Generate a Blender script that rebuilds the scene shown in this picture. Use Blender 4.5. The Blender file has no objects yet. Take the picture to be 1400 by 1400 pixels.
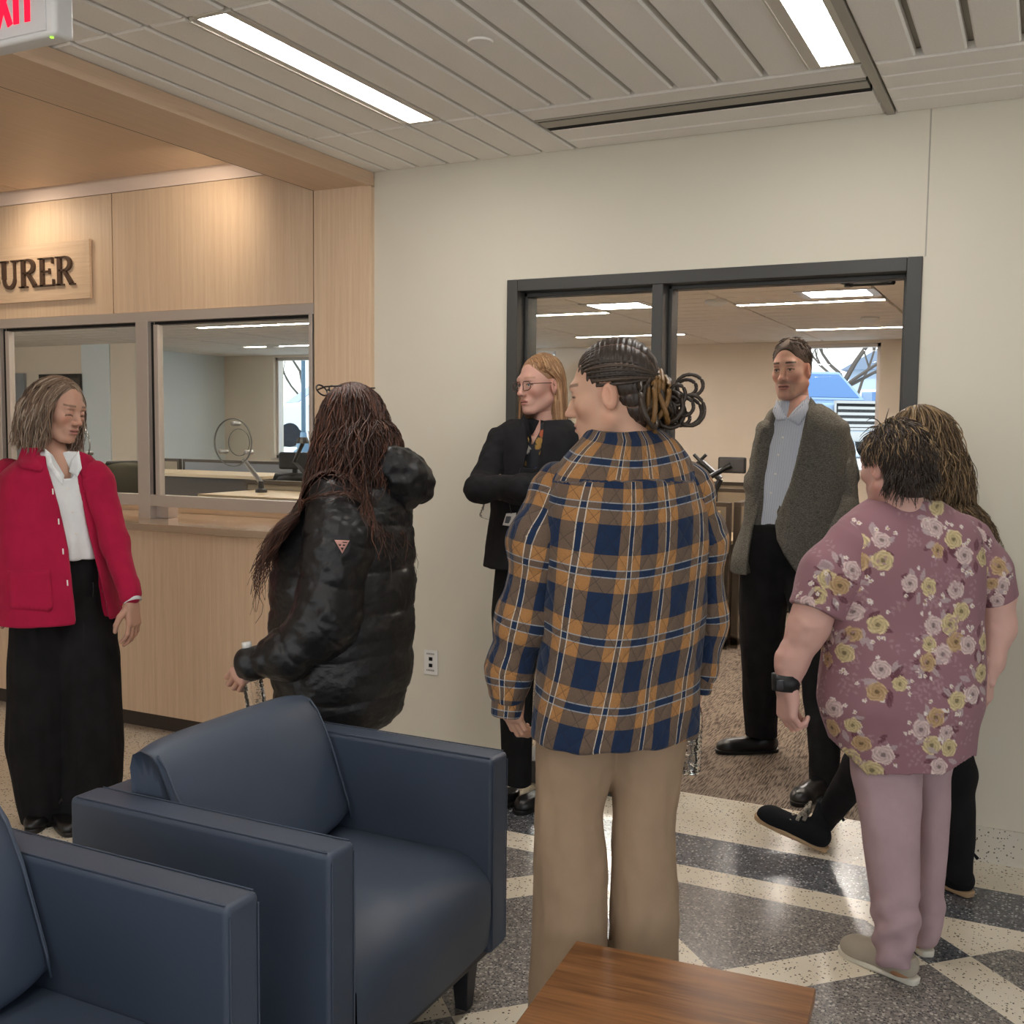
import bpy, bmesh, math, random
import numpy as np
from mathutils import Vector, Matrix, Euler
random.seed(7); np.random.seed(7)
SC = bpy.context.scene
COL = SC.collection
PI = math.pi
# ------------------------------------------------------------------ camera
F_PX, YAW, PITCH, ROLL, HCAM = 1464.2, 0.459326, 0.0780217, -0.0105367, 1.55
def cam_rows():
    cy, sy, cp, sp = math.cos(YAW), math.sin(YAW), math.cos(PITCH), math.sin(PITCH)
    fwd = np.array([-sy*cp, cy*cp, -sp]); right = np.array([cy, sy, 0.]); down = np.cross(fwd, right)
    c, s = math.cos(ROLL), math.sin(ROLL)
    return np.array([c*right+s*down, -s*right+c*down, fwd])
CR = cam_rows()
cam_d = bpy.data.cameras.new('camera'); cam = bpy.data.objects.new('camera', cam_d); COL.objects.link(cam)
mw = Matrix.Identity(4)
for i in range(3):
    mw[i][0] = CR[0][i]; mw[i][1] = -CR[1][i]; mw[i][2] = -CR[2][i]
mw[2][3] = HCAM
cam.matrix_world = mw
cam_d.sensor_width = 36; cam_d.lens = 36*F_PX/1400; cam_d.clip_start = .05; cam_d.clip_end = 300
SC.camera = cam
SC.view_settings.view_transform = 'Standard'; SC.view_settings.look = 'None'
SC.view_settings.gamma = 1; SC.view_settings.use_curve_mapping = False
SC.view_settings.exposure = 0.1
def ray(x, y): return CR.T @ np.array([(x-700)/F_PX, (y-700)/F_PX, 1.])
def at(x, y, d):
    """point seen at photo position (x, y) at distance d along the view axis"""
    return np.array([0, 0, HCAM]) + d*ray(x, y)
def onY(x, y, Y): r = ray(x, y); return np.array([0, 0, HCAM]) + r*(Y/r[1])
def onZ(x, y, z): r = ray(x, y); return np.array([0, 0, HCAM]) + r*((z-HCAM)/r[2])

# ------------------------------------------------------------------ node helpers
class E:
    """tiny wrapper: arithmetic on node sockets"""
    def __init__(s, nt, v): s.nt, s.v = nt, v
    def _m(s, op, *o, clamp=False):
        n = s.nt.nodes.new('ShaderNodeMath'); n.operation = op; n.use_clamp = clamp
        for i, a in enumerate((s,)+o):
            a = a.v if isinstance(a, E) else a
            if isinstance(a, (int, float)): n.inputs[i].default_value = a
            else: s.nt.links.new(a, n.inputs[i])
        return E(s.nt, n.outputs[0])
    def __add__(s, o): return s._m('ADD', o)
    def __sub__(s, o): return s._m('SUBTRACT', o)
    def __mul__(s, o): return s._m('MULTIPLY', o)
    def __truediv__(s, o): return s._m('DIVIDE', o)
    __radd__ = __add__; __rmul__ = __mul__
    def __rsub__(s, o): return (s*-1)+o
    def lt(s, o): return s._m('LESS_THAN', o)
    def gt(s, o): return s._m('GREATER_THAN', o)
    def mod(s, o): return s._m('FLOORED_MODULO', o)
    def abs(s): return s._m('ABSOLUTE')
    def max(s, o): return s._m('MAXIMUM', o)
    def min(s, o): return s._m('MINIMUM', o)
    def sin(s): return s._m('SINE')
    def pow(s, o): return s._m('POWER', o)
    def band(s, a, b): return s.gt(a)*s.lt(b)
    def sm(s, a, b):
        n = s.nt.nodes.new('ShaderNodeMapRange'); n.interpolation_type = 'SMOOTHSTEP'
        s.nt.links.new(s.v, n.inputs[0]); n.inputs[1].default_value = a; n.inputs[2].default_value = b
        return E(s.nt, n.outputs[0])
def mixc(nt, f, a, b):
    n = nt.nodes.new('ShaderNodeMix'); n.data_type = 'RGBA'
    for i, v in ((0, f), (6, a), (7, b)):
        v = v.v if isinstance(v, E) else v
        if isinstance(v, (int, float)): n.inputs[i].default_value = v
        elif isinstance(v, (tuple, list)): n.inputs[i].default_value = (*v[:3], 1)
        else: nt.links.new(v, n.inputs[i])
    return E(nt, n.outputs[2])
def xyz(nt, src='Object', attr=None):
    if attr:
        t = nt.nodes.new('ShaderNodeAttribute'); t.attribute_name = attr; o = t.outputs['Vector']
    else:
        t = nt.nodes.new('ShaderNodeTexCoord'); o = t.outputs[src]
    s = nt.nodes.new('ShaderNodeSeparateXYZ'); nt.links.new(o, s.inputs[0])
    return E(nt, s.outputs[0]), E(nt, s.outputs[1]), E(nt, s.outputs[2]), o
def scaled(nt, o, sc):
    m = nt.nodes.new('ShaderNodeMapping'); nt.links.new(o, m.inputs[0]); m.inputs['Scale'].default_value = sc
    return m.outputs[0]
def noise(nt, o, scale=5, detail=3, rough=.5, dist=0):
    n = nt.nodes.new('ShaderNodeTexNoise'); nt.links.new(o, n.inputs['Vector'])
    n.inputs['Scale'].default_value = scale; n.inputs['Detail'].default_value = detail
    n.inputs['Roughness'].default_value = rough; n.inputs['Distortion'].default_value = dist
    return E(nt, n.outputs['Fac'])
def voro(nt, o, scale, feature='F1'):
    n = nt.nodes.new('ShaderNodeTexVoronoi'); nt.links.new(o, n.inputs['Vector']); n.inputs['Scale'].default_value = scale
    n.feature = feature
    s = nt.nodes.new('ShaderNodeSeparateXYZ'); nt.links.new(n.outputs['Color'], s.inputs[0])
    return E(nt, n.outputs['Distance']), E(nt, s.outputs[0]), E(nt, s.outputs[1])
def new_mat(name):
    m = bpy.data.materials.new(name); m.use_nodes = True
    nt = m.node_tree; b = nt.nodes['Principled BSDF']
    return m, nt, b
def setc(b, nt, col):
    if isinstance(col, E): nt.links.new(col.v, b.inputs['Base Color'])
    else: b.inputs['Base Color'].default_value = (*col[:3], 1)
def bump(nt, b, h, strength=.3, dist=.01):
    n = nt.nodes.new('ShaderNodeBump'); n.inputs['Strength'].default_value = strength; n.inputs['Distance'].default_value = dist
    nt.links.new(h.v, n.inputs['Height']); nt.links.new(n.outputs[0], b.inputs['Normal'])
def srgb(r, g, b):
    f = lambda c: (c/255/12.92) if c/255 <= .04045 else ((c/255+.055)/1.055)**2.4
    return (f(r), f(g), f(b))
def mat(name, col, rough=.5, spec=.5, metal=0., var=0., vscale=8, bmp=0., bscale=60, bdist=.004, sheen=0., coat=0., emit=None, estr=0):
    m, nt, b = new_mat(name)
    _, _, _, o = xyz(nt)
    if var:
        n = noise(nt, o, vscale, 4)
        c = mixc(nt, n.sm(.3, .7), tuple(v*(1-var) for v in col), tuple(min(1, v*(1+var)) for v in col))
        setc(b, nt, c)
    else: setc(b, nt, col)
    b.inputs['Roughness'].default_value = rough; b.inputs['Specular IOR Level'].default_value = spec; b.inputs['Metallic'].default_value = metal
    if sheen: b.inputs['Sheen Weight'].default_value = sheen
    if coat: b.inputs['Coat Weight'].default_value = coat; b.inputs['Coat Roughness'].default_value = .1
    if emit: b.inputs['Emission Color'].default_value = (*emit, 1); b.inputs['Emission Strength'].default_value = estr
    if bmp: bump(nt, b, noise(nt, o, bscale, 3), bmp, bdist)
    return m
def mat_wood(name, c1, c2, sc=(40, 40, 1.5), rough=.42, spec=.4, fine=6, contrast=(.3, .7)):
    m, nt, b = new_mat(name)
    _, _, _, o = xyz(nt)
    v = scaled(nt, o, sc)
    n = noise(nt, v, 1.0, 5, .6, .3); n2 = noise(nt, v, fine, 2)
    c = mixc(nt, (n*.65+n2*.35).sm(*contrast), c1, c2)
    setc(b, nt, c); b.inputs['Roughness'].default_value = rough; b.inputs['Specular IOR Level'].default_value = spec
    return m
def mat_emit(name, col, s):
    m = bpy.data.materials.new(name); m.use_nodes = True; nt = m.node_tree
    nt.nodes.clear(); e = nt.nodes.new('ShaderNodeEmission'); o = nt.nodes.new('ShaderNodeOutputMaterial')
    e.inputs[0].default_value = (*col, 1); e.inputs[1].default_value = s; nt.links.new(e.outputs[0], o.inputs[0])
    return m
def mat_glass(name, tint=(.96, .98, .97), refl=1.0):
    m = bpy.data.materials.new(name); m.use_nodes = True; nt = m.node_tree; nt.nodes.clear()
    o = nt.nodes.new('ShaderNodeOutputMaterial'); mx = nt.nodes.new('ShaderNodeMixShader')
    t = nt.nodes.new('ShaderNodeBsdfTransparent'); g = nt.nodes.new('ShaderNodeBsdfGlossy'); f = nt.nodes.new('ShaderNodeLayerWeight')
    t.inputs[0].default_value = (*tint, 1); g.inputs['Roughness'].default_value = .01; f.inputs[0].default_value = .5
    fr = (E(nt, f.outputs['Facing']).pow(5)*.96+.04)*refl
    nt.links.new(fr.v, mx.inputs[0]); nt.links.new(t.outputs[0], mx.inputs[1]); nt.links.new(g.outputs[0], mx.inputs[2])
    nt.links.new(mx.outputs[0], o.inputs[0])
    return m

# ------------------------------------------------------------------ object helpers
def tag(o, label=None, cat=None, group=None, kind=None):
    if label: o['label'] = label
    if cat: o['category'] = cat
    if group: o['group'] = group
    if kind: o['kind'] = kind
    return o
def thing(name, label, cat, loc=(0, 0, 0), rz=0, group=None):
    o = bpy.data.objects.new(name, None); COL.objects.link(o); o.location = [float(v) for v in loc]; o.rotation_euler = (0, 0, rz)
    o.empty_display_size = .1
    return tag(o, label, cat, group)
def mesh_obj(name, V, Fc, mats, parent=None, midx=None, smooth=False, attrs=None, label=None):
    me = bpy.data.meshes.new(name)
    V = np.asarray(V, dtype=np.float32)
    if isinstance(Fc, np.ndarray) and Fc.ndim == 2:
        n, k = Fc.shape
        me.vertices.add(len(V)); me.vertices.foreach_set('co', V.ravel())
        me.loops.add(n*k); me.loops.foreach_set('vertex_index', Fc.ravel().astype(np.int32))
        me.polygons.add(n); me.polygons.foreach_set('loop_start', np.arange(0, n*k, k, dtype=np.int32))
        try: me.polygons.foreach_set('loop_total', np.full(n, k, dtype=np.int32))
        except Exception: pass
        me.update(calc_edges=True); me.validate()
    else:
        me.from_pydata([tuple(map(float, v)) for v in V], [], [tuple(int(i) for i in f) for f in Fc])
    for m in (mats if isinstance(mats, (list, tuple)) else [mats]): me.materials.append(m)
    if midx is not None: me.polygons.foreach_set('material_index', np.asarray(midx, dtype=np.int32))
    me.polygons.foreach_set('use_smooth', np.full(len(me.polygons), bool(smooth)))
    for an, arr in (attrs or {}).items():
        arr = np.asarray(arr, dtype=np.float32)
        if arr.shape[1] == 4:
            a = me.attributes.new(an, 'FLOAT_COLOR', 'POINT'); a.data.foreach_set('color', arr.ravel())
        else:
            a = me.attributes.new(an, 'FLOAT_VECTOR', 'POINT'); a.data.foreach_set('vector', arr.ravel())
    me.update()
    o = bpy.data.objects.new(name, me); COL.objects.link(o)
    if parent is not None: o.parent = parent
    if label: o['label'] = label
    return o
class MB:
    """collects simple shapes, builds ONE mesh object"""
    def __init__(s): s.v, s.f, s.m = [], [], []; s.cur = 0
    def mi(s, i): s.cur = i; return s
    def add(s, V, Fc):
        b = len(s.v); s.v += [tuple(map(float, p)) for p in V]; s.f += [tuple(b+i for i in f) for f in Fc]; s.m += [s.cur]*len(Fc); return s
    def box(s, x0, x1, y0, y1, z0, z1):
        V = [(x, y, z) for z in (z0, z1) for y in (y0, y1) for x in (x0, x1)]
        return s.add(V, [(0, 2, 3, 1), (4, 5, 7, 6), (0, 1, 5, 4), (2, 6, 7, 3), (0, 4, 6, 2), (1, 3, 7, 5)])
    def quad(s, *p): return s.add(p, [tuple(range(len(p)))])
    def prism(s, poly, axis, a, b):
        """extrude a 2D polygon along axis ('x','y','z') from a to b"""
        def P(u, v, w): return {'x': (w, u, v), 'y': (u, w, v), 'z': (u, v, w)}[axis]
        n = len(poly); V = [P(u, v, a) for u, v in poly]+[P(u, v, b) for u, v in poly]
        Fc = [tuple(range(n))[::-1], tuple(range(n, 2*n))]+[(i, (i+1) % n, n+(i+1) % n, n+i) for i in range(n)]
        return s.add(V, Fc)
    def tube(s, pts, r, n=10, cap=True):
        pts = [np.array(p, float) for p in pts]; rs = r if isinstance(r, (list, tuple, np.ndarray)) else [r]*len(pts)
        up = None; V = []
        for i, p in enumerate(pts):
            t = pts[min(i+1, len(pts)-1)]-pts[max(i-1, 0)]; t = t/(np.linalg.norm(t)+1e-9)
            if up is None:
                up = np.cross(t, [0, 0, 1.] if abs(t[2]) < .9 else [1., 0, 0])
            u = up-t*np.dot(up, t); u /= np.linalg.norm(u)+1e-9; up = u; w = np.cross(t, u)
            V += [p+rs[i]*(math.cos(2*PI*k/n)*u+math.sin(2*PI*k/n)*w) for k in range(n)]
        Fc = [(i*n+k, i*n+(k+1) % n, (i+1)*n+(k+1) % n, (i+1)*n+k) for i in range(len(pts)-1) for k in range(n)]
        if cap: Fc += [tuple(range(n))[::-1], tuple((len(pts)-1)*n+k for k in range(n))]
        return s.add(V, Fc)
    def lathe(s, prof, c=(0, 0, 0), n=24, axis='z'):
        V = []
        for r, h in prof:
            for k in range(n):
                a = 2*PI*k/n; p = (r*math.cos(a), r*math.sin(a), h)
                if axis == 'y': p = (p[0], p[2], p[1])
                if axis == 'x': p = (p[2], p[0], p[1])
                V.append((p[0]+c[0], p[1]+c[1], p[2]+c[2]))
        Fc = [(i*n+k, i*n+(k+1) % n, (i+1)*n+(k+1) % n, (i+1)*n+k) for i in range(len(prof)-1) for k in range(n)]
        cl = prof[0] == prof[-1]
        if prof[0][0] > 1e-6 and not cl: Fc.append(tuple(range(n))[::-1])
        if prof[-1][0] > 1e-6 and not cl: Fc.append(tuple((len(prof)-1)*n+k for k in range(n)))
        return s.add(V, Fc)
    def stroke(s, pts, widths, axis, a, b):
        """flat brush stroke through 2D pts, extruded along axis"""
        P = [np.array(p, float) for p in pts]; w = widths if isinstance(widths, (list, tuple)) else [widths]*len(P)
        L, R = [], []
        for i, p in enumerate(P):
            t = P[min(i+1, len(P)-1)]-P[max(i-1, 0)]; t /= np.linalg.norm(t)+1e-9; nrm = np.array([-t[1], t[0]])
            L.append(p+nrm*w[i]/2); R.append(p-nrm*w[i]/2)
        for i in range(len(P)-1): s.prism([L[i], R[i], R[i+1], L[i+1]], axis, a, b)
        return s
    def build(s, name, mats, parent=None, bevel=0, seg=2, smooth=False, kind=None, label=None, loc=None, rot=None, subsurf=0):
        if bevel or True:
            bm = bmesh.new(); vs = [bm.verts.new(v) for v in s.v]
            for f, mi in zip(s.f, s.m):
                try: fc = bm.faces.new([vs[i] for i in f]); fc.material_index = mi
                except ValueError: pass
            bmesh.ops.recalc_face_normals(bm, faces=bm.faces[:])
            if bevel:
                ed = [e for e in bm.edges if len(e.link_faces) == 2 and e.calc_face_angle(0) > .5]
                bmesh.ops.bevel(bm, geom=ed, offset=bevel, segments=seg, profile=.5, affect='EDGES', clamp_overlap=True)
            me = bpy.data.meshes.new(name); bm.to_mesh(me); bm.free()
        for m in (mats if isinstance(mats, (list, tuple)) else [mats]): me.materials.append(m)
        o = bpy.data.objects.new(name, me); COL.objects.link(o)
        if parent is not None: o.parent = parent
        if smooth or bevel:
            me.polygons.foreach_set('use_smooth', np.full(len(me.polygons), True))
            if bevel and not smooth:
                md = o.modifiers.new('wn', 'WEIGHTED_NORMAL'); md.keep_sharp = False
        if subsurf:
            md = o.modifiers.new('sub', 'SUBSURF'); md.levels = md.render_levels = subsurf
        if kind: o['kind'] = kind
        if label: o['label'] = label
        if loc is not None: o.location = [float(v) for v in loc]
        if rot is not None: o.rotation_euler = rot
        return o
def dup(root, loc=None, rz=None, label=None, group=None):
    r = root.copy(); COL.objects.link(r)
    if loc is not None: r.location = [float(v) for v in loc]
    if rz is not None: r.rotation_euler = (0, 0, rz)
    if label: r['label'] = label
    if group: r['group'] = group
    for ch in list(root.children):
        c = ch.copy(); COL.objects.link(c); c.parent = r
        for g in list(ch.children):
            d = g.copy(); COL.objects.link(d); d.parent = c
    return r
# ================================================================== materials of the setting
D = 4.168
def make_floor_mat():
    m, nt, b = new_mat('terrazzo')
    x, y, z, o = xyz(nt)
    u = x+y; v = y-x
    mu = (u-1.92).mod(1.1).lt(.215); mv = (v-3.49).mod(1.105).lt(.215)
    ins = y.lt(3.465)*x.gt(-2.6)
    bandc = mu.max(mv); blue = mu*mv*ins
    grey = ins*(1-bandc)
    dark = y.band(3.61, 3.90)*x.gt(-2.6)
    dd = dark.max(blue)
    d1, r1, g1 = voro(nt, o, 95); d2, r2, g2 = voro(nt, o, 150); d3, r3, g3 = voro(nt, o, 60)
    n = noise(nt, o, 3, 3)
    cream = mixc(nt, n.sm(.35, .65), srgb(230, 218, 196), srgb(238, 228, 209))
    cream = mixc(nt, r1.gt(.80)*d1.lt(.33), cream, srgb(112, 98, 80))
    cream = mixc(nt, r2.gt(.90)*d2.lt(.36), cream, srgb(70, 64, 58))
    cream = mixc(nt, r3.gt(.9)*d3.lt(.28), cream, srgb(160, 140, 112))
    g = mixc(nt, r2.sm(.1, .9), srgb(112, 107, 104), srgb(148, 142, 136))
    g = mixc(nt, r1.gt(.66)*d1.lt(.42), g, srgb(186, 178, 168))
    g = mixc(nt, g2.gt(.74)*d2.lt(.45), g, srgb(70, 69, 72))
    k = mixc(nt, r2.sm(.1, .9), srgb(78, 79, 84), srgb(106, 107, 110))
    k = mixc(nt, r1.gt(.70)*d1.lt(.42), k, srgb(168, 168, 168))
    k = mixc(nt, g2.gt(.78)*d2.lt(.45), k, srgb(40, 43, 54))
    c = mixc(nt, grey, cream, g); c = mixc(nt, dd, c, k)
    setc(b, nt, c); b.inputs['Roughness'].default_value = .2; b.inputs['Specular IOR Level'].default_value = .4
    return m
def make_base_mat():
    m, nt, b = new_mat('terrazzo_base'); x, y, z, o = xyz(nt)
    d1, r1, g1 = voro(nt, o, 95); d2, r2, g2 = voro(nt, o, 150)
    c = mixc(nt, r1.gt(.80)*d1.lt(.33), srgb(212, 205, 190), srgb(112, 104, 92))
    c = mixc(nt, r2.gt(.90)*d2.lt(.36), c, srgb(70, 66, 62)); setc(b, nt, c)
    b.inputs['Roughness'].default_value = .25
    return m
def make_carpet():
    m, nt, b = new_mat('carpet'); x, y, z, o = xyz(nt)
    v = scaled(nt, o, (170, 13, 1)); n = noise(nt, v, 1., 2, .5); n2 = noise(nt, scaled(nt, o, (14, 3, 1)), 1., 2)
    c = mixc(nt, (n*.8+n2*.2).sm(.38, .58), srgb(74, 65, 58), srgb(134, 121, 109)); setc(b, nt, c)
    b.inputs['Roughness'].default_value = .95; b.inputs['Specular IOR Level'].default_value = .1
    bump(nt, b, n, .5, .004)
    return m
M = {}
M['floor'] = make_floor_mat(); M['base'] = make_base_mat(); M['carpet'] = make_carpet()
M['wall'] = mat('wall_paint', srgb(216, 209, 192), .7, .25, var=.012, vscale=1.5, bmp=.04, bscale=260, bdist=.001)
M['wall_in'] = mat('wall_paint_office', srgb(232, 217, 197), .7, .25, var=.015, vscale=2)
M['wall_blue'] = mat('wall_pale_blue', srgb(222, 228, 228), .7, .25)  # blue-white tone of the left office wall and column
M['tile'] = mat('ceiling_tile', srgb(240, 236, 229), .9, .15, var=.02, vscale=140, bmp=.12, bscale=420, bdist=.001)
M['grid'] = mat('ceiling_grid', srgb(168, 162, 150), .5, .3)
M['dark'] = mat('black_void', srgb(22, 21, 20), .8, .2)
M['wood'] = mat_wood('pale_wood_panel', srgb(214, 184, 152), srgb(228, 202, 172), (70, 70, 1.6), .42, .35)
M['woodh'] = mat_wood('pale_wood_soffit', srgb(202, 174, 146), srgb(212, 185, 158), (70, 1.6, 70), .42, .35)
M['woodx'] = mat_wood('pale_wood_board', srgb(210, 178, 146), srgb(228, 202, 172), (1.6, 70, 70), .42, .35)
M['alu'] = mat('anodised_aluminium', srgb(206, 196, 188), .38, .5, .55)
M['gasket'] = mat('black_gasket', srgb(26, 25, 24), .6, .3)
M['steel_dark'] = mat('grey_painted_steel', srgb(66, 65, 62), .45, .4)
M['chrome'] = mat('brushed_steel', srgb(190, 190, 188), .3, .5, .9)
M['glass'] = mat_glass('clear_glass', refl=.5)
M['stone'] = mat('taupe_quartz', srgb(176, 152, 128), .12, .5, var=.06, vscale=160)
M['toe'] = mat('dark_toe_kick', srgb(74, 64, 56), .6, .3)
M['white'] = mat('white_plastic', srgb(228, 226, 220), .4, .4)
M['lamp'] = mat_emit('lamp_diffuser', (1, .965, .92), 32.0)
M['lampo'] = mat_emit('office_lamp_diffuser', (1, .94, .87), 75.0)
M['lampw'] = mat('lamp_trim', srgb(205, 198, 186), .5, .3)
M['letter'] = mat('bronze_letters', srgb(92, 72, 60), .42, .5, .35)
M['navy'] = mat('navy_vinyl', srgb(60, 70, 86), .5, .5, var=.05, vscale=3, bmp=.10, bscale=700, bdist=.0008)
M['leg'] = mat('black_painted_wood', srgb(36, 38, 44), .45, .4)
M['walnut'] = mat_wood('walnut_top', srgb(104, 66, 36), srgb(152, 104, 64), (2.2, 34, 34), .34, .4, fine=4)
M['exitred'] = mat_emit('lit_red_letter', (1, .012, .045), 1.5)
M['led'] = mat_emit('green_indicator', (.5, 1, .1), 1.2)
def S(mb, name, mats, bevel=0, **k): return mb.build(name, mats, None, bevel, kind='structure', **k)

# ================================================================== lobby shell
XL, XR, YB = -8.0, 3.6, -4.6
ZC = 2.70
S(MB().box(XL, XR, YB, 4.36, -.12, 0), 'floor', M['floor'])
S(MB().box(-14.2, 1.2, 4.36, 14.4, -.12, 0.0), 'floor_office', M['carpet'])
w = MB()
DL, DR, DT = -2.092, -.419, 2.183
w.box(-2.777, DL, D, D+.19, 0, ZC+.2); w.box(DR, XR, D, D+.19, 0, ZC+.2); w.box(DL, DR, D, D+.19, DT, ZC+.2)
S(w, 'wall_back', M['wall'])
S(MB().box(-.4135, -.4085, D-.0015, D+.01, DT, ZC), 'trim_1', M['grid'])      # joint over the door corner
b_ = MB(); b_.prism([(D, 0), (D-.02, 0), (D-.012, .012), (D-.012, .125), (D, .125)], 'x', -2.77, DL); b_.prism([(D, 0), (D-.02, 0), (D-.012, .012), (D-.012, .125), (D, .125)], 'x', DR, XR)
S(b_, 'baseboard_back', M['base'])
S(MB().box(XL-.2, XL, YB, 4.36, 0, ZC+.2), 'wall_left', M['wall'])
# right and front walls: large glazing that lights the lobby
r_ = MB(); r_.box(XR, XR+.2, YB, 4.36, 0, .35); r_.box(XR, XR+.2, YB, 4.36, 2.62, ZC+.2); r_.box(XR, XR+.2, 2.2, 4.36, .35, 2.62); r_.box(XR, XR+.2, YB, YB+.5, .35, 2.62)
S(r_, 'wall_right', M['wall'])
r_ = MB(); r_.box(XL-.2, XR+.2, YB-.2, YB, 0, .2); r_.box(XL-.2, XR+.2, YB-.2, YB, 2.62, ZC+.2); r_.box(XL-.2, -6.2, YB-.2, YB, .2, 2.62); r_.box(2.2, XR+.2, YB-.2, YB, .2, 2.62)
S(r_, 'wall_front', M['wall'])

# ------------------------------------------------------------------ suspended ceiling
def plank(mb, x0, x1, y0, y1, z=ZC, t=.03, ch=.006):
    """one tile face with softened lower edges"""
    V = [(x0, y0, z+t), (x1, y0, z+t), (x1, y1, z+t), (x0, y1, z+t),
         (x0, y0, z+ch), (x1, y0, z+ch), (x1, y1, z+ch), (x0, y1, z+ch),
         (x0+ch, y0+ch, z), (x1-ch, y0+ch, z), (x1-ch, y1-ch, z), (x0+ch, y1-ch, z)]
    Fc = [(3, 2, 1, 0), (8, 9, 10, 11)]
    for i in range(4):
        j = (i+1) % 4; Fc += [(i, j, 4+j, 4+i), (4+i, 4+j, 8+j, 8+i)]
    mb.add(V, Fc)
c = MB(); GAP = .010
XF = -2.777            # face of the wood beam
c.mi(1).box(XF-.2, XR, YB, D, ZC+.034, ZC+.06)
c.mi(0)
lightspots = [(-2.155, 2.99, 'L'), (-.633, 2.99, 'R')]
rows = [(-4.55, -3.53), (-3.53, -2.345), (-2.345, -1.16), (-1.16, .025), (.025, 1.21), (1.21, 2.40), (2.40, 3.585)]
kx = -2.695
edges = [XF-.03]+[kx+.1525*i for i in range(0, 14)]      # to -.71
edges_r = [-.555+.1525*i for i in range(1, 28)]
SLOT = lambda x0, x1: (x0 < -2.155 < x1)
for (y0, y1) in rows:
    for a, b in zip(edges[:-1], edges[1:]):
        if a < -2.155 < b and y0 >= -1.2 and (round((y0-2.40)/1.19) % 2 == 0): continue
        plank(c, a+GAP*.9, b-GAP*.9, y0+.004, y1-.004)
    e = [-.540+.1467*i for i in range(0, 29)]
    if y0 < 2.3 or True:
        for a, b in zip(e[:-1], e[1:]): plank(c, a+.011, b-.011, y0+.004, y1-.004)
for a, b in zip([XF-.03]+[kx+.1525*i for i in range(0, 7)], [kx+.1525*i for i in range(0, 7)]): plank(c, a+GAP*.8, b-GAP*.8, 3.592, D-.003)
for y0, y1 in ((3.595, 3.725), (3.875, 4.03), (4.035, D-.003)): plank(c, -1.772, -.565, y0, y1-.004)
for y0, y1 in ((3.595, 3.726), (3.732, 3.87), (3.876, 4.005), (4.011, D-.003)): plank(c, -.528, XR, y0, y1)
c.mi(1).box(-.562, -.533, YB, D, ZC-.004, ZC+.03)           # main runner beside the right hand light
S(c, 'ceiling', [M['tile'], M['grid']])

def ceiling_light(x, y0, y1, wd, label, group=None, frame=.035, z=ZC, m='lamp', along='y'):
    t = thing('ceiling_light', label, 'ceiling light', (x, (y0+y1)/2, z), 0, group)
    h = (y1-y0)/2; f = MB(); w2 = wd/2; fr = frame
    f.box(-w2-fr, -w2, -h-.008, h+.008, -.002, .03); f.box(w2, w2+fr, -h-.008, h+.008, -.002, .03); f.box(-w2, w2, -h-.02, -h, -.002, .03); f.box(-w2, w2, h, h+.02, -.002, .03)
    f.box(-w2-fr-.006, -w2-fr, -h, h, -.006, .02)
    o = f.build('frame', M['lampw'], t); p = MB().box(-w2, w2, -h, h, .002, .012).build('diffuser', M[m], t)
    if along == 'x': t.rotation_euler = (0, 0, PI/2)
    return t
ceiling_light(-2.155, 2.413, 3.548, .102, 'long glowing ceiling light strip in tiles near wood beam', None, .024)
ceiling_light(-.633, 2.40, 3.548, .100, 'glowing ceiling light strip at top edge, beside ceiling air slot', None, .036)
for y in (.03, -2.34):  # unseen strips added to light the chairs and lobby
    ceiling_light(-2.155, y+.02, y+1.16, .102, 'unseen lobby ceiling light strip added behind the viewer', 'added lobby ceiling lights behind the viewer', .024)
    ceiling_light(-.633, y+.02, y+1.16, .100, 'unseen lobby ceiling light strip added behind the viewer', 'added lobby ceiling lights behind the viewer', .036)
# slot diffuser
t = thing('air_diffuser', 'long black slot air diffuser in ceiling tiles above the doorway', 'air vent', (-1.17, 3.802, ZC))
q_ = MB().box(-.597, .597, -.075, .072, .022, .03); q_.box(-.597, .597, .030, .071, .001, .022); q_.box(-.597, .597, -.060, -.040, .003, .022); q_.build('slot', M['dark'], t)
f = MB().box(-.597, .597, -.040, .030, .0, .02); f.box(-.597, .597, -.0745, -.060, -.001, .02); f.build('blade', M['grid'], t)
t = tag(MB().lathe([(.0, -.006), (.036, -.006), (.0385, -.003), (.0385, .028), (0, .028)], (0, 0, 0), 32).build('sprinkler_cover', M['tile'], None, smooth=False, loc=(-1.558, 2.905, ZC)), 'round flat white sprinkler cover plate in lobby ceiling tile', 'sprinkler cover')
# back strip above ceiling (closes the shell)
S(MB().box(XL-.2, XR+.2, YB-.2, D+.19, ZC+.2, ZC+.3), 'ceiling_deck', M['dark'])

# ------------------------------------------------------------------ wood beam, soffit, column, panels
bm_ = MB(); bm_.box(-3.090, XF-.026, YB, D-.002, 2.640, 2.698); bm_.box(XF-.020, XF, YB, D-.002, 2.636, 2.698); S(bm_, 'trim_2', M['woodh'])
bm_ = MB(); bm_.box(-3.096, -3.0905, YB, D+.02, 2.6405, 2.80); bm_.box(XF-.026, XF-.020, YB, D-.002, 2.648, 2.69); S(bm_, 'trim_3', M['gasket'])
s_ = MB()
for k in range(8): s_.box(XL, -3.12, 4.085-1.22*(k+1)+.004, 4.085-1.22*k, 2.80, 2.83)
sx = MB()
for a, b in ((XL, -6.14), (-6.134, -4.99), (-4.984, -3.118)): sx.box(a, b, YB, 4.085, 2.80, 2.83)
S(sx, 'ceiling_soffit', M['woodh'])
S(MB().box(-3.093, XF, D-.03, D+.19, 0, 2.640), 'trim_4', M['wood'])     # column
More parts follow.
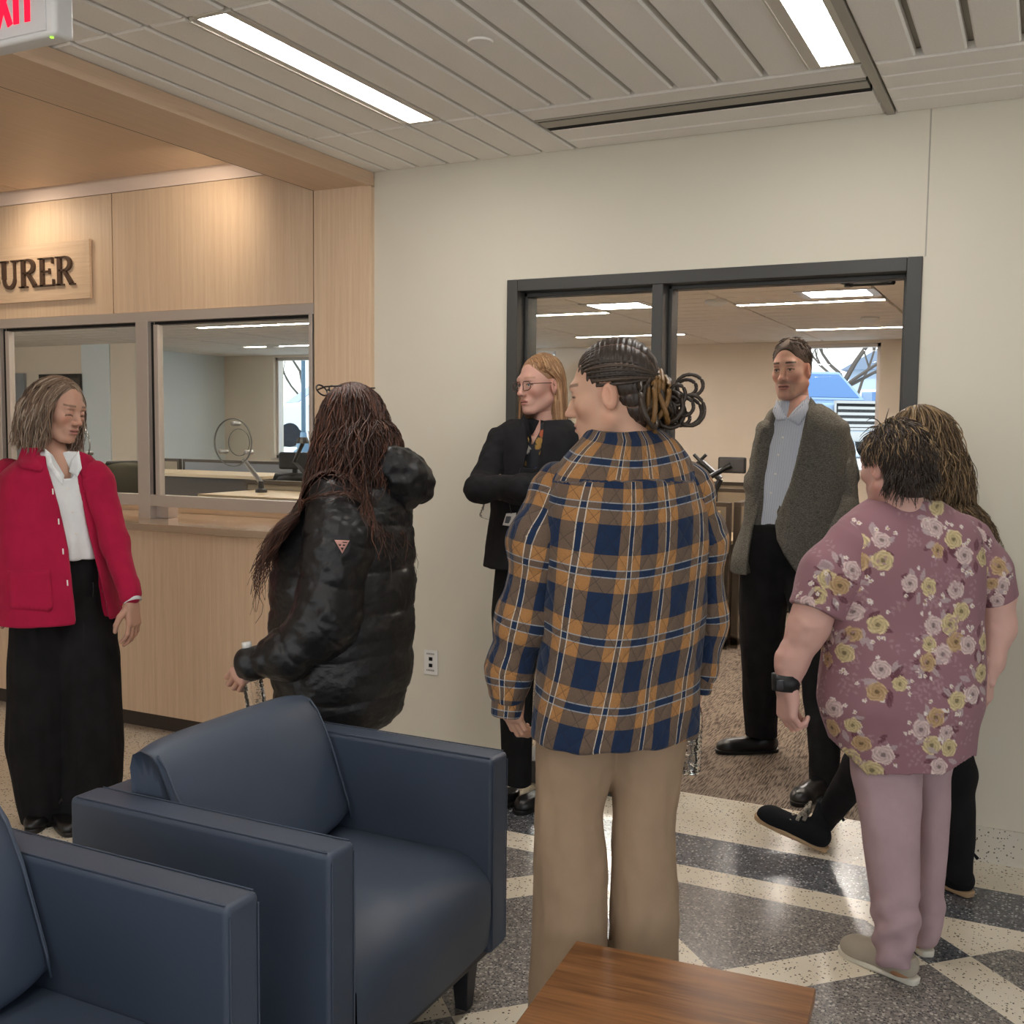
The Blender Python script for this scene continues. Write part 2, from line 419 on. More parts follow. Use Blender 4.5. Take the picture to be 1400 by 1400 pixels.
S(MB().box(-3.106, -3.0935, D-.012, D+.1, 1.064, 2.64), 'trim_5', M['gasket'])
YP = 4.15
S(MB().box(XL, -3.097, YP, YP+.14, 2.745, 2.90), 'trim_6', mat('cove_lit_reveal', srgb(236, 214, 198), .6, .3))    # reveal over the panels, cove light put into its pale colour
S(MB().box(XL, -3.097, 4.085, YP, 2.82, 2.84), 'trim_7', M['wall'])
p_ = MB()
for a, b in ((-4.388, -3.107), (-5.68, -4.396), (-6.97, -5.688), (XL, -6.978)): p_.box(a, b, YP, YP+.02, 2.127, 2.742)
S(p_, 'wall_panel', M['wood'], .0015)
S(MB().box(XL, -3.097, YP+.015, YP+.14, 2.125, 2.75), 'wall_counter', M['gasket'])
# sign
t = thing('sign', 'wood TREASURER sign board with raised dark letters above service window', 'sign', (-5.2, YP-.022, 2.21))
MB().box(-.83, .665, 0, .018, 0, .308).build('board', M['woodx'], t, .0015)
def glyph(mb, ch, x, y, s, a, b, axis='y', sx=1.27):
    """serif capital, height s, at (x, y); extruded a..b along axis"""
    T, H = .17, .06
    def st(pts, wd): mb.stroke([(x+px*s*sx, y+py*s) for px, py in pts], [q*s for q in wd] if isinstance(wd, (list, tuple)) else wd*s, axis, a, b)
    def serif(cx, yy, wd=.34): st([(cx-wd/2, yy), (cx+wd/2, yy)], .055)
    def arc(cx, cy, rx, ry, a0, a1, w0, w1, n=12):
        P, W = [], []
        for i in range(n+1):
            q = a0+(a1-a0)*i/n; P.append((cx+rx*math.cos(q), cy+ry*math.sin(q))); W.append(w0+(w1-w0)*math.sin(PI*i/n))
        st(P, W)
    if ch == 'T':
        st([(.34, 0), (.34, 1)], T); serif(.34, .027); st([(.02, .97), (.66, .97)], H); st([(.04, .78), (.04, 1)], .05); st([(.64, .78), (.64, 1)], .05); return .72
    if ch == 'E':
        st([(.17, 0), (.17, 1)], T); st([(.02, .973), (.60, .973)], .055); st([(.02, .027), (.62, .027)], .055); st([(.17, .52), (.46, .52)], H)
        st([(.58, .78), (.58, 1)], .05); st([(.61, 0), (.61, .24)], .05); st([(.46, .42), (.46, .62)], .045); return .68
    if ch == 'R':
        st([(.17, 0), (.17, 1)], T); serif(.17, .027); st([(.02, .973), (.36, .973)], .055); arc(.34, .745, .24, .23, PI/2, -PI/2, .06, T)
        st([(.17, .515), (.36, .515)], H); st([(.36, .50), (.64, .04)], [.13, .17]); st([(.56, .027), (.76, .027)], .055); return .76
    if ch == 'U':
        st([(.18, 1), (.18, .34)], T); serif(.18, .973); st([(.62, 1), (.62, .34)], .075); serif(.62, .973, .28); arc(.40, .34, .22, .305, PI, 2*PI, .10, .13); return .80
    if ch == 'A':
        st([(.08, 0), (.36, 1)], .07); st([(.36, 1), (.64, 0)], T); st([(.18, .33), (.52, .33)], H); serif(.08, .027, .24); serif(.64, .027, .3); return .76
    if ch == 'S':
        arc(.30, .74, .20, .225, .35*PI, 1.5*PI, .07, .12); arc(.30, .26, .21, .225, .5*PI, -.75*PI, .12, .10); st([(.50, .76), (.50, .95)], .05); st([(.08, .05), (.08, .26)], .05); return .58
wd_ = [.72, .76, .68, .76, .58, .80, .76, .68, .76]; sc_ = .152; xx = .565-sum(wd_)*sc_*1.27
for ch, wv in zip('TREASURER', wd_):
    lb = MB(); glyph(lb, ch, xx, .075, sc_, -.014, .001); lb.build('letter', M['letter'], t); xx += wv*sc_*1.27
# ------------------------------------------------------------------ service windows
fr = MB(); G0, G1 = YP-.01, YP+.05
fr.mi(0).box(XL, -3.099, G0, G1, 2.075, 2.125)
for xm in (-4.183, -5.29, -6.40, -7.5): fr.box(xm-.041, xm+.041, G0-.004, G1, 1.062, 2.08)
fr.box(-3.128, -3.107, G0, G1, 1.062, 2.08)
fr.box(XL, -3.12, G0, G1, 1.127, 1.186)
fr.mi(1)
for xm in (-4.183, -5.29, -6.40): fr.box(xm+.041, xm+.066, G0+.02, G1-.01, 1.186, 2.075); fr.mi(0).box(xm+.066, xm+.095, G0+.012, G1-.012, 1.186, 2.06); fr.mi(1)
fr.box(XL, -3.12, G0+.022, G1-.012, 2.058, 2.076)
wf = S(fr, 'window_1', [M['alu'], M['gasket']], .0012)
for a, b in ((-4.09, -3.122), (-5.195, -4.224), (-6.305, -5.331), (-7.46, -6.44)):
    MB().box(a, b, YP+.016, YP+.022, 1.186, 2.06).build('pane', M['glass'], wf)
bl = MB().box(-4.142, -4.06, YP+.03, YP+.10, 1.065, 1.127).build('bracket', M['alu'], wf)
# round clear speech discs fixed on the panes
M['acryl'] = mat_glass('clear_acrylic', (.97, .98, .98), .8)
M['acryl_edge'] = mat('polished_acrylic_edge', srgb(120, 122, 118), .12, .6)
def speech_disc(x, z, label):
    t = thing('speech_disc', label, 'speech disc', (x, YP-.03, z))
    MB().lathe([(.1145, -.003), (.1145, .003)], (0, 0, 0), 48, 'y').build('disc', M['acryl'], t)
    MB().lathe([(.1145, -.0035), (.1185, -.0035), (.1185, .0035), (.1145, .0035), (.1145, -.0035)], (0, 0, 0), 48, 'y').build('rim', M['acryl_edge'], t, smooth=False)
    MB().lathe([(.0645, .043), (.068, .043), (.068, .047), (.0645, .047), (.0645, .043)], (0, 0, 0), 48, 'y').build('hole_edge', M['acryl_edge'], t)
    for k in range(3):
        a = PI/2+k*2*PI/3
        MB().lathe([(.009, -.006), (.011, -.002), (.011, .046), (.009, .05)], (.093*math.cos(a), 0, .093*math.sin(a)), 16, 'y').build('standoff', M['chrome'], t, smooth=True)
speech_disc(-3.573, 1.466, 'clear round speech disc on the right service window pane')
speech_disc(-4.665, 1.440, 'clear round speech disc on service window, partly hidden behind red jacket woman')
# ------------------------------------------------------------------ counter
t = thing('reception_counter', 'pale wood reception counter with glossy taupe stone top and dark toe kick', 'counter', (-5.5, 4.15, 0))
MB().box(-2.5, 2.40, -.25, .36, 1.028, 1.064).build('countertop', M['stone'], t, .003)
pp = MB()
for a, b in ((-2.5, .20), (.204, 2.40)): pp.box(a, b, -.222, -.20, .104, 1.028)
pp.build('front_panel', M['wood'], t, .001)
MB().box(-2.5, 2.40, -.135, -.11, 0, .104).build('toe_kick', M['toe'], t)
MB().box(-2.5, 2.395, -.20, .12, .104, 1.028).build('carcass', M['wood'], t)
bk = MB().box(-2.5, 2.395, .338, .36, 1.0645, 1.13).build('back_rail', M['woodx'], t)
# ------------------------------------------------------------------ exit sign
t = thing('exit_sign', 'white EXIT sign with red lit letters hanging from ceiling corner', 'exit sign', (-2.25, 1.90, 2.475))
MB().box(-.20, .098, -.03, .03, 0, .20).build('housing', mat('sign_housing', srgb(214, 214, 212), .45, .4), t, .012, 3)
MB().box(-.19, .070, -.0335, -.029, .012, .19).build('face_panel', mat('sign_face', srgb(208, 206, 206), .4, .4), t, .003)
MB().box(-.08, .0, -.03, .03, .198, .225).build('canopy', M['white'], t)
def ex(ch, x):
    L = MB(); h = .115; y0 = .04; wd = .018; s = lambda pts: L.stroke([(x+px*.045, y0+py*h) for px, py in pts], wd, 'y', -.036, -.0325)
    if ch == 'E': s([(0.1, 0), (0.1, 1)]); s([(0, .075), (1, .075)]); s([(0, .925), (1, .925)]); s([(0, .5), (.8, .5)])
    if ch == 'X': s([(0, 0), (1, 1)]); s([(0, 1), (1, 0)])
    if ch == 'I': s([(.5, 0), (.5, 1)])
    if ch == 'T': s([(.5, 0), (.5, 1)]); s([(-.02, .925), (1.02, .925)])
    L.build('letter', M['exitred'], t)
for ch, x in (('E', -.155), ('X', -.095), ('I', -.051), ('T', -.012)): ex(ch, x)
L = MB(); L.stroke([(.043, .125), (.052, .112), (.043, .098)], .007, 'y', -.036, -.0325); L.build('chevron', M['exitred'], t)
MB().lathe([(0, -.004), (.005, -.002), (.005, 0)], (.075, -.02, -.001), 12).build('indicator', M['led'], t)
# ------------------------------------------------------------------ outlet plate
t = thing('wall_plate', 'white data outlet plate with two black jacks low on wall', 'outlet', (-2.465, D, .479))
MB().box(-.036, .036, -.006, 0, -.057, .057).build('plate', M['white'], t, .002)
for z in (-.013, .017): MB().box(-.009, .009, -.008, -.005, z-.008, z+.008).build('jack', M['dark'], t)
for z in (-.036, .040):
    q = MB()
    for k in range(6): q.box(-.021+k*.007, -.017+k*.007, -.0066, -.005, z-.004, z+.004)
    q.build('marking', mat('print_grey', srgb(120, 118, 112)), t)
# ------------------------------------------------------------------ door frame with sidelight
fr = MB(); Y0, Y1 = D-.012, D+.19
fr.box(DL, DL+.05, Y0, Y1, 0, DT); fr.box(DR-.053, DR, Y0, Y1, 0, DT); fr.box(DL+.05, DR-.053, Y0, Y1, 2.133, DT)
fr.box(-1.438, -1.392, Y0, Y1, 0, 2.133)
# stops
fr.box(DL+.05, DL+.066, D+.06, D+.12, .1, 2.133); fr.box(-1.454, -1.438, D+.06, D+.12, .1, 2.133); fr.box(-1.392, -1.376, D+.06, D+.125, 0, 2.133); fr.box(DR-.069, DR-.053, D+.06, D+.125, 0, 2.133)
fr.box(DL+.05, -1.438, D+.06, D+.12, 2.115, 2.133); fr.box(-1.392, DR-.053, D+.06, D+.125, 2.117, 2.133)
fr.box(DL+.05, -1.438, Y0, Y1, 0, .1)
df = S(fr, 'door_1', M['steel_dark'], .003)
MB().box(DL+.05, -1.438, D+.084, D+.09, .1, 2.12).build('pane', M['glass'], df)
for z in (1.885, 1.05, .25): MB().box(DR-.0565, DR-.053, D+.128, D+.165, z-.057, z+.057).build('hinge', M['chrome'], df)
k_ = MB().box(DR-.058, DR-.053, D+.128, D+.16, 1.615, 1.69).build('strike', M['chrome'], df)
k_ = MB().lathe([(0, -.012), (.012, -.010), (.012, 0)], (DR-.06, D+.144, 1.632), 16, 'x').build('roller', M['gasket'], df)
t = thing('door', 'grey office door standing open behind the right door jamb', 'door', (DR-.045, D+.19, 0), math.radians(86))
MB().box(0, .90, -.045, 0, .008, 2.12).build('leaf', M['steel_dark'], t, .002)
MB().lathe([(.012, 0), (.012, .05), (.022, .055), (.022, .075), (0, .08)], (.84, 0, 1.0), 16, 'y').build('handle', M['chrome'], t, smooth=True)
cl = MB(); cl.tube([(.02, -.06, 2.14), (-.02, -.30, 2.12), (.25, -.07, 2.10)], .009, 8); cl.box(.1, .34, -.10, -.046, 2.06, 2.11); 
# closer arm from the frame head to the door
ca = MB().tube([onY(1163, 389, 4.62), onY(1222, 386, 4.45)], .009, 8); ca.lathe([(0, -.012), (.018, -.012), (.018, .012), (0, .012)], onY(1160, 388, 4.63), 12)
ca.tube([onY(1160, 388, 4.63), onY(1150, 386, 4.72)], .007, 8)
ca.build('closer_arm', M['gasket'], df)
# ------------------------------------------------------------------ armchairs
def rbox(x0, x1, y0, y1, z0, z1): return MB().box(x0, x1, y0, y1, z0, z1)
def armchair(x, y, label):
    t = thing('armchair', label, 'armchair', (x, y, 0), 0, 'navy armchairs')
    Wd, Dp = .81, .745     # width along y, depth along x ; front at +x, origin at centre
    hw, hd = Wd/2, Dp/2
    for s, nm in ((-1, 0), (1, 1)):
        a0, a1 = (-hw, -hw+.092) if s < 0 else (hw-.092, hw)
        ar = rbox(-hd, hd, a0, a1, .145, .68).build('arm', M['navy'], t, .014, 3)
        sm = MB()
        for yy in (a0+.007, a1-.007):
            sm.tube([(-hd+.02, yy, .6805), (hd-.012, yy, .6805)], .0018, 5); sm.tube([(hd+.0005, yy, .66), (hd+.0005, yy, .16)], .0018, 5)
        sm.build('seam', M['navy'], ar)
    rbox(-hd, -hd+.10, -hw+.088, hw-.088, .145, .672).build('back_frame', M['navy'], t, .014, 3)
    # seat cushion, slightly crowned, waterfall front
    bm = bmesh.new(); nx, ny = 16, 14; V, Fc = [], []
    for i in range(nx+1):
        for j in range(ny+1):
            u, v = i/nx, j/ny; xx = -hd+.10+u*(Dp-.115); yy = -hw+.095+v*(Wd-.19)
            V.append((xx, yy, .415+.022*math.sin(PI*v)**.6*(1-.3*u)-.05*max(0, (u-.86)/.14)**2))
    idx = lambda i, j: i*(ny+1)+j
    for i in range(nx):
        for j in range(ny): Fc.append((idx(i, j), idx(i+1, j), idx(i+1, j+1), idx(i, j+1)))
    nb = len(V)
    for j in range(ny+1):      # front face
        yy = V[idx(nx, j)][1]; bul = .012*math.sin(PI*j/ny)**.5
        for k, (dx, zz) in enumerate(((.014, .340), (.016, .26), (.008, .175))): V.append((V[idx(nx, j)][0]+dx+bul, yy, zz))
    for j in range(ny):
        a, b = idx(nx, j), idx(nx, j+1)
        for k in range(3):
            c0 = nb+j*3+k; c1 = nb+(j+1)*3+k; Fc.append((a, c0, c1, b)); a, b = c0, c1
    bm.free(); mesh_obj('seat', V, Fc, M['navy'], t, smooth=True)
    rbox(-hd+.02, hd-.03, -hw+.02, hw-.02, .125, .18).build('base_rail', M['leg'], t, .004)
    # loose back cushion: wedge profile swept across
    prof = [(-.18, .43), (-.10, .425), (-.065, .45), (-.075, .49), (-.145, .68), (-.19, .765), (-.215, .79), (-.25, .798), (-.278, .785), (-.288, .75), (-.275, .6), (-.265, .45)]
    n = 18; V, Fc = [], []
    yc = hw-.098
    for i in range(n+1):
        u = i/n; v = -1+2*u; cr = 1-abs(v)**7*.10; bul = (1-v*v)*.018
        cx, cz = -.19, .62
        for (px, pz) in prof:
            V.append((cx+(px-cx)*cr+(bul if px > -.2 else 0), yc*v, cz+(pz-cz)*cr))
    m_ = len(prof)
    for i in range(n):
        for k in range(m_): Fc.append((i*m_+k, i*m_+(k+1) % m_, (i+1)*m_+(k+1) % m_, (i+1)*m_+k))
    Fc += [tuple(range(m_)), tuple(n*m_+k for k in range(m_))[::-1]]
    cu = mesh_obj('back_cushion', V, Fc, M['navy'], t, smooth=True)
    md = cu.modifiers.new('s', 'SUBSURF'); md.levels = md.render_levels = 2
    for s in (-1, 1): MB().tube([(px*.985+.004, s*yc*.955, pz) for px, pz in ((-.066, .455), (-.078, .50), (-.14, .665), (-.183, .745), (-.21, .772))], .003, 6).build('piping', M['navy'], cu, smooth=True)
    for sx in (-1, 1):
        for sy in (-1, 1):
            cx, cy = sx*(hd-.065), sy*(hw-.12); q = MB()
            V = [(cx+a*.028, cy+b*.028, .13) for a, b in ((-1, -1), (1, -1), (1, 1), (-1, 1))]+[(cx+a*.018, cy+b*.018, 0) for a, b in ((-1, -1), (1, -1), (1, 1), (-1, 1))]
            q.add(V, [(0, 1, 2, 3), (4, 5, 6, 7)]+[(i, (i+1) % 4, 4+(i+1) % 4, 4+i) for i in range(4)]); q.build('leg', M['leg'], t, .003)
    return t
armchair(-1.635, 2.140, 'complete navy vinyl armchair beside the small wooden table')
armchair(-1.655, 1.138, 'navy vinyl armchair cut off by the lower left corner')
# ------------------------------------------------------------------ side table
t = thing('side_table', 'low walnut side table with square edges in front of armchairs', 'table', (-.585, 1.79, 0), math.radians(4.2))
MB().box(-.25, .25, -.30, .295, .424, .45).build('tabletop', M['walnut'], t, .002)
for sx in (-1, 1):
    for sy in (-1, 1): MB().box(sx*.20-.02, sx*.20+.02, sy*.24-.02, sy*.24+.02, 0, .424).build('leg', M['leg'], t, .003)
MB().box(-.19, .19, -.23, .23, .385, .424).build('apron', M['leg'], t, .002)
# ================================================================== office behind
OY0, OY1 = 4.36, 14.1
M['fabric'] = mat('panel_fabric_grey', srgb(150, 152, 156), .9, .1, bmp=.2, bscale=500, bdist=.001)
M['fabric_t'] = mat('panel_fabric_taupe', srgb(152, 140, 122), .9, .1, bmp=.2, bscale=500, bdist=.001)
M['lam_dark'] = mat('dark_bronze_laminate', srgb(70, 60, 50), .5, .3)
M['lam'] = mat('beige_laminate', srgb(206, 184, 150), .4, .35)
M['black'] = mat('black_plastic', srgb(24, 24, 26), .45, .4)
M['mesh_olive'] = mat('olive_mesh_back', srgb(92, 88, 74), .8, .2, bmp=.5, bscale=900, bdist=.001)
M['otile'] = mat('office_ceiling_tile', srgb(240, 230, 218), .9, .15)
c = MB(); c.mi(1).box(-14.2, 1.2, OY0, OY1, ZC+.034, ZC+.06); c.mi(0)
xs = [-1.28+1.305*k for k in range(2, -11, -1)]
for x1, x0 in zip(xs[:-1], xs[1:]):
    y = OY0+.01
    while y < OY1-.05:
        plank(c, max(x0, -14.2)+.014, min(x1, 1.2)-.014, y+.010, min(y+.305, OY1)-.010); y += .305
S(c, 'ceiling_office', [M['otile'], M['grid']])
S(MB().box(-14.2, 1.2, OY0, OY1+.2, ZC+.2, ZC+.3), 'ceiling_deck_office', M['dark'])
def window_wall(x0, x1, y0, y1, holes, name, m):
    mb = MB(); xs_ = [x0]+[v for h in holes for v in h[:2]]+[x1]
    for a, b in zip(xs_[0::2], xs_[1::2]): mb.box(a, b, y0, y1, 0, ZC+.2)
    for a, b, z0, z1 in holes: mb.box(a, b, y0, y1, 0, z0); mb.box(a, b, y0, y1, z1, ZC+.2)
    return S(mb, name, m)
HOL = [(-11.36, -6.3, 1.02, 2.665), (-2.88, -1.87, 1.02, 2.665)]  # left window widened out of view to let in extra daylight
window_wall(-14.2, 1.2, OY1, OY1+.25, HOL, 'wall_office_far', M['wall_in'])
S(MB().box(-12.6, -12.4, 11.6, OY1, 0, ZC+.2), 'wall_office_left', M['wall_blue'])
S(MB().box(-14.4, -14.2, OY0, 11.6, 0, ZC+.2), 'wall_office_side', M['wall_in'])
S(MB().box(1.0, 1.2, OY0, OY1, 0, ZC+.2), 'wall_office_right', M['wall_in'])
w = MB(); w.box(-14.2, -12.66, 11.38, 11.6, 0, ZC+.2); S(w, 'wall_office_jog', M['wall_in'])
S(MB().box(-12.66, -12.10, 11.34, 11.6, 0, ZC+.2), 'wall_office_column', M['wall_blue'])
S(MB().box(-12.10, -11.62, 11.36, 11.6, 0, ZC+.2), 'wall_office_pier', M['wall_in'])
S(MB().box(-11.62, -11.50, 11.36, 11.6, 0, ZC+.2), 'trim_8', M['wall'])
S(MB().box(-14.15, -13.87, 11.33, 11.38, 0, 2.30), 'trim_9', M['fabric'])
S(MB().box(-2.777, XF-.1, OY0-.001, OY0, 0, 1.0), 'trim_10', M['wall_in'])
for i, (a, b, z0, z1) in enumerate(HOL):
    f = MB(); f.box(a, a+.05, OY1+.06, OY1+.16, z0, z1); f.box(b-.05, b, OY1+.06, OY1+.16, z0, z1); f.box(a, b, OY1+.06, OY1+.16, z1-.05, z1); f.box(a, b, OY1+.06, OY1+.16, z0, z0+.05)
    f.box(a-.02, b+.02, OY1-.06, OY1+.02, z0-.03, z0)
    wd = S(f, 'window_%d' % (i+2), M['alu'], .002)
    MB().box(a+.05, b-.05, OY1+.10, OY1+.108, z0+.05, z1-.05).build('pane', M['glass'], wd)
# picture
t = thing('picture', 'dark framed picture on cream office wall behind the red jacket woman', 'picture', (-13.1, 11.37, 1.62))
MB().box(-.46, .46, -.03, 0, 0, .66).build('frame', M['black'], t, .004)
MB().box(-.40, .40, -.034, -.029, .06, .60).build('print', mat('dark_print', srgb(70, 66, 62), .6, .3, var=.4, vscale=5), t)
# office lights
G_ = 'added unseen office strip lights'
def strip(x0, x1, y, label=None, n=0): ceiling_light((x0+x1)/2, y-(x1-x0)/2, y+(x1-x0)/2, .12, label or 'unseen linear ceiling light added to brighten the office', None if label else G_, .02, ZC-.002, 'lampo', 'x')
strip(-2.58, -1.29, 9.85, 'nearer long ceiling light seen through the open doorway')
strip(-2.58, -1.30, 12.47, 'farther ceiling light seen through open doorway above the man')
strip(-5.19, -3.92, 10.0, 'ceiling light seen through sidelight at its left edge')
strip(-5.33, -3.93, 12.55, 'far ceiling light seen above the plaid jacket woman')
strip(-9.05, -7.80, 9.85, 'ceiling light at top left corner of right service window')
strip(-7.78, -6.50, 9.85, 'ceiling light at top right corner of right service window')
strip(-10.6, -9.2, 12.5, 'far ceiling light above outside view in right service window')
for x0 in (-11.8, -9.1, -5.2, -2.58, -.9): strip(x0, x0+1.28, 7.2); strip(x0, x0+1.28, 5.2)  # rows out of view, added to raise the office brightness
def troffer(x, y, label):
    t = thing('ceiling_light', label, 'ceiling light', (x, y, ZC))
    f = MB(); f.box(-.32, -.25, -.24, .24, -.006, .02); f.box(.25, .32, -.24, .24, -.006, .02); f.box(-.25, .25, -.24, -.2, -.006, .02); f.box(-.25, .25, .2, .24, -.006, .02); f.build('frame', M['alu'], t)
    MB().box(-.25, .25, -.2, .2, -.002, .01).build('diffuser', M['lampo'], t)
troffer(-1.59, 9.30, 'square ceiling light panel seen through open doorway at upper right')
troffer(-3.60, 9.50, 'square ceiling light panel seen through the sidelight glass')
def detector(x, y, label, r=.075):
    tag(MB().lathe([(0, -.05), (r*.45, -.05), (r*.7, -.035), (r, -.022), (r, 0), (0, 0)], (0, 0, 0), 24).build('smoke_detector', M['white'], None, smooth=True, loc=(x, y, ZC)), label, 'smoke detector')
detector(-2.66, 9.42, 'round smoke detector on office ceiling left in open doorway', .10)
detector(-1.62, 11.36, 'round smoke detector on office ceiling right in open doorway', .09)
detector(-9.93, 12.3, 'round smoke detector seen through right service window', .10)
# ------------------------------------------------------------------ workstations
def panel(x0, y0, x1, y1, h, label, m='fabric_t', th=.05, group=None, z0=.02):
    L = math.hypot(x1-x0, y1-y0); t = thing('cubicle_panel', label, 'partition', (x0, y0, 0), math.atan2(y1-y0, x1-x0), group)
    MB().box(.03, L-.03, -th/2+.006, th/2-.006, z0+.06, h-.03).build('fabric', M[m], t)
    f = MB(); f.box(0, .03, -th/2, th/2, 0, h-.03); f.box(L-.03, L, -th/2, th/2, 0, h-.03); f.box(0, L, -th/2, th/2, z0, z0+.06); f.box(0, L, -th/2, th/2, h-.03, h); f.build('frame', M['lam_dark'], t, .002)
    return t
panel(-3.6, 7.42, -1.95, 7.42, 1.045, 'dark low cubicle panel end beside the man in blazer', 'fabric_t')
panel(-1.92, 7.47, -1.92, 9.22, 1.045, 'beige cubicle side panel running back behind the man')
panel(-3.6, 9.26, -1.96, 9.26, 1.10, 'far beige cubicle panel behind monitor arms')
panel(-3.6, 8.6, -2.0, 8.6, 1.08, 'beige cubicle panel under the monitor arms')
t = thing('desk', 'beige topped desk with dark front beside plaid jacket woman', 'desk', (-2.75, 7.05, 0))
MB().box(-.75, .74, -.32, .32, .955, .99).build('desktop', M['lam'], t, .003)
MB().box(-.74, .72, -.28, .30, 0.0, .955).build('pedestal', M['lam_dark'], t)
t = thing('desk', 'desk hidden behind cubicle panels carrying the black monitor arms', 'desk', (-2.75, 8.0, 0))
MB().box(-.75, .72, -.42, .42, .71, .74).build('desktop', M['lam'], t, .003)
for sx in (-.72, .69):
    MB().box(sx-.02, sx+.02, -.4, .4, 0, .71).build('leg', M['lam_dark'], t)
p0 = onY(978, 668, 8.2); q = lambda x, y, Y=8.2: onY(x, y, Y)-np.array([p0[0], p0[1], .74])
t = thing('monitor_stand', 'black monitor stand with bare cross mount seen beside plaid jacket shoulder', 'monitor stand', (p0[0], p0[1], .74))
MB().lathe([(0, 0), (.06, 0), (.06, .015), (.02, .03), (.018, p0[2]-.74), (0, p0[2]-.74)], (0, 0, 0), 16).build('base', M['black'], t)
MB().tube([q(978, 669), q(985, 655)], .024, 8).build('lower_arm', M['black'], t); MB().tube([q(985, 655), q(957, 630)], .026, 8).build('upper_arm', M['black'], t)
h = MB()
for a in (PI/4, -PI/4): h.tube([q(957, 630)+np.array([-.07*math.cos(a), 0, -.07*math.sin(a)]), q(957, 630)+np.array([.07*math.cos(a), 0, .07*math.sin(a)])], .014, 6)
h.build('mount_plate', M['black'], t)
pm = onY(1001, 636, 7.9); t = thing('monitor', 'small black monitor on an angled arm seen through doorway', 'monitor', (pm[0]-.3, pm[1]-.1, .74)); v = pm-np.array([pm[0]-.3, pm[1]-.1, .74])
MB().box(v[0]-.105, v[0]+.105, v[1]-.02, v[1]+.02, v[2]-.06, v[2]+.06).build('housing', M['black'], t, .012, 3)
MB().box(v[0]-.092, v[0]+.092, v[1]-.024, v[1]-.019, v[2]-.048, v[2]+.048).build('back_panel', mat('grey_back', srgb(70, 70, 72), .4, .4), t, .004)
MB().tube([v+[.0, -.03, .0], v+[-.20, -.06, -.12], v+[-.30, -.1, -.2]], .020, 8).build('arm', M['black'], t)
MB().lathe([(0, 0), (.05, 0), (.05, .015), (.02, .03), (.018, v[2]-.18), (0, v[2]-.18)], (0, 0, 0), 16).build('base', M['black'], t)
# service side furniture
t = thing('desk', 'standing height desk with beige top seen through right service window', 'desk', (-4.25, 5.66, 0))
MB().box(-.70, .95, -.30, .30, 1.075, 1.10).build('desktop', M['lam'], t, .003)
MB().box(-.68, .93, -.27, .28, 0, 1.075).build('pedestal', M['lam_dark'], t)
panel(-5.1, 6.02, -3.2, 6.02, 1.165, 'beige partition behind the standing height desk', 'fabric_t')
panel(-9.05, 9.0, -8.55, 9.0, 1.175, 'narrow brown grey partition far behind service window', 'fabric_t')
panel(-8.5, 9.0, -6.6, 9.0, 1.175, 'pale grey partition below the blue white office wall', 'fabric')
t = thing('desk', 'beige desktop in front of pale grey partition', 'desk', (-7.4, 8.2, 0))
MB().box(-1.2, .9, -.35, .35, 1.05, 1.08).build('desktop', M['lam'], t, .003); MB().box(-1.15, .85, -.3, .3, 0, 1.05).build('pedestal', M['lam_dark'], t)
def chair(x, y, zt, wd, label, m, rz=0, headrest=False):
    t = thing('office_chair', label, 'office chair', (x, y, 0), rz)
    b = MB(); n = 14; V, Fc = [], []
    for i in range(n+1):
        v = i/n; z = zt-.5+.5*v; w = wd/2*(1 if v < .8 else (1-((v-.8)/.2)**2*.16)); 
        for k in range(9):
            u = -1+k/4; V.append((u*w, -.06*(1-u*u)+.05*math.sin(v*PI), z-(.02*abs(u)**4 if v > .9 else 0)))
    for i in range(n):
        for k in range(8): Fc.append((i*9+k, i*9+k+1, (i+1)*9+k+1, (i+1)*9+k))
    o = mesh_obj('backrest', V, Fc, M[m], t, smooth=True); md = o.modifiers.new('s', 'SOLIDIFY'); md.thickness = .035
    fr = MB(); P = [(-wd/2, .0, zt-.5), (-wd/2, .04, zt-.25), (-wd/2*.97, .01, zt-.08), (-wd/2*.8, -.01, zt), (0, -.05, zt+.006), (wd/2*.8, -.01, zt), (wd/2*.97, .01, zt-.08), (wd/2, .04, zt-.25), (wd/2, 0, zt-.5)]
    fr.tube(P, .016, 8); fr.build('frame', M['black'], t, smooth=True)
    MB().box(-.25, .25, -.42, -.04, .46, .53).build('seat', M['black'], t, .02)
    MB().tube([(0, -.25, .46), (0, -.25, .09)], .03, 10).build('column', M['black'], t)
    st = MB()
    for k in range(5): a = 2*PI*k/5; st.tube([(0, -.25, .09), (.3*math.cos(a), -.25+.3*math.sin(a), .06)], .018, 6); st.lathe([(0, -.03), (.028, -.03), (.028, .03), (0, .03)], (.3*math.cos(a), -.25+.3*math.sin(a), .03), 10, 'x')
    st.build('star_base', M['black'], t)
    for s in (-1, 1): MB().box(s*.28-.03, s*.28+.03, -.4, -.1, .66, .69).build('armrest', M['black'], t, .01); 
    if headrest:
        MB().box(-.14, .14, -.03, .02, zt+.05, zt+.2).build('headrest', M['black'], t, .02); MB().box(-.02, .02, .0, .03, zt-.1, zt+.1).build('headrest_post', M['black'], t)
    return t
pc = onY(176, 655, 4.86); chair(pc[0], 4.86, 1.305, .46, 'olive mesh back office chair behind left service window pane', 'mesh_olive', PI)
chair(-3.62, 4.80, 1.12, .56, 'low black office chair back just behind the service counter', 'black', PI*1.03)
chair(-5.9, 7.6, 1.12, .42, 'black office chair with headrest behind speech disc', 'black', .3, True)
p0 = onY(357, 660, 5.72); t = thing('desk_stand', 'straight steel arm leaning left below the round speech disc', 'stand', (p0[0], p0[1], 1.10)); o_ = np.array([p0[0], p0[1], 1.10])
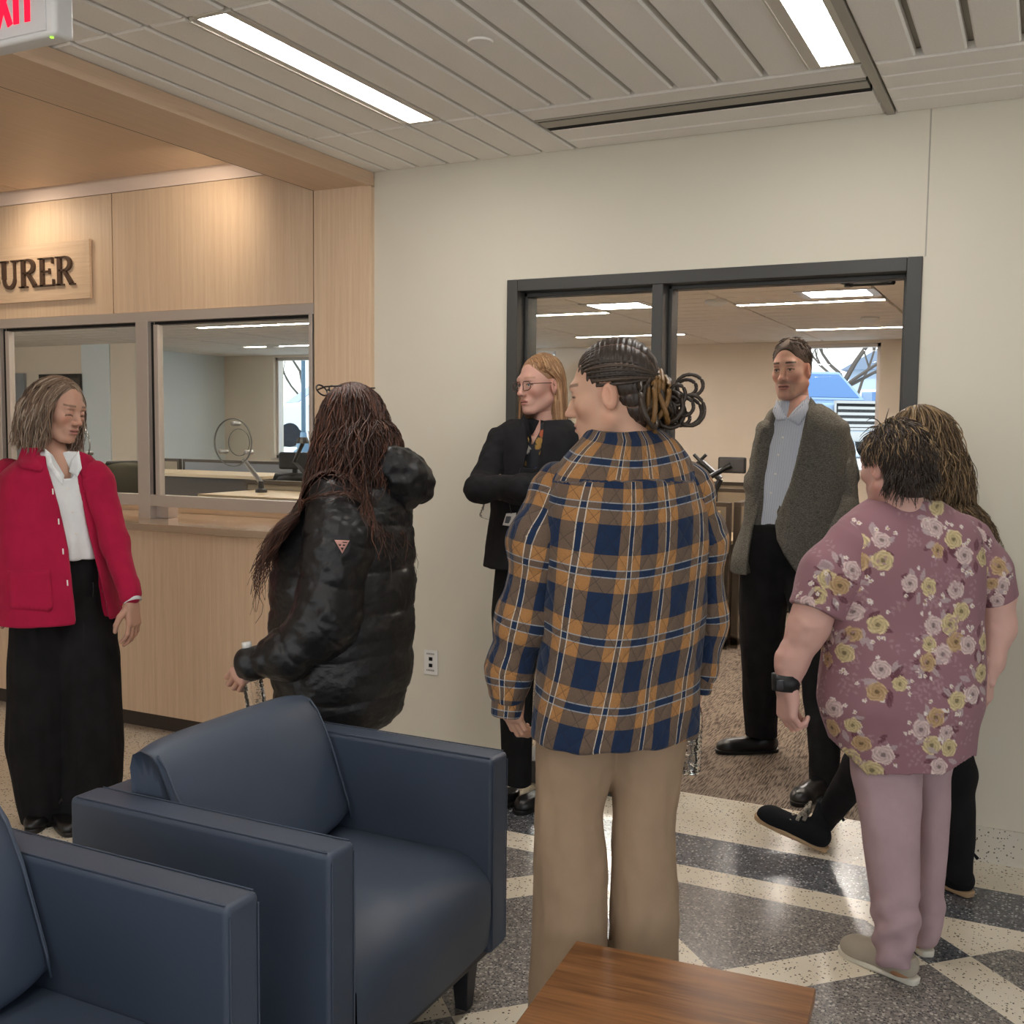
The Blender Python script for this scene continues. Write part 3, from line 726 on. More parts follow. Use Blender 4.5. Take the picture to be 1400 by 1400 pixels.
MB().tube([p0-o_, onY(333, 628, 5.72)-o_], .016, 8).build('arm', M['chrome'], t); MB().lathe([(0, 0), (.04, 0), (.04, .02), (.02, .03), (.02, p0[2]-1.09), (0, p0[2]-1.09)], (0, 0, 0), 12).build('base', M['black'], t)
p0 = onY(422, 652, 5.72); o_ = np.array([p0[0], p0[1], 1.10])
t = thing('desk_lamp', 'bent black swing arm in front of outside window', 'desk lamp', o_)
MB().tube([p0-o_, onY(402, 632, 5.72)-o_, onY(414, 606, 5.72)-o_], .014, 8).build('arm', M['black'], t); MB().lathe([(0, 0), (.05, 0), (.05, .02), (.018, .03), (.018, p0[2]-1.09), (0, p0[2]-1.09)], (0, 0, 0), 12).build('base', M['black'], t)
MB().lathe([(0, .03), (.03, .03), (.05, -.01), (0, -.01)], onY(414, 604, 5.72)-o_, 14).build('head', M['black'], t)

# ================================================================== outside
M['ground'] = mat('pale_concrete', srgb(226, 224, 220), .9, .2, var=.1, vscale=.6)
S(MB().box(-60, 40, OY1+.4, 70, .4, .98), 'ground', M['ground'])
M['paintb'] = mat('pale_blue_paint', srgb(146, 168, 196), .25, .5, coat=.6); M['paintw'] = mat('white_paint', srgb(236, 238, 242), .25, .5, coat=.6)
M['carglass'] = mat('car_glass', srgb(86, 120, 166), .08, .6); M['tyre'] = mat('tyre', srgb(40, 42, 48), .8, .2)
M['bark'] = mat('bark', srgb(96, 88, 82), .9, .1); M['leafg'] = mat('evergreen_leaf', srgb(128, 150, 112), .8, .2, var=.3, vscale=3)
def vehicle(name, label, loc, rz, paint, H=1.9, L=5.6, W=2.0):
    """front is -y, origin under the centre"""
    t = thing(name, label, 'vehicle', loc, rz); hw = W/2; h = H
    side = [(-L/2+.03, .42), (-L/2, .62), (-L/2+.02, h*.56), (-L/2+.10, h*.60), (-L/2+1.25, h*.655), (L/2-.05, h*.655), (L/2, .6), (L/2-.05, .42)]
    b = MB(); b.prism(side, 'x', -hw, hw); b.build('body', M[paint], t, .07, 3)
    g = MB(); y0, y1, y2, y3 = -L/2+1.15, -L/2+2.0, L/2-1.2, L/2-.6; zt, zb = h, h*.65
    V = [(-hw*.93, y0, zb), (hw*.93, y0, zb), (hw*.93, y3, zb), (-hw*.93, y3, zb), (-hw*.74, y1, zt), (hw*.74, y1, zt), (hw*.74, y2, zt), (-hw*.74, y2, zt)]
    g.add(V, [(0, 1, 5, 4), (1, 2, 6, 5), (2, 3, 7, 6), (3, 0, 4, 7), (4, 5, 6, 7), (0, 3, 2, 1)]); cab = g.build('cab', M[paint], t, .05, 3)
    def on(u, v, off, a, b_, c_, d_): return tuple(np.array(a)*(1-u)*(1-v)+np.array(b_)*u*(1-v)+np.array(c_)*u*v+np.array(d_)*(1-u)*v+np.array(off))
    Vn = [np.array(p) for p in V]
    for nm, (a, b_, c_, d_), off in (('windscreen', (0, 1, 5, 4), (0, -.012, .006)), ('side_glass', (1, 2, 6, 5), (.012, 0, .004)), ('side_glass', (3, 0, 4, 7), (-.012, 0, .004)), ('rear_glass', (2, 3, 7, 6), (0, .012, .004))):
        ps = [on(u, v, off, Vn[a], Vn[b_], Vn[c_], Vn[d_]) for u, v in ((.07, .1), (.93, .1), (.93, .9), (.07, .9))]
        q2 = [tuple(np.array(p)-np.array(off)*2.5) for p in ps]
        MB().add(ps+q2, [(0, 1, 2, 3), (7, 6, 5, 4)]+[(i, 4+i, 4+(i+1) % 4, (i+1) % 4) for i in range(4)]).build(nm, M['carglass'], t)
    yf = -L/2-.012; gr = MB(); gr.box(-.52, .52, yf-.01, yf+.05, h*.32, h*.61); o = gr.build('grille', M['gasket'], t, .01)
    sl = MB()
    for k in range(4): z = h*.345+k*h*.064; sl.box(-.48, .48, yf-.03, yf, z, z+h*.03)
    for a, b_, c_, d_ in ((-.56, .56, h*.60, h*.63), (-.56, .56, h*.31, h*.335), (-.57, -.52, h*.31, h*.63), (.52, .57, h*.31, h*.63)): sl.box(a, b_, yf-.035, yf, c_, d_)
    sl.build('grille_bar', M['chrome'], o)
    for s in (-1, 1):
        MB().box(s*.79-.17, s*.79+.17, yf-.01, yf+.06, h*.42, h*.54).build('headlight', M['paintw'], t, .02)
        MB().box(s*(hw+.12)-.11, s*(hw+.12)+.11, y0+.25, y0+.37, h*.64, h*.76).build('mirror', M[paint], t, .03)
        for yy in (-L/2+.95, L/2-1.05): MB().lathe([(0, -.13), (.22, -.13), (.38, -.10), (.38, .10), (.22, .13), (0, .13)], (s*(hw-.12), yy, .38), 20, 'x').build('wheel', M['tyre'], t)
    MB().box(-hw+.03, hw-.03, -L/2-.10, -L/2+.1, .36, .60).build('bumper', M['chrome'] if name == 'truck' else M['gasket'], t, .04)
    return t
pt = onY(1146, 594, 24)
vehicle('truck', 'pale blue pickup truck with chrome grille outside office window', (pt[0]-1.45, 26.0, .98), math.radians(40), 'paintb', 1.95, 5.8)
ps = onY(402, 594, 24.5)
vehicle('car', 'white and pale blue car outside window of the counter office', (ps[0]+.75, 25.2, .98), math.radians(-38), 'paintw', 1.78, 4.7, 1.9)
vehicle('car', 'second pale car parked right of white car outside', (ps[0]+4.6, 27.0, .98), math.radians(-30), 'paintb', 1.7, 4.7, 1.9)
# lamp post outside
p = onY(415, 600, 17.5)
t = thing('lamp_post', 'dark slim lamp post with flared base outside window', 'lamp post', (p[0], p[1], .98))
MB().lathe([(0, 0), (.20, 0), (.20, .06), (.13, .12), (.15, .2), (.08, .3), (.06, .45), (0, .45)], (0, 0, 0), 16).build('base', mat('lamp_post_grey', srgb(96, 120, 140), .5, .4), t, smooth=True)
MB().lathe([(.045, .4), (.04, 4.2)], (0, 0, 0), 12).build('post', bpy.data.materials['lamp_post_grey'], t, smooth=True)
# trees
def tree(x, y, label, seed, green=0, H=6, spread=.55, lean=(0, 0)):
    rnd = random.Random(seed); t = thing('tree', label, 'tree', (x, y, .98)); b = MB(); tips = []
    def grow(p, d, L, r, n):
        pts = [p]; q = p
        for k in range(4):
            d = d+np.array([rnd.gauss(0, .13), rnd.gauss(0, .13), rnd.gauss(.02, .08)]); d /= np.linalg.norm(d); q = q+d*L/4; pts.append(q)
        b.tube(pts, [r*(1-.12*k) for k in range(5)], 5, False)
        if n == 0: tips.append(pts); return
        for k in range(3 if n > 1 else 4):
            a = rnd.uniform(0, 2*PI); dv = d+spread*np.array([math.cos(a), math.sin(a), rnd.uniform(-.3, .5)])*rnd.uniform(.8, 1.5); dv /= np.linalg.norm(dv)
            grow(pts[rnd.choice([2, 3, 4])], dv, L*rnd.uniform(.6, .8), r*.55, n-1)
    d0 = np.array([lean[0], lean[1], 1.]); grow(np.zeros(3), d0/np.linalg.norm(d0), H*.42, .11, 4)
    b.build('trunk', M['bark'], t)
    if green:
        V, Fc = [], []
        for pts in tips:
            for k in range(green):
                c0 = pts[rnd.randrange(1, 5)]+np.array([rnd.gauss(0, .1) for _ in range(3)]); s = rnd.uniform(.03, .07)
                u = np.array([rnd.gauss(0, 1) for _ in range(3)]); u /= np.linalg.norm(u); v = np.cross(u, [rnd.gauss(0, 1) for _ in range(3)]); v /= np.linalg.norm(v)+1e-6
                i = len(V); V += [c0-u*s*1.6, c0+v*s, c0+u*s*1.6, c0-v*s]; Fc.append((i, i+1, i+2, i+3))
        mesh_obj('foliage', V, Fc, M['leafg'], t)
tree(onY(1128, 560, 31)[0], 31, 'spreading sparse leaved tree behind the truck outside doorway office', 3, 7, 8.5, .85, (.1, 0))
tree(onY(1185, 560, 38)[0], 38, 'sparse green tree outside at right edge of far window', 5, 9, 6.5, .6)
tree(onY(400, 560, 31)[0], 31, 'bare tree outside the counter office window', 8, 0, 7, .7, (.2, 0))
tree(onY(425, 560, 40)[0], 40, 'second bare tree farther outside counter office window', 11, 0, 7.5, .7)
# house
ph = onY(1186, 575, 46)
t = thing('house', 'pale blue house far outside at right edge of window', 'house', (ph[0]+3.2, 48, .98))
MB().box(-4, 4, -2, 4, 0, 3.1).build('wall', mat('pale_siding', srgb(176, 190, 206), .8, .2), t)
MB().prism([(-4.3, 3.1), (4.3, 3.1), (0, 5.6)], 'y', -2.3, 4.3).build('roof', mat('grey_shingle', srgb(128, 140, 158), .9, .1), t)
for x in (-3, -1.2, 1.5):
    f = MB().box(x-.55, x+.55, -2.05, -1.98, .9, 2.3).build('window', M['paintw'], t)
    MB().box(x-.45, x+.45, -2.08, -2.04, 1.0, 2.2).build('pane', M['carglass'], f)
# ================================================================== light
wld = bpy.data.worlds.new('world'); SC.world = wld; wld.use_nodes = True; nt = wld.node_tree
bg = nt.nodes['Background']; tc = nt.nodes.new('ShaderNodeTexCoord'); sp = nt.nodes.new('ShaderNodeSeparateXYZ'); nt.links.new(tc.outputs['Generated'], sp.inputs[0])
zc = E(nt, sp.outputs[2]); nt.links.new(mixc(nt, zc.sm(0.0, .7), (.95, .97, 1.0), (.55, .74, 1.0)).v, bg.inputs[0]); bg.inputs[1].default_value = 1.9
sun = bpy.data.lights.new('sun', 'SUN'); sun.energy = 3.2; sun.angle = .01; sun.color = (1, .95, .88)
so = bpy.data.objects.new('sun', sun); COL.objects.link(so); so.rotation_euler = Vector((.55, .62, -.75)).to_track_quat('-Z', 'Y').to_euler()
# recessed downlights in the wood soffit
M['spot'] = mat_emit('downlight_lens', (1, .80, .6), .22)
for i, x in enumerate((-3.47, -4.92, -6.1)):
    t = thing('downlight', 'recessed round downlight in the wood soffit over service windows', 'downlight', (x, 3.80, 2.80), 0, 'soffit downlights')
    MB().lathe([(.045, -.003), (.06, -.003), (.06, .0), (.045, 0), (.045, -.003)], (0, 0, 0), 24).build('trim_ring', M['woodh'], t)
    MB().lathe([(0, -.001), (.044, -.001), (.044, .001), (0, .001)], (0, 0, 0), 24).build('lens', M['spot'], t)
    l = bpy.data.lights.new('downlight_lamp', 'SPOT'); l.energy = 18; l.color = (1, .84, .66); l.spot_size = math.radians(130); l.spot_blend = 1; l.shadow_soft_size = .15
    lo = bpy.data.objects.new('downlight_lamp', l); COL.objects.link(lo); lo.parent = t; lo.location = (0, 0, -.02); lo.rotation_euler = Vector((-.52 if i == 0 else .05, .40, -.42)).to_track_quat('-Z', 'Y').to_euler()
# daylight through the big lobby windows
for nm, loc, rot, sx, sy in (('portal_front', (-2.0, YB-.05, 1.4), (PI/2, 0, 0), 8.4, 2.42), ('portal_right', (XR+.1, -.95, 1.5), (PI/2, 0, PI/2), 6.3, 2.27)):
    l = bpy.data.lights.new(nm, 'AREA'); l.shape = 'RECTANGLE'; l.size = sx; l.size_y = sy; l.cycles.is_portal = True
    lo = bpy.data.objects.new(nm, l); COL.objects.link(lo); lo.location = loc; lo.rotation_euler = rot
# ================================================================== people: implicit-surface modelling
import openvdb as vdb
from mathutils.bvhtree import BVHTree
RNG = np.random.default_rng(5)
_T = RNG.random((32, 32, 32)).astype(np.float32)
def vnoise(P, f=1., seed=0):
    q = np.asarray(P)*f+seed*7.31; i = np.floor(q).astype(int); t = q-i; t = t*t*(3-2*t); r = 0
    for dx in (0, 1):
        for dy in (0, 1):
            for dz in (0, 1):
                w = (t[:, 0] if dx else 1-t[:, 0])*(t[:, 1] if dy else 1-t[:, 1])*(t[:, 2] if dz else 1-t[:, 2])
                r = r+w*_T[(i[:, 0]+dx) % 32, (i[:, 1]+dy) % 32, (i[:, 2]+dz) % 32]
    return r*2-1
class Grid:
    def __init__(s, lo, hi, h):
        s.lo = np.array(lo, float); s.h = h; s.n = np.ceil((np.array(hi)-s.lo)/h).astype(int)+1
        s.f = np.full(s.n, 1., np.float32); s.ax = [(s.lo[i]+h*np.arange(s.n[i])).astype(np.float32) for i in range(3)]
    def put(s, prim, k=.02, op='u'):
        fn, lo, hi = prim; m = k+3*s.h
        if lo is None: sl = (slice(None),)*3
        else:
            a = np.clip(np.floor((np.array(lo)-m-s.lo)/s.h).astype(int), 0, s.n); b = np.clip(np.ceil((np.array(hi)+m-s.lo)/s.h).astype(int)+1, 0, s.n)
            if np.any(b <= a): return s
            sl = tuple(slice(a[i], b[i]) for i in range(3))
        X = s.ax[0][sl[0]][:, None, None]; Y = s.ax[1][sl[1]][None, :, None]; Z = s.ax[2][sl[2]][None, None, :]
        d = fn(X, Y, Z).astype(np.float32); A = s.f[sl]
        if op == 'u': hh = np.clip(.5+.5*(A-d)/k, 0, 1); s.f[sl] = A*(1-hh)+d*hh-k*hh*(1-hh)
        else:
            if op == 's': d = -d
            hh = np.clip(.5-.5*(A-d)/k, 0, 1); s.f[sl] = A*(1-hh)+d*hh+k*hh*(1-hh)
        return s
    def mesh(s, smooth=2):
        f = s.f
        for ax in range(3):
            for e in (0, -1):
                ix = [slice(None)]*3; ix[ax] = e; f[tuple(ix)] = np.maximum(f[tuple(ix)], s.h*.5)
        g = vdb.FloatGrid(1.); g.copyFromArray(np.clip(f, -3*s.h, 3*s.h)); p, t, q = g.convertToPolygons(isovalue=0., adaptivity=0.)
        V = p.astype(np.float64)*s.h+s.lo; Q = q.astype(np.int64)
        if len(Q):
            a, b, c = V[Q[:, 0]], V[Q[:, 1]], V[Q[:, 2]]
            if np.einsum('ij,ij->', a, np.cross(b, c)) < 0: Q = Q[:, ::-1]
        return relax(V, Q, smooth), Q
def nbr(V, Q):
    e = np.concatenate([Q[:, [0, 1]], Q[:, [1, 2]], Q[:, [2, 3]], Q[:, [3, 0]]]); n = len(V)
    c = np.bincount(e[:, 0], minlength=n)+np.bincount(e[:, 1], minlength=n)
    return e, np.maximum(c, 1)
def relax(V, Q, it):
    if not it: return V
    e, c = nbr(V, Q); n = len(V)
    for k in range(it*2):
        S = np.stack([np.bincount(e[:, 0], V[e[:, 1], j], n)+np.bincount(e[:, 1], V[e[:, 0], j], n) for j in range(3)], 1)/c[:, None]
        V = V+(.5 if k % 2 == 0 else -.52)*(S-V)
    return V
def normals(V, Q):
    n = np.cross(V[Q[:, 2]]-V[Q[:, 0]], V[Q[:, 3]]-V[Q[:, 1]]); N = np.zeros_like(V)
    for j in range(4):
        for k in range(3): N[:, k] += np.bincount(Q[:, j], n[:, k], len(V))
    return N/(np.linalg.norm(N, axis=1, keepdims=True)+1e-12)
def ell(c, r, R=None):
    c = np.array(c, float); r = np.array(r, float); m = r.max() if R is not None else r
    def fn(X, Y, Z):
        x, y, z = X-c[0], Y-c[1], Z-c[2]
        if R is not None: x, y, z = [R[0][i]*x+R[1][i]*y+R[2][i]*z for i in range(3)]
        k0 = np.sqrt((x/r[0])**2+(y/r[1])**2+(z/r[2])**2); k1 = np.sqrt((x/r[0]**2)**2+(y/r[1]**2)**2+(z/r[2]**2)**2)+1e-9
        return k0*(k0-1)/k1
    return fn, c-m, c+m
def cap(a, b, ra, rb=None):
    a = np.array(a, float); b = np.array(b, float); rb = ra if rb is None else rb; ba = b-a; L = float(ba@ba)+1e-12
    def fn(X, Y, Z):
        t = np.clip(((X-a[0])*ba[0]+(Y-a[1])*ba[1]+(Z-a[2])*ba[2])/L, 0, 1)
        return np.sqrt((X-a[0]-t*ba[0])**2+(Y-a[1]-t*ba[1])**2+(Z-a[2]-t*ba[2])**2)-(ra+(rb-ra)*t)
    r = max(ra, rb); return fn, np.minimum(a, b)-r, np.maximum(a, b)+r
def loft(st, p=2.2):
    """stations (z, cx, cy, a, b): stacked super-ellipses"""
    st = sorted(st); z = np.array([s[0] for s in st]); C = [np.array([s[i] for s in st]) for i in range(1, 5)]
    # smooth interpolation of the stations
    zz = np.linspace(z[0], z[-1], 90); CC = [np.interp(zz, z, c) for c in C]
    for i in range(4):
        for _ in range(3): CC[i][1:-1] = (CC[i][:-2]+2*CC[i][1:-1]+CC[i][2:])/4
    def fn(X, Y, Z):
        cx, cy, a, b = [np.interp(Z.ravel(), zz, c).reshape(Z.shape) for c in CC]
        rho = (np.abs((X-cx)/a)**p+np.abs((Y-cy)/b)**p)**(1/p)
        d = (rho-1)*np.minimum(a, b)
        return np.maximum(d, np.maximum(Z-z[-1], z[0]-Z))
    ma, mb_ = C[2].max(), C[3].max()
    return fn, np.array([C[0].min()-ma, C[1].min()-mb_, z[0]]), np.array([C[0].max()+ma, C[1].max()+mb_, z[-1]])
def half(n, off):
    """half space n.p < off"""
    n = np.array(n, float)
    return (lambda X, Y, Z: n[0]*X+n[1]*Y+n[2]*Z-off), None, None
def rotm(yaw=0, pitch=0, roll=0):
    """yaw to the left (+), pitch down (+), roll; columns are the x, y (forward), z axes"""
    return np.array(Matrix.Rotation(yaw, 3, 'Z') @ Matrix.Rotation(-pitch, 3, 'X') @ Matrix.Rotation(roll, 3, 'Y'))
def join(*parts):
    V, Q, A, o = [], [], [], 0
    for p in parts:
        V.append(p[0]); Q.append(p[1]+o); o += len(p[0])
        if len(p) > 2: A.append(p[2])
    return np.concatenate(V), np.concatenate(Q), (np.concatenate(A) if A else None)
def grid_for(prims, h, pad=.03):
    return Grid(np.min([p[1] for p in prims], axis=0)-pad, np.max([p[2] for p in prims], axis=0)+pad, h)
def chain(pts, rad): return [cap(pts[i], pts[i+1], rad[i], rad[i+1]) for i in range(len(pts)-1)]
def chain_uv(V, pts):
    """(angle, length along) of points V about a polyline"""
    pts = np.array(pts); best = np.full(len(V), 9e9); T = np.zeros(len(V)); A = np.zeros(len(V)); R = np.zeros(len(V)); L0 = 0
    for i in range(len(pts)-1):
        a, b = pts[i], pts[i+1]; d = b-a; L = np.linalg.norm(d); d = d/L; t = np.clip((V-a)@d, 0 if i else -1, L if i < len(pts)-2 else L+1)
        w = V-a-t[:, None]*d; r = np.linalg.norm(w, axis=1); u = np.cross(d, [0, 1., .1]); u /= np.linalg.norm(u); v = np.cross(d, u)
        m = r < best; best = np.where(m, r, best); T = np.where(m, L0+t, T); A = np.where(m, np.arctan2(w@v, w@u), A); L0 += L
    return A, T, best

class Person:
    def __init__(s, label, px, d0, facing):
        """facing: degrees of the world direction the chest points to"""
        p = at(px, 700, d0); s.o = np.array([p[0], p[1], 0.]); s.d0 = d0; s.rz = math.radians(facing-90)
        s.root = thing('person', label, 'person', s.o, s.rz)
        c, n = math.cos(s.rz), math.sin(s.rz); s.R = np.array([[c, -n, 0], [n, c, 0], [0, 0, 1]])
        r = ray(px, 700); r[2] = 0; r /= np.linalg.norm(r); s.view = s.R.T @ r; s.lat = np.array([s.view[1], -s.view[0], 0]); s.cosa = float(r @ [CR[2][0], CR[2][1], 0])
    def P(s, x, y, dd=0): return s.R.T @ (at(x, y, s.d0+dd)-s.o)
    def W(s, V): return np.asarray(V) @ s.R.T+s.o
    def m(s, px, dd=0): return px*(s.d0+dd)/F_PX
    def sil(s, rows, scale=1., off=0.):
        out = []
        for r in rows:
            y, xl, xr = r[:3]; q = r[3] if len(r) > 3 else .65; dd = r[4] if len(r) > 4 else 0
            c = s.P((xl+xr)/2, y, dd); w = s.m((xr-xl)/2, dd)*s.cosa
            a = w/math.sqrt(s.lat[0]**2+(q*s.lat[1])**2); a = a*scale+off; out.append((c[2], c[0], c[1], a, a*q if off == 0 else (a-off)*q+off))
        return out
    def limb(s, rows, extra=0.): return [s.P(r[0], r[1], r[3] if len(r) > 3 else 0) for r in rows], [s.m(r[2])+extra for r in rows]
    def px(s, V):
        c = (s.W(V)-[0, 0, HCAM]) @ CR.T
        return c[:, 0]/c[:, 2]*F_PX+700, c[:, 1]/c[:, 2]*F_PX+700, c[:, 2]
    def carve(s, poly, dmax, dmin=-1.):
        """a region seen through an outline, from depth dmin to dmax: openings of jackets"""
        poly = np.array(poly, float)
        def fn(X, Y, Z):
            sh = np.broadcast(X, Y, Z).shape; V = np.stack([np.broadcast_to(a, sh).ravel() for a in (X, Y, Z)], 1)
            x, y, d = s.px(V); dist = np.full(len(V), 9e9); ins = np.zeros(len(V), bool)
            for i in range(len(poly)):
                a, b = poly[i], poly[(i+1) % len(poly)]; e = b-a; t = np.clip(((x-a[0])*e[0]+(y-a[1])*e[1])/(e@e), 0, 1)
                dist = np.minimum(dist, (x-a[0]-t*e[0])**2+(y-a[1]-t*e[1])**2)
                cr = ((a[1] > y) != (b[1] > y)); ins ^= cr & (x < (b[0]-a[0])*(y-a[1])/((b[1]-a[1]) if b[1] != a[1] else 1e-9)+a[0])
            sd = np.sqrt(dist)*s.d0/F_PX*np.where(ins, -1, 1)
            return np.maximum(sd, np.maximum(d-(s.d0+dmax), (s.d0+dmin)-d)).reshape(sh)
        return fn, None, None
    def part(s, name, V, Q, m, parent=None, attrs=None, label=None):
        return mesh_obj(name, V, Q, m, parent or s.root, smooth=True, attrs=attrs, label=label)
    def bvh(s, V, Q): return BVHTree.FromPolygons([tuple(v) for v in s.W(V)], [tuple(map(int, q)) for q in Q])
    def patch(s, name, poly, tree, m, parent, th=.004, n=10, puff=0., label=None, sink=.0):
        """cloth piece lying on a surface: outline in photo positions, real thickness"""
        bm = bmesh.new(); vs = [bm.verts.new((x, y, 0)) for x, y in poly]; f = bm.faces.new(vs)
        bmesh.ops.triangulate(bm, faces=[f])
        for _ in range(12):
            mx = max(x for x, y in poly)-min(x for x, y in poly); my = max(y for x, y in poly)-min(y for x, y in poly); lim = max(mx, my)/n
            ed = [e for e in bm.edges if e.calc_length() > lim]
            if not ed: break
            bmesh.ops.subdivide_edges(bm, edges=ed, cuts=1); bmesh.ops.triangulate(bm, faces=bm.faces[:])
        xy = [(v.co.x, v.co.y) for v in bm.verts]; bm.verts.index_update(); F_ = [[v.index for v in f.verts] for f in bm.faces]; B = [e for e in bm.edges if len(e.link_faces) == 1]
        Bd = [(e.verts[0].index, e.verts[1].index) for e in B]; bset = {i for e in Bd for i in e}; bm.free()
        o = Vector((0, 0, HCAM)); D_ = []
        for x, y in xy:
            r = Vector(ray(x, y)); h = tree.ray_cast(o, r.normalized()); D_.append(h[3]/r.length if h[0] is not None else None)
        good = [d for d in D_ if d is not None] or [s.d0]; md = float(np.median(good))
        for it in range(len(D_)):
            if D_[it] is None or abs(D_[it]-md) > .25:
                j = min((k for k in range(len(D_)) if D_[k] is not None and abs(D_[k]-md) <= .25), key=lambda k: (xy[k][0]-xy[it][0])**2+(xy[k][1]-xy[it][1])**2, default=None)
                D_[it] = D_[j] if j is not None else md
        nb_ = [set() for _ in xy]
        for f in F_:
            for a in f: nb_[a].update(f)
        for _ in range(6): D_ = [.4*D_[i]+.6*sum(D_[j] for j in nb_[i])/len(nb_[i]) for i in range(len(D_))]
        n_ = len(xy); top = [s.R.T @ (at(x, y, d-th-(0 if i in bset else puff)+sink)-s.o) for i, ((x, y), d) in enumerate(zip(xy, D_))]
        bot = [s.R.T @ (at(x, y, d+.006)-s.o) for (x, y), d in zip(xy, D_)]
        Fc = [tuple(f) for f in F_]+[tuple(n_+i for i in f[::-1]) for f in F_]+[(a, b, n_+b, n_+a) for a, b in Bd]
        bm = bmesh.new(); vv = [bm.verts.new(tuple(map(float, v))) for v in top+bot]
        for f in Fc:
            try: bm.faces.new([vv[i] for i in f])
            except ValueError: pass
        bmesh.ops.recalc_face_normals(bm, faces=bm.faces[:]); me = bpy.data.meshes.new(name); bm.to_mesh(me); bm.free(); me.materials.append(m)
        me.polygons.foreach_set('use_smooth', np.full(len(me.polygons), True))
        ob = bpy.data.objects.new(name, me); COL.objects.link(ob); ob.parent = parent
        if label: ob['label'] = label
        return ob

# ------------------------------------------------------------------ head, hands, hair, shoes
def head_mesh(skin, lips, brow, h=.0026, jaw=1., nose=1., neck=.050, open_eyes=True, beard=None, brows=1., ears=True, male=False, smile=0.):
    g = Grid((-.115, -.15, -.165), (.115, .15, .15), h)
    g.put(ell((0, -.012, .045), (.074, .094, .080)), .02)
    g.put(ell((0, .028, -.012), (.0615, .061, .085)), .03)
    for s in (-1, 1):
        g.put(ell((s*.040, .054, -.014), (.024, .028, .022)), .022)
        g.put(cap((s*.053*jaw, -.002, -.050), (s*.024*jaw, .058, -.093), .019, .016), .028)
    g.put(ell((0, .073, -.094), (.023*jaw, .019, .016)), .02); g.put(ell((0, .076, -.058), (.030, .018, .024)), .02)
    g.put(cap((-.034, .079, .031), (.034, .079, .031), .0125), .022)
    for s in (-1, 1): g.put(ell((s*.032, .103, .009), (.018, .018, .0125)), .012, 's')
    for s in (-1, 1):
        g.put(ell((s*.0315, .0765, .008), (.0155, .0145, .0125)), .006)
        if open_eyes: g.put(ell((s*.0315, .0935, .0075), (.0125, .010, .0042)), .003, 's')
    g.put(cap((0, .086, .018), (0, .106*1, -.022), .0075*nose, .0105*nose), .012); g.put(ell((0, .108, -.026), (.0115*nose, .012*nose, .0095*nose)), .006)
    for s in (-1, 1): g.put(ell((s*.0125*nose, .098, -.029), (.0075*nose, .010, .0075*nose)), .006)
    g.put(ell((0, .0905, -.0545), (.023+smile, .0095, .0055)), .005); g.put(ell((0, .0895, -.0665), (.020+smile, .0105, .0065)), .006)
    g.put(cap((-.021-smile, .097, -.0605+smile*.3), (.021+smile, .097, -.0605+smile*.3), .0022), .004, 's')
    if ears:
        for s in (-1, 1):
            R = rotm(s*-.35, 0, 0)
            g.put(ell((s*.077, -.010, -.002), (.0105, .0185, .031), R), .008); g.put(ell((s*.088, -.004, .003), (.0075, .0105, .019), R), .005, 's')
    g.put(cap((0, -.022, -.055), (0, -.036, -.125), neck, neck), .03)
    V, Q = g.mesh(2); C = np.tile(np.array([*skin, 1.]), (len(V), 1)); x, y, z = V.T; ax = np.abs(x)
    def mix(mask, col, a=1.):
        w = np.clip(mask, 0, 1)[:, None]*a; C[:, :3] = C[:, :3]*(1-w)+np.array(col)*w
    red = np.array(skin)*np.array([1.06, .84, .80])
    mix(np.exp(-((ax-.045)**2+(z+.025)**2)/.0004)*(y > .03), red, .6); mix(np.exp(-(x**2+(z+.026)**2)/.00012)*(y > .09), red, .6)
    mix((np.exp(-((ax-.08)**2)/.0002))*(y < .02), red, .5)
    if beard is not None:
        b = ((z < -.045) & (y > -.02) & (z > -.125)).astype(float)*(1-np.exp(-((ax/.026)**2+((z+.064)/.012)**2)*1.0)*(y > .07)*.9)
        mo = np.exp(-(((z+.0455)/.0085)**4+(ax/.033)**6))*(y > .06); gt = np.exp(-(((ax-.031)/.010)**4+((z+.072)/.030)**4))*(y > .03)
        mix(b*.25, beard); mix(mo, beard, .8); mix(gt, beard, .6)
    lp = (((x/(.024+smile))**2+((z+.0605)/.0115)**2) < 1) & (y > .075); mix(lp.astype(float), lips, .85)
    mix(((np.abs(z+.0605-smile*.3) < .0022) & (ax < .021+smile) & (y > .075)).astype(float), np.array(lips)*.35, .9)  # shade of the groove between the lips, put into the colour
    bz = .0335+.0035*np.cos((ax-.034)/.02); mix(((np.abs(z-bz) < .0034) & (ax > .014) & (ax < .052) & (y > .05)).astype(float), brow, brows)
    lz = .0125 if open_eyes else .0015
    mix(((np.abs(z-lz+((ax-.0315)/.016)**2*.004) < .0022) & (ax > .016) & (ax < .049) & (y > .065)).astype(float), (.02, .015, .012), .85)
    mix(((np.abs(z-.0225) < .002) & (ax > .018) & (ax < .046) & (y > .06)).astype(float), np.array(skin)*.55, .6)  # eyelid crease shade painted as darker skin
    mix(np.exp(-((ax-.008)**2+(z+.0345)**2)/.000008)*(y > .094), np.array(skin)*.25, .7)  # shade inside the nostrils painted into the skin colour
    return V, Q, C
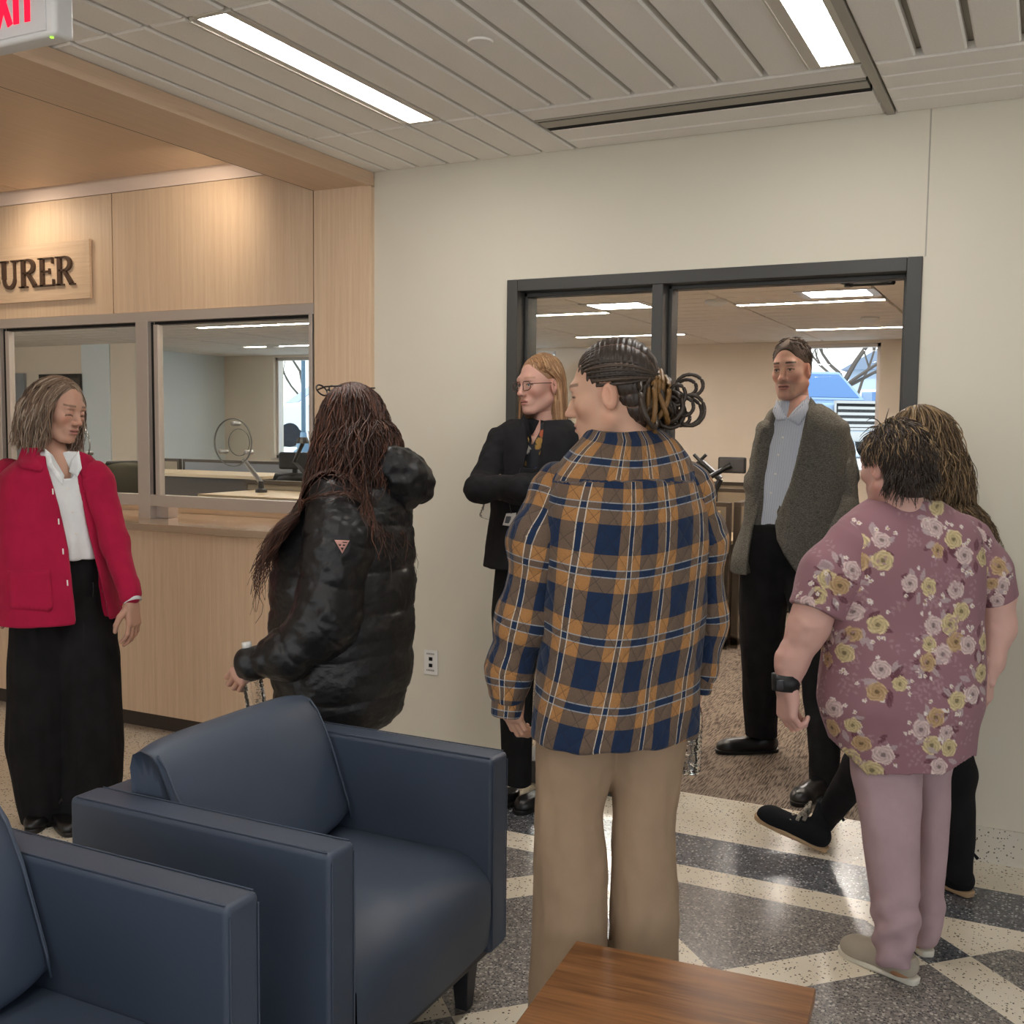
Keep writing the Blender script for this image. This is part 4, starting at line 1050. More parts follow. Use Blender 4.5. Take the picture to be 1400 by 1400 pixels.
def eye_mesh(iris):
    V, Fc, C = [], [], []; n, m_ = 14, 18
    for i in range(n+1):
        a = PI*i/n
        for j in range(m_): b = 2*PI*j/m_; V.append((.0124*math.sin(a)*math.cos(b), .0124*math.cos(a), .0124*math.sin(a)*math.sin(b))); C.append((.01, .01, .01, 1) if a < .22 else ((*iris, 1) if a < .52 else (.72, .69, .66, 1)))
    for i in range(n):
        for j in range(m_): Fc.append((i*m_+j, i*m_+(j+1) % m_, (i+1)*m_+(j+1) % m_, (i+1)*m_+j))
    return np.array(V), np.array(Fc), np.array(C)
def hand_mesh(curl=.35, spread=.10, thumb=.5, fist=False, scale=1., skin=(.6, .4, .3), thumb_in=.0, h=.0022, grip=False, nail=None):
    """right hand: wrist at origin, fingers along +y, back of the hand +z, thumb on -x"""
    P = [cap((-.012, -.035, 0), (-.012, .01, 0), .021, .022), cap((.012, -.035, 0), (.012, .01, 0), .020, .021)]
    for x in (-.028, -.010, .009, .027): P.append(cap((x*.7, .012, 0), (x, .082-abs(x+.008)*.25, .002), .0165, .0125))
    fing = []; tips = []
    for x, L, r in ((-.029, (.040, .024, .020), .0092), (-.010, (.044, .028, .021), .0096), (.010, (.041, .026, .020), .0092), (.028, (.032, .020, .018), .0082)):
        p = np.array([x, .084-abs(x+.008)*.28, .001]); a = curl*.55; ch = [p]; R_ = [r*1.12]
        for i, l in enumerate(L):
            a_ = a; d = np.array([math.sin(spread*x/.03)*math.cos(a_), math.cos(a_)*math.cos(spread*x/.03), -math.sin(a_)]); p = p+d*l; ch.append(p); R_.append(r*(1-.1*(i+1))); a += curl*(1.1 if i == 0 else .8)
        tips.append((p, d)); fing.append((ch, R_))
    t0 = np.array([-.026, .018, -.006]); t1 = t0+np.array([-.030*math.cos(thumb_in), .030, -.012-.02*thumb_in]); t2 = t1+np.array([-.016*math.cos(thumb_in*1.6)+.012*thumb, .030, -.010-.018*thumb_in]); t3 = t2+np.array([-.004+.016*thumb, .024, -.006-.012*thumb_in])
    fing.append(([t0, t1, t2, t3], [.0155, .0125, .0105, .0085]))
    allp = P+[c for ch, R_ in fing for c in chain(ch, R_)]
    g = grid_for(allp, h, .012)
    for c in P: g.put(c, .012)
    g.put(ell((-.022, .03, -.010), (.016, .030, .013)), .01); g.put(ell((.022, .035, -.008), (.013, .034, .011)), .01)
    f = g.f.copy()
    for ch, R_ in fing:                       # each finger blended into the palm only, so fingers stay apart
        g2 = Grid(g.lo, g.lo+g.h*(g.n-1), g.h); g2.n = g.n; g2.f = f.copy(); g2.ax = g.ax
        for c in chain(ch, R_): g2.put(c, .004)
        g.f = np.minimum(g.f, g2.f)
    V, Q = g.mesh(1); C = np.tile(np.array([*skin, 1.]), (len(V), 1))
    for ch, R_ in fing[:4]:
        for kn in (ch[0], ch[1]): w = np.exp(-((V-kn)**2).sum(1)/.00012)[:, None]*.35; C[:, :3] = C[:, :3]*(1-w)+np.array(skin)*[1.02, .80, .76]*w
    if nail is not None:
        for (p, d) in tips:
            w = (np.linalg.norm(V-(p+d*.004), axis=1) < .0085)[:, None]*1.; C[:, :3] = C[:, :3]*(1-w)+np.array(nail)*w
    return V*scale, Q, C
def place_hand(mesh, wrist, ydir, zdir, left=False):
    V, Q, C = mesh; V = V.copy(); Q = Q.copy()
    if left: V[:, 0] *= -1; Q = Q[:, ::-1]
    y = np.array(ydir, float); y /= np.linalg.norm(y); z = np.array(zdir, float); z = z-y*(z@y); z /= np.linalg.norm(z); x = np.cross(y, z)
    return V @ np.stack([x, y, z])+np.array(wrist), Q, C
def strands(paths, rad, cols, ns=4):
    """paths (N, n, 3), rad (N, n), cols (N, 3) -> tube mesh"""
    N, n, _ = paths.shape; T = np.gradient(paths, axis=1); T /= np.linalg.norm(T, axis=2, keepdims=True)+1e-9
    ref = np.where(np.abs(T[..., 2:3]) < .8, np.array([0, 0, 1.]), np.array([.3, 1., 0])); U = np.cross(T, ref); U /= np.linalg.norm(U, axis=2, keepdims=True)+1e-9; Wv = np.cross(T, U)
    a = 2*PI*np.arange(ns)/ns; V = paths[:, :, None]+rad[:, :, None, None]*(np.cos(a)[None, None, :, None]*U[:, :, None]+np.sin(a)[None, None, :, None]*Wv[:, :, None])
    i = np.arange(N)[:, None, None]*n*ns; j = np.arange(n-1)[None, :, None]*ns; k = np.arange(ns)[None, None, :]; k2 = (k+1) % ns
    Q = np.stack([i+j+k, i+j+k2, i+j+ns+k2, i+j+ns+k], -1).reshape(-1, 4)
    C = np.concatenate([np.repeat(cols, n*ns, 0), np.ones((N*n*ns, 1))], 1)
    return V.reshape(-1, 3), Q, C
def grow_hair(roots, dirs, length, n, colliders, grav=.5, wave=0., wfreq=18., curl_end=0., stiff=.75, rng=None, mid=None):
    """strands falling from the scalp, kept outside the colliders (centre, radii)"""
    rng = rng or RNG; N = len(roots); p = roots.copy(); d = dirs.copy(); L = np.broadcast_to(length, (N,)); st = (L/(n-1))[:, None]; out = [p.copy()]
    ph = rng.random((N, 2))*6.28; wf = wfreq*(.7+.6*rng.random(N))
    for i in range(1, n):
        g = np.array([0, 0, -1.])*grav; d = d*stiff+g+rng.normal(0, .04, (N, 3)); d /= np.linalg.norm(d, axis=1, keepdims=True); p = p+d*st
        for c, r in colliders:
            q = (p-c)/r; k = np.linalg.norm(q, axis=1, keepdims=True); ins = k < 1; p = np.where(ins, c+q/np.maximum(k, 1e-6)*r, p)
        out.append(p.copy()); d = np.where(np.ones((N, 1), bool), (out[-1]-out[-2]), d); d /= np.linalg.norm(d, axis=1, keepdims=True)+1e-9
    S_ = np.stack(out, 1); t = np.linspace(0, 1, n)[None, :]
    if wave:
        l = t*L[:, None]; amp = wave*np.clip(t*2.2, 0, 1)
        S_[..., 0] += amp*np.sin(l*wf[:, None]+ph[:, :1]); S_[..., 1] += amp*np.cos(l*wf[:, None]*.93+ph[:, 1:])
    return S_
def push_out(S, pts, rad, m=.010):
    sh = S.shape; P_ = S.reshape(-1, 3)
    for i in range(len(pts)-1):
        a, b = np.array(pts[i]), np.array(pts[i+1]); d = b-a; t = np.clip((P_-a) @ d/(d @ d), 0, 1); c = a+t[:, None]*d; v = P_-c; l = np.linalg.norm(v, axis=1); r = rad[i]+(rad[i+1]-rad[i])*t+m; k = l < r; P_[k] = c[k]+v[k]/np.maximum(l[k], 1e-6)[:, None]*r[k][:, None]
    return P_.reshape(sh)
def scalp(N, rng, hair_fn):
    out = []
    while len(out) < N:
        v = rng.normal(0, 1, 3); v /= np.linalg.norm(v)
        if hair_fn(v): out.append(v)
    return np.array(out)
def shoe(L=.27, W=.10, H=.085, h=.004, toe=.5, ankle=.0):
    """toe along +y, heel at origin back, sole on z=0; returns upper and sole meshes"""
    up = [cap((0, .035, .045), (0, .06, .05), .042*W/.1, .04*W/.1), cap((0, .06, .035), (0, L-.06, .028), .040*W/.1, .040*W/.1), ell((0, L-.062, .028), (W*.47, .062, .040*toe*2)), cap((0, .05, .05), (0, .05, H+ankle), .038*W/.1, .038*W/.1), cap((0, .06, .06), (0, L*.62, .042), .036*W/.1, .030*W/.1)]
    g = grid_for(up, h, .02)
    for u in up: g.put(u, .02)
    g.put(half((0, 0, -1), -.016), .003, 'i'); g.put(half((0, 0, 1), H+ankle), .004, 'i'); U = g.mesh(2)
    so = [loft([(-.001, 0, L/2-.002, W*.50, L/2+.004), (.020, 0, L/2-.002, W*.505, L/2+.008)], 2.6)]
    g = grid_for(so, .003, .012); g.put(so[0], .001); n = (lambda X, Y, Z: (np.abs(X)-(W*.36+W*.15*np.clip((Y-.02)/(L*.5), 0, 1)))), None, None
    g.put(n, .02, 'i'); return U, g.mesh(1)
def place_shoe(ps, heel, toe_dir, pitch=0.):
    y = np.array([toe_dir[0], toe_dir[1], 0.]); y /= np.linalg.norm(y); x = np.array([y[1], -y[0], 0]); B = np.stack([x, y, [0, 0, 1.]]); c, s_ = math.cos(pitch), math.sin(pitch)
    Rx = np.array([[1, 0, 0], [0, c, s_], [0, -s_, c]])
    return [(V @ Rx @ B+np.array(heel), Q) for V, Q in ps]
def mat_attr(name, rough=.5, spec=.4, sss=0., sheen=0., bmp=0., bscale=300, bdist=.001, aniso=None, coat=0):
    m, nt, b = new_mat(name); a = nt.nodes.new('ShaderNodeAttribute'); a.attribute_name = 'col'; nt.links.new(a.outputs['Color'], b.inputs['Base Color'])
    b.inputs['Roughness'].default_value = rough; b.inputs['Specular IOR Level'].default_value = spec
    if sss: b.inputs['Subsurface Weight'].default_value = sss; b.inputs['Subsurface Scale'].default_value = .008; b.inputs['Subsurface Radius'].default_value = (1, .35, .2)
    if sheen: b.inputs['Sheen Weight'].default_value = sheen
    if bmp: bump(nt, b, noise(nt, xyz(nt)[3], bscale, 3), bmp, bdist)
    return m
M['skin'] = mat_attr('skin', .52, .35, .12); M['hair'] = mat_attr('hair', .42, .45); M['eye'] = mat_attr('eye', .12, .5)
def fabric(name, col, rough=.85, sc=700, b=.25, var=.10, sheen=.0, spec=.2, vs=14): return mat(name, col, rough, spec, var=var, vscale=vs, bmp=b, bscale=sc, bdist=.0012, sheen=sheen)
# ================================================================== the people
T_ = __import__('time').time()
M['black_cloth'] = fabric('black_cloth', srgb(27, 26, 27), .9, 600, .3, .2); M['black_knit'] = fabric('black_knit', srgb(34, 33, 35), .9, 500, .4, .15)
M['shoe_black'] = mat('black_leather', srgb(26, 24, 24), .32, .5); M['sole'] = mat('tan_rubber_sole', srgb(176, 146, 112), .7, .3); M['sole_white'] = mat('cream_rubber_sole', srgb(220, 214, 198), .6, .3)
def finish_body(ps, head, core, hands=(), skin=(.5, .3, .22), neck=None):
    """one skin mesh: head and neck, trunk and limbs (under the clothes), hands"""
    g = grid_for(core+([cap(neck[0]-[0, 0, .1], neck[0]-[0, 0, .1], .08)] if neck is not None else []), .008)
    for c in core: g.put(c, .03)
    g.f += .020
    if neck is not None:
        hc, R, sc, to, r = neck; g.put(cap(hc+R @ np.array([0, -.030, -.095])*sc, to, r*.97, r*1.12), .012)
    V, Q = g.mesh(1); parts = [head, (V, Q, np.tile(np.array([*skin, 1.]), (len(V), 1)))]+list(hands)
    V, Q, C = join(*parts); return ps.part('body', V, Q, M['skin'], attrs={'col': C})
def set_head(ps, hm, px, py, dd, yaw, pitch, roll, sc=1.):
    c = ps.P(px, py, dd); R = rotm(math.radians(yaw), math.radians(pitch), math.radians(roll)); V, Q, C = hm
    return (V*sc) @ R.T+c, (lambda X: (np.asarray(X)*sc) @ R.T+c), R, c
def cloth(ps, prims, h=.006, k=.02, cuts=(), sm=2, wr=(), kk=.004):
    g = grid_for(prims, h)
    for p in prims: g.put(p, k)
    for c in cuts: g.put(c[0], c[2] if len(c) > 2 else kk, c[1])
    V, Q = g.mesh(sm)
    if wr:
        N = normals(V, Q); d = 0
        for amp, f, sd in wr: d = d+amp*vnoise(V*np.array(f), 1., sd)
        V = V+N*np.reshape(d, (-1, 1))
    return V, Q
def hairline(v): return v[1] < (.40+.56*v[2] if v[2] > 0 else .22) and v[2] > -.5
def hair_dirs(vs, side=.8, back=.35, lift=.12, part=0.):
    top = np.clip(vs[:, 2], 0, 1)[:, None]; d = np.stack([np.where(vs[:, 0] > part, side, -side), np.full(len(vs), -back), np.zeros(len(vs))], 1)*top+np.array([0, -.15, -1.])*(1-top*.8)
    d = d-vs*(d*vs).sum(1, keepdims=True); d /= np.linalg.norm(d, axis=1, keepdims=True)+1e-9; d = d+lift*vs; return d/np.linalg.norm(d, axis=1, keepdims=True)
def add_eyes(ps, tr, R, sc, iris, body):
    ev, eq, ec = eye_mesh(iris)
    for s in (-1, 1):
        V = tr(ev+np.array([s*.0315, .0762, .0078])); ps.part('eye', V, eq, M['eye'], body, {'col': ec})
def hair_cols(N, base, hi, rng, lo=.7, frac=.3):
    c = np.array(base)[None]*(lo+(1.25-lo)*rng.random((N, 1))); m = rng.random(N) < frac; c[m] = np.array(hi)*(.75+.5*rng.random((m.sum(), 1))); return c
def bottle(label, base, up, H=.205, group=None):
    t = thing('water_bottle', label, 'bottle', base, 0, group); up = np.array(up, float); up /= np.linalg.norm(up)
    q = Vector((0, 0, 1)).rotation_difference(Vector(up)); t.rotation_euler = q.to_euler()
    pr = [(.001, .006), (.018, .003), (.027, 0), (.031, .006)]
    for k in range(9): z = .014+k*.0125; pr += [(.0315, z), (.0295, z+.006)]
    pr += [(.0315, .13), (.030, .142), (.024, .162), (.0145, .178), (.0125, .186), (.0125, .196)]
    MB().lathe(pr+[(.001, .197)], (0, 0, 0), 28).build('bottle_body', M['pet'], t, smooth=True)
    MB().lathe([(.013, .186), (.0145, .187), (.0145, .202), (.012, .204), (.001, .204)], (0, 0, 0), 24).build('cap', M['white'], t, smooth=True)
    return t
M['pet'], nt_, b_ = new_mat('clear_water_bottle'); b_.inputs['Transmission Weight'].default_value = 1; b_.inputs['IOR'].default_value = 1.33; b_.inputs['Roughness'].default_value = .02; setc(b_, nt_, (.95, .97, .98)); bump(nt_, b_, noise(nt_, xyz(nt_)[3], 45, 2), .6, .01)

# ------------------------------------------------------------------ woman in the red jacket
def red_woman():
    p = Person('woman in red jacket and wide black trousers looking down to the right', 82, 4.2, -22)
    SK = (.50, .285, .205); hm = head_mesh(SK, (.46, .20, .165), (.13, .085, .06), jaw=1.14, brows=.7, open_eyes=False, neck=.050)
    hv, tr, R, hc = set_head(p, hm, 80, 562, 0., 27, 12, -3, 1.02)
    core = [loft(p.sil([(640, 15, 125), (700, 15, 135), (760, 22, 138), (815, 24, 138)], .74))]+chain([p.P(80, 620), p.P(80, 700)], [.05, .09])
    for q in ([(62, 850, 22, .02), (50, 1000, 20), (45, 1100, 14)], [(118, 860, 18, .06), (118, 1000, 18, .02), (100, 1104, 14)]): core += chain(*p.limb(q))
    LA = [(131, 657, 21, .03), (157, 742, 17, .03), (179, 814, 13, -.02)]; RA = [(12, 655, 22, 0), (-10, 740, 19, 0), (-20, 812, 13, -.05)]
    for q in (LA, RA): core += chain(*p.limb([(a, b, c*.6, d) for a, b, c, d in q]))
    hd = hand_mesh(curl=.42, skin=SK, thumb=.2, scale=.98)
    wl = p.P(180, 826, -.02); H1 = place_hand(hd, wl, p.P(182, 872, -.03)-p.P(178, 828, -.02), p.lat*.75-p.view*.65, left=True)
    wr = p.P(-20, 820, -.05); H2 = place_hand(hd, wr, p.P(-22, 866, -.05)-p.P(-20, 822, -.05), -p.lat*.8-p.view*.5)
    body = finish_body(p, (hv, hm[1], hm[2]), core, [H1, H2], SK, (hc, R, 1.02, p.P(82, 648), .050))
    # shirt
    V, Q = cloth(p, [loft(p.sil([(618, 50, 112, .9), (630, 38, 124, .8), (660, 22, 136), (700, 22, 138), (745, 28, 140), (764, 32, 140)], .97))], .005, .02, [(p.carve([(60, 590), (112, 590), (106, 640), (97, 654), (86, 655), (72, 634)], -.02), 's', .006)], wr=((.004, (30, 30, 9), 1), (.002, (60, 60, 30), 2)))
    shirt = p.part('shirt', V, Q, fabric('white_shirt', srgb(224, 226, 226), .75, 500, .2, .03)); st = p.bvh(V, Q)
    for poly in ([(60, 612), (64, 636), (86, 664), (88, 650), (72, 622)], [(108, 616), (112, 640), (106, 652), (94, 645), (98, 628)]):
        p.patch('collar', poly, st, shirt.data.materials[0], shirt, .016, 8, .003)
    for y, x in ((668, 93), (700, 99), (730, 104)): MB().lathe([(0, -.002), (.0055, -.001), (.0055, .001), (0, .002)], p.P(x, y, -.001)*0, 12, 'y').build('button', M['white'], shirt, loc=(lambda h: p.R.T @ (np.array(h)-p.o))(st.ray_cast(Vector((0, 0, HCAM)), Vector(ray(x, y)).normalized())[0] or p.W(p.P(x, y, -.12))))
    # trousers: two very wide legs
    L1 = p.sil([(752, 30, 132, .62), (800, 22, 135, .6), (850, 14, 122, .66), (900, 11, 116, .8), (960, 9, 108, .8), (1020, 8, 104, .85), (1060, 16, 104, .9), (1095, 22, 102, 1.), (1124, 30, 96, 1.)])
    L2 = p.sil([(752, 50, 140, .62, .03), (800, 62, 146, .56, .05), (850, 80, 160, .58, .05), (900, 82, 166, .8, .02), (960, 84, 168, .85, .02), (1020, 86, 171, .9, .02), (1070, 84, 168, .9, .02), (1112, 78, 150, 1., .02)])
    V, Q = cloth(p, [loft(L1), loft(L2)], .007, .008, wr=((.007, (22, 22, 2.5), 3), (.003, (50, 50, 6), 4)))
    tro = p.part('trousers', V, Q, M['black_cloth']); tt = p.bvh(V, Q)
    for x, y0, y1 in ((127, 796, 816), (114, 850, 880)): MB().tube([p.P(x, y0, -.21), p.P(x+1, (y0+y1)/2, -.215), p.P(x, y1, -.21)], .0022, 6).build('drawstring', M['black_knit'], tro)
    # jacket
    red = fabric('red_boiled_wool', srgb(166, 24, 62), .9, 420, .5, .06, .08)
    J = [loft(p.sil([(622, 38, 122, .8), (634, 16, 134, .62), (650, 0, 142, .6), (690, -4, 143, .62), (740, -6, 148, .66), (800, -6, 160, .70), (850, -8, 170, .72)], 1., .004))]
    op = p.carve([(60, 600), (64, 636), (80, 690), (93, 750), (103, 846), (105, 900), (152, 900), (150, 850), (130, 762), (117, 706), (107, 660), (104, 635), (112, 600)], .05, -.6)
    hem = half((0, 0, -1), -p.P(80, 846)[2])
    V, Q = cloth(p, J, .005, .02, [(op, 's', .006), (hem, 'i', .008)], wr=((.004, (14, 14, 5), 5), (.0015, (50, 50, 20), 6)))
    jac = p.part('jacket', V, Q, red); jt = p.bvh(V, Q)
    for nm, q in (('sleeve', LA), ('sleeve', RA)):
        pts, rad = p.limb([(a, b, c, d) for a, b, c, d in q], .004); pts = [pts[0]+(pts[0]-pts[1])*.06]+pts
        V, Q = cloth(p, chain(pts, [rad[0]*.9]+rad), .005, .03, wr=((.005, (16, 16, 16), 7), (.002, (40, 40, 40), 8))); p.part(nm, V, Q, red, jac)
        MB().tube([pts[-1]+(pts[-1]-pts[-2])*.02*k for k in (0, 3, 6.)], rad[-1]*.84, 20).build('shirt_cuff', shirt.data.materials[0], shirt, smooth=True)
    p.patch('collar', [(30, 612), (24, 628), (28, 640), (58, 646), (70, 652), (64, 632), (58, 612)], jt, red, jac, .010, 8, .004)
    p.patch('collar', [(106, 616), (104, 636), (112, 652), (120, 660), (136, 652), (128, 632), (118, 620)], jt, red, jac, .010, 8, .004)
    p.patch('pocket', [(10, 780), (68, 779), (72, 832), (66, 836), (14, 832)], jt, red, jac, .005, 8, .002)
    p.patch('pocket', [(158, 778), (164, 778), (168, 828), (162, 830)], jt, red, jac, .005, 8, .002)
    for x, y in ((117, 672), (124, 722), (137, 760), (141, 808)): p.patch('button', [(x+3*math.cos(a), y+3*math.sin(a)) for a in np.linspace(0, 5.5, 8)], jt, red, jac, .006, 3)
    for x, y in ((72, 672), (80, 713), (86, 754), (92, 797)): p.patch('buttonhole', [(x-1, y-4), (x+1, y-4), (x+1.5, y+4), (x-.5, y+4)], jt, M['white'], jac, .002, 3)
    # hair: chin-length grey brown bob
    rng = np.random.default_rng(11)
    cap_ = [ell((0, -.020, .052), (.083, .094, .083)), ell((-.052, -.030, -.01), (.034, .062, .085)), ell((.052, -.030, -.01), (.034, .062, .085)), ell((0, -.068, -.02), (.066, .045, .09))]
    g = grid_for(cap_, .005)
    for c in cap_: g.put(c, .03)
    g.put(ell((.012, .09, -.03), (.064, .075, .115)), .015, 's'); V, Q = g.mesh(2); base = (tr(V), Q, np.tile([.20, .135, .095, 1.], (len(V), 1)))
    vs = scalp(1500, rng, hairline)
    rt = vs*np.array([.080, .094, .086])+np.array([0, -.016, .048]); dr = hair_dirs(vs, .9, .3, .15, .25)
    S_ = grow_hair(rt, dr, (.135+.15*np.clip(rt[:, 2]/.13, 0, 1))*(.85+.3*rng.random(len(rt))), 16, [(np.array([0, -.016, .045]), np.array([.084, .098, .088])), (np.array([0, .01, -.05]), np.array([.082, .075, .10]))], .40, .009, 30, rng=rng)
    t_ = np.linspace(0, 1, 16); S_[..., 0] += np.sign(S_[:, :1, 0])*(.014*np.sin(t_*PI*.9)+.018*t_**3)[None]; S_[..., 1] += (-.012*np.sin(t_*PI))[None]
    rad = .0025*np.sin(np.clip(t_*.9+.1, 0, 1)*PI)**.4*np.ones((len(rt), 1)); hV, hQ, hC = strands(S_, rad, hair_cols(len(rt), (.18, .115, .075), (.36, .28, .21), rng, .6, .35))
    V, Q, C = join(base, (tr(hV), hQ, hC)); p.part('hair', V, Q, M['hair'], attrs={'col': C})
    # shoes: black strappy flats
    for (x, y, dx) in ((44, 1139, -.25), (98, 1143, .2)):
        td = -p.view*.8+p.lat*dx; hp = p.R.T @ (onZ(x, y, 0)-p.o)-np.array([td[0], td[1], 0])/np.linalg.norm(td[:2])*.235; U, S0 = place_shoe(shoe(.25, .088, .05, .004, .42), hp, td)
        sh = p.part('shoe', U[0], U[1], M['shoe_black']); p.part('sole', S0[0], S0[1], M['shoe_black'], sh)
        d2 = np.array([td[0], td[1], 0])/np.linalg.norm(td[:2]); x2 = np.array([d2[1], -d2[0], 0])
        MB().tube([hp+d2*.085-x2*.042+[0, 0, .055], hp+d2*.10+[0, 0, .10], hp+d2*.085+x2*.042+[0, 0, .055]], .006, 8).build('strap', M['shoe_black'], sh, smooth=True)
    return p
red_woman()
# ------------------------------------------------------------------ woman in the black puffer coat
def puffer_woman():
    p = Person('woman with long dark curly hair in black puffer coat holding bottle', 470, 3.5, 186)
    SK = (.52, .30, .22); hm = head_mesh(SK, (.4, .16, .13), (.05, .03, .02), neck=.048)
    hv, tr, R, hc = set_head(p, hm, 478, 582, 0., -6, 8, 0, 1.0)
    core = [loft(p.sil([(650, 440, 530), (720, 410, 540), (850, 410, 540), (960, 410, 540)], .85))]+chain([p.P(482, 640), p.P(480, 720)], [.05, .09])
    for dd in (-.1, .1): core += chain(*p.limb([(470, 960, 28, dd), (470, 1080, 24, dd), (468, 1190, 18, dd)]))
    LA = [(458, 690, 40, -.17), (464, 740, 45, -.22), (446, 850, 43, -.24), (395, 893, 33, -.24), (344, 908, 22, -.24)]; RA = [(470, 690, 40, .2), (462, 760, 40, .24), (445, 850, 36, .26), (400, 880, 28, .2)]
    core += chain(*p.limb([(a, b, c*.5, d) for a, b, c, d in LA]))
    hd = hand_mesh(curl=.95, skin=SK, thumb=.3, thumb_in=.9, scale=.95, nail=(.10, .01, .02))
    H = place_hand(hd, p.P(350, 905, -.24), p.P(318, 914, -.24)-p.P(352, 905, -.24)+np.array([0, 0, -.045]), -p.view*.8-p.lat*.2+np.array([0, 0, .35]), left=True)
    body = finish_body(p, (hv, hm[1], hm[2]), core, [H], SK, (hc, R, 1., p.P(482, 660), .048))
    puff = mat('black_puffer_nylon', srgb(26, 25, 26), .40, .42, var=.15, vscale=10, bmp=.3, bscale=60, bdist=.006)
    st = p.sil([(640, 452, 548, .8), (660, 432, 558, .8), (690, 405, 562, .85), (720, 386, 567, .9), (770, 374, 569, .9), (830, 371, 568, .9), (900, 374, 566, .9), (940, 375, 560, .9), (975, 381, 548, .9), (994, 392, 530, .9)])
    V, Q = cloth(p, [loft(st)], .006, .02); N = normals(V, Q); ang = np.arctan2(V[:, 0], V[:, 1])
    zz = V[:, 2]+.006*np.sin(ang*3)+.012*vnoise(V, 6., 2); t = (zz-st[-1][0])/.132; q = np.abs(np.sin(PI*t))**.33
    V = V+N*((q-1)*.013+.006*vnoise(V*[1, 1, 1.2], 20., 3)*q+.002*vnoise(V*[1, 1, 2.5], 55., 4))[:, None]; V = relax(V, Q, 1)
    coat = p.part('coat', V, Q, puff); ct = p.bvh(V, Q)
    def sleeve(rows):
        pts, rad = p.limb(rows); V, Q = cloth(p, chain(pts, rad), .0055, .03); N = normals(V, Q); a, tt, _ = chain_uv(V, pts)
        q = np.abs(np.sin(PI*(tt+.012*np.sin(a*2)+.012*vnoise(V, 8., 5))/.125))**.35
        V = V+N*((q-1)*.011+.007*vnoise(V, 20., 6)*q+.003*vnoise(V, 50., 7))[:, None]; V = relax(V, Q, 1); p.part('sleeve', V, Q, puff, coat); return p.bvh(V, Q)
    sl = sleeve(LA); sleeve(RA)
    # hood lying on the back
    c0 = p.P(556, 652, -.02); g0 = [ell(c0, (.115, .070, .095)), ell(p.P(535, 632, -.06), (.075, .05, .05)), ell(p.P(535, 632, .06), (.075, .05, .05)), ell(p.P(566, 668, 0), (.085, .05, .06))]
    V, Q = cloth(p, g0, .005, .03, wr=((.016, (16, 16, 16), 8), (.007, (38, 38, 38), 9))); p.part('hood', V, Q, puff, coat)
    # triangular badge on the sleeve
    bd = p.patch('badge', [(457, 738), (478, 739), (468, 757)], sl, mat('pink_badge', srgb(200, 150, 140), .5, .4), coat, .004, 4)
    for poly in ([(460.5, 740.2), (474.5, 740.9), (474, 742), (461, 741.4)], [(463, 744), (466.4, 744.2), (466, 746.4), (463.6, 746)], [(468.6, 744.4), (472, 744.4), (471.4, 746.6), (468.8, 746.4)], [(465.6, 748.4), (470, 748.6), (468, 753)]):
        p.patch('badge_print', poly, sl, mat('badge_ink', srgb(52, 34, 36), .6, .3), bd, .0055, 2)
    # trousers and shoes
    pr = []
    for dd in (-.09, .09): pr.append(loft(p.sil([(960, 425, 520, .9, dd), (1050, 436, 505, .95, dd), (1130, 442, 496, 1, dd), (1220, 440, 494, 1, dd)])))
    V, Q = cloth(p, pr, .008, .01, wr=((.004, (20, 20, 6), 9),)); p.part('trousers', V, Q, M['black_cloth'])
    for dd in (-.09, .09):
        hp = p.P(488, 1210, dd); hp[2] = 0; U, S0 = place_shoe(shoe(.25, .09, .07), hp, [0, 1, 0]); sh = p.part('shoe', U[0], U[1], M['shoe_black']); p.part('sole', S0[0], S0[1], M['sole_white'], sh)
    # long curly hair
    rng = np.random.default_rng(21); cb = [ell((0, -.016, .050), (.081, .093, .085)), ell((0, -.045, -.04), (.078, .066, .12)), ell((0, -.055, -.14), (.085, .05, .10))]
    g = grid_for(cb, .006)
    for c in cb: g.put(c, .04)
    V, Q = g.mesh(2); N = normals(V, Q); V = V+N*(.007*vnoise(V*[1, 1, .3], 70., 3))[:, None]; base = (tr(V), Q, np.tile([.030, .012, .008, 1.], (len(V), 1)))
    vs = scalp(2500, rng, lambda v: v[2] > -.35 and v[1] < .75); rt = vs*np.array([.084, .096, .088])+np.array([0, -.016, .05])
    rw = tr(rt); dr = hair_dirs(vs, .45, .55, .12) @ R.T; L = np.where(vs[:, 1] > -.35, .44+.20*rng.random(len(rt)), np.where(vs[:, 0] < .1, .32+.16*rng.random(len(rt)), .25+.12*rng.random(len(rt)))); L = np.where(rng.random(len(rt)) < .08, L+.10, L)
    S_ = grow_hair(rw, dr, L, 30, [(hc+R @ np.array([0, -.016, .045]), np.array([.088, .088, .090])), (hc+R @ np.array([0, -.03, -.10]), np.array([.112, .10, .14])), (p.P(476, 800), np.array([.245, .215, .275])), (p.P(458, 695, -.18), np.array([.128, .128, .128])), (p.P(464, 742, -.22), np.array([.136, .136, .136])), (p.P(468, 705, .2), np.array([.12, .12, .12])), (p.P(556, 652, -.02), np.array([.095, .07, .08]))], .40, .014, 38, rng=rng, stiff=.72)
    t_ = np.linspace(0, 1, 30); side = (S_[:, :1] - hc)[..., :2]; S_[..., :2] += (side/np.linalg.norm(side, axis=2, keepdims=True))*(.020*np.sin(t_*PI*.8)+.012*t_**2)[None, :, None]; near_ = (((S_[:, :1]-hc) @ p.view)[..., None] < .02)*(vs[:, 1] > -.45)[:, None, None]; S_ += (-p.lat*.05-p.view*.16)[None, None]*(t_**1.5)[None, :, None]*near_*(.35+.65*rng.random((len(rt), 1, 1)))
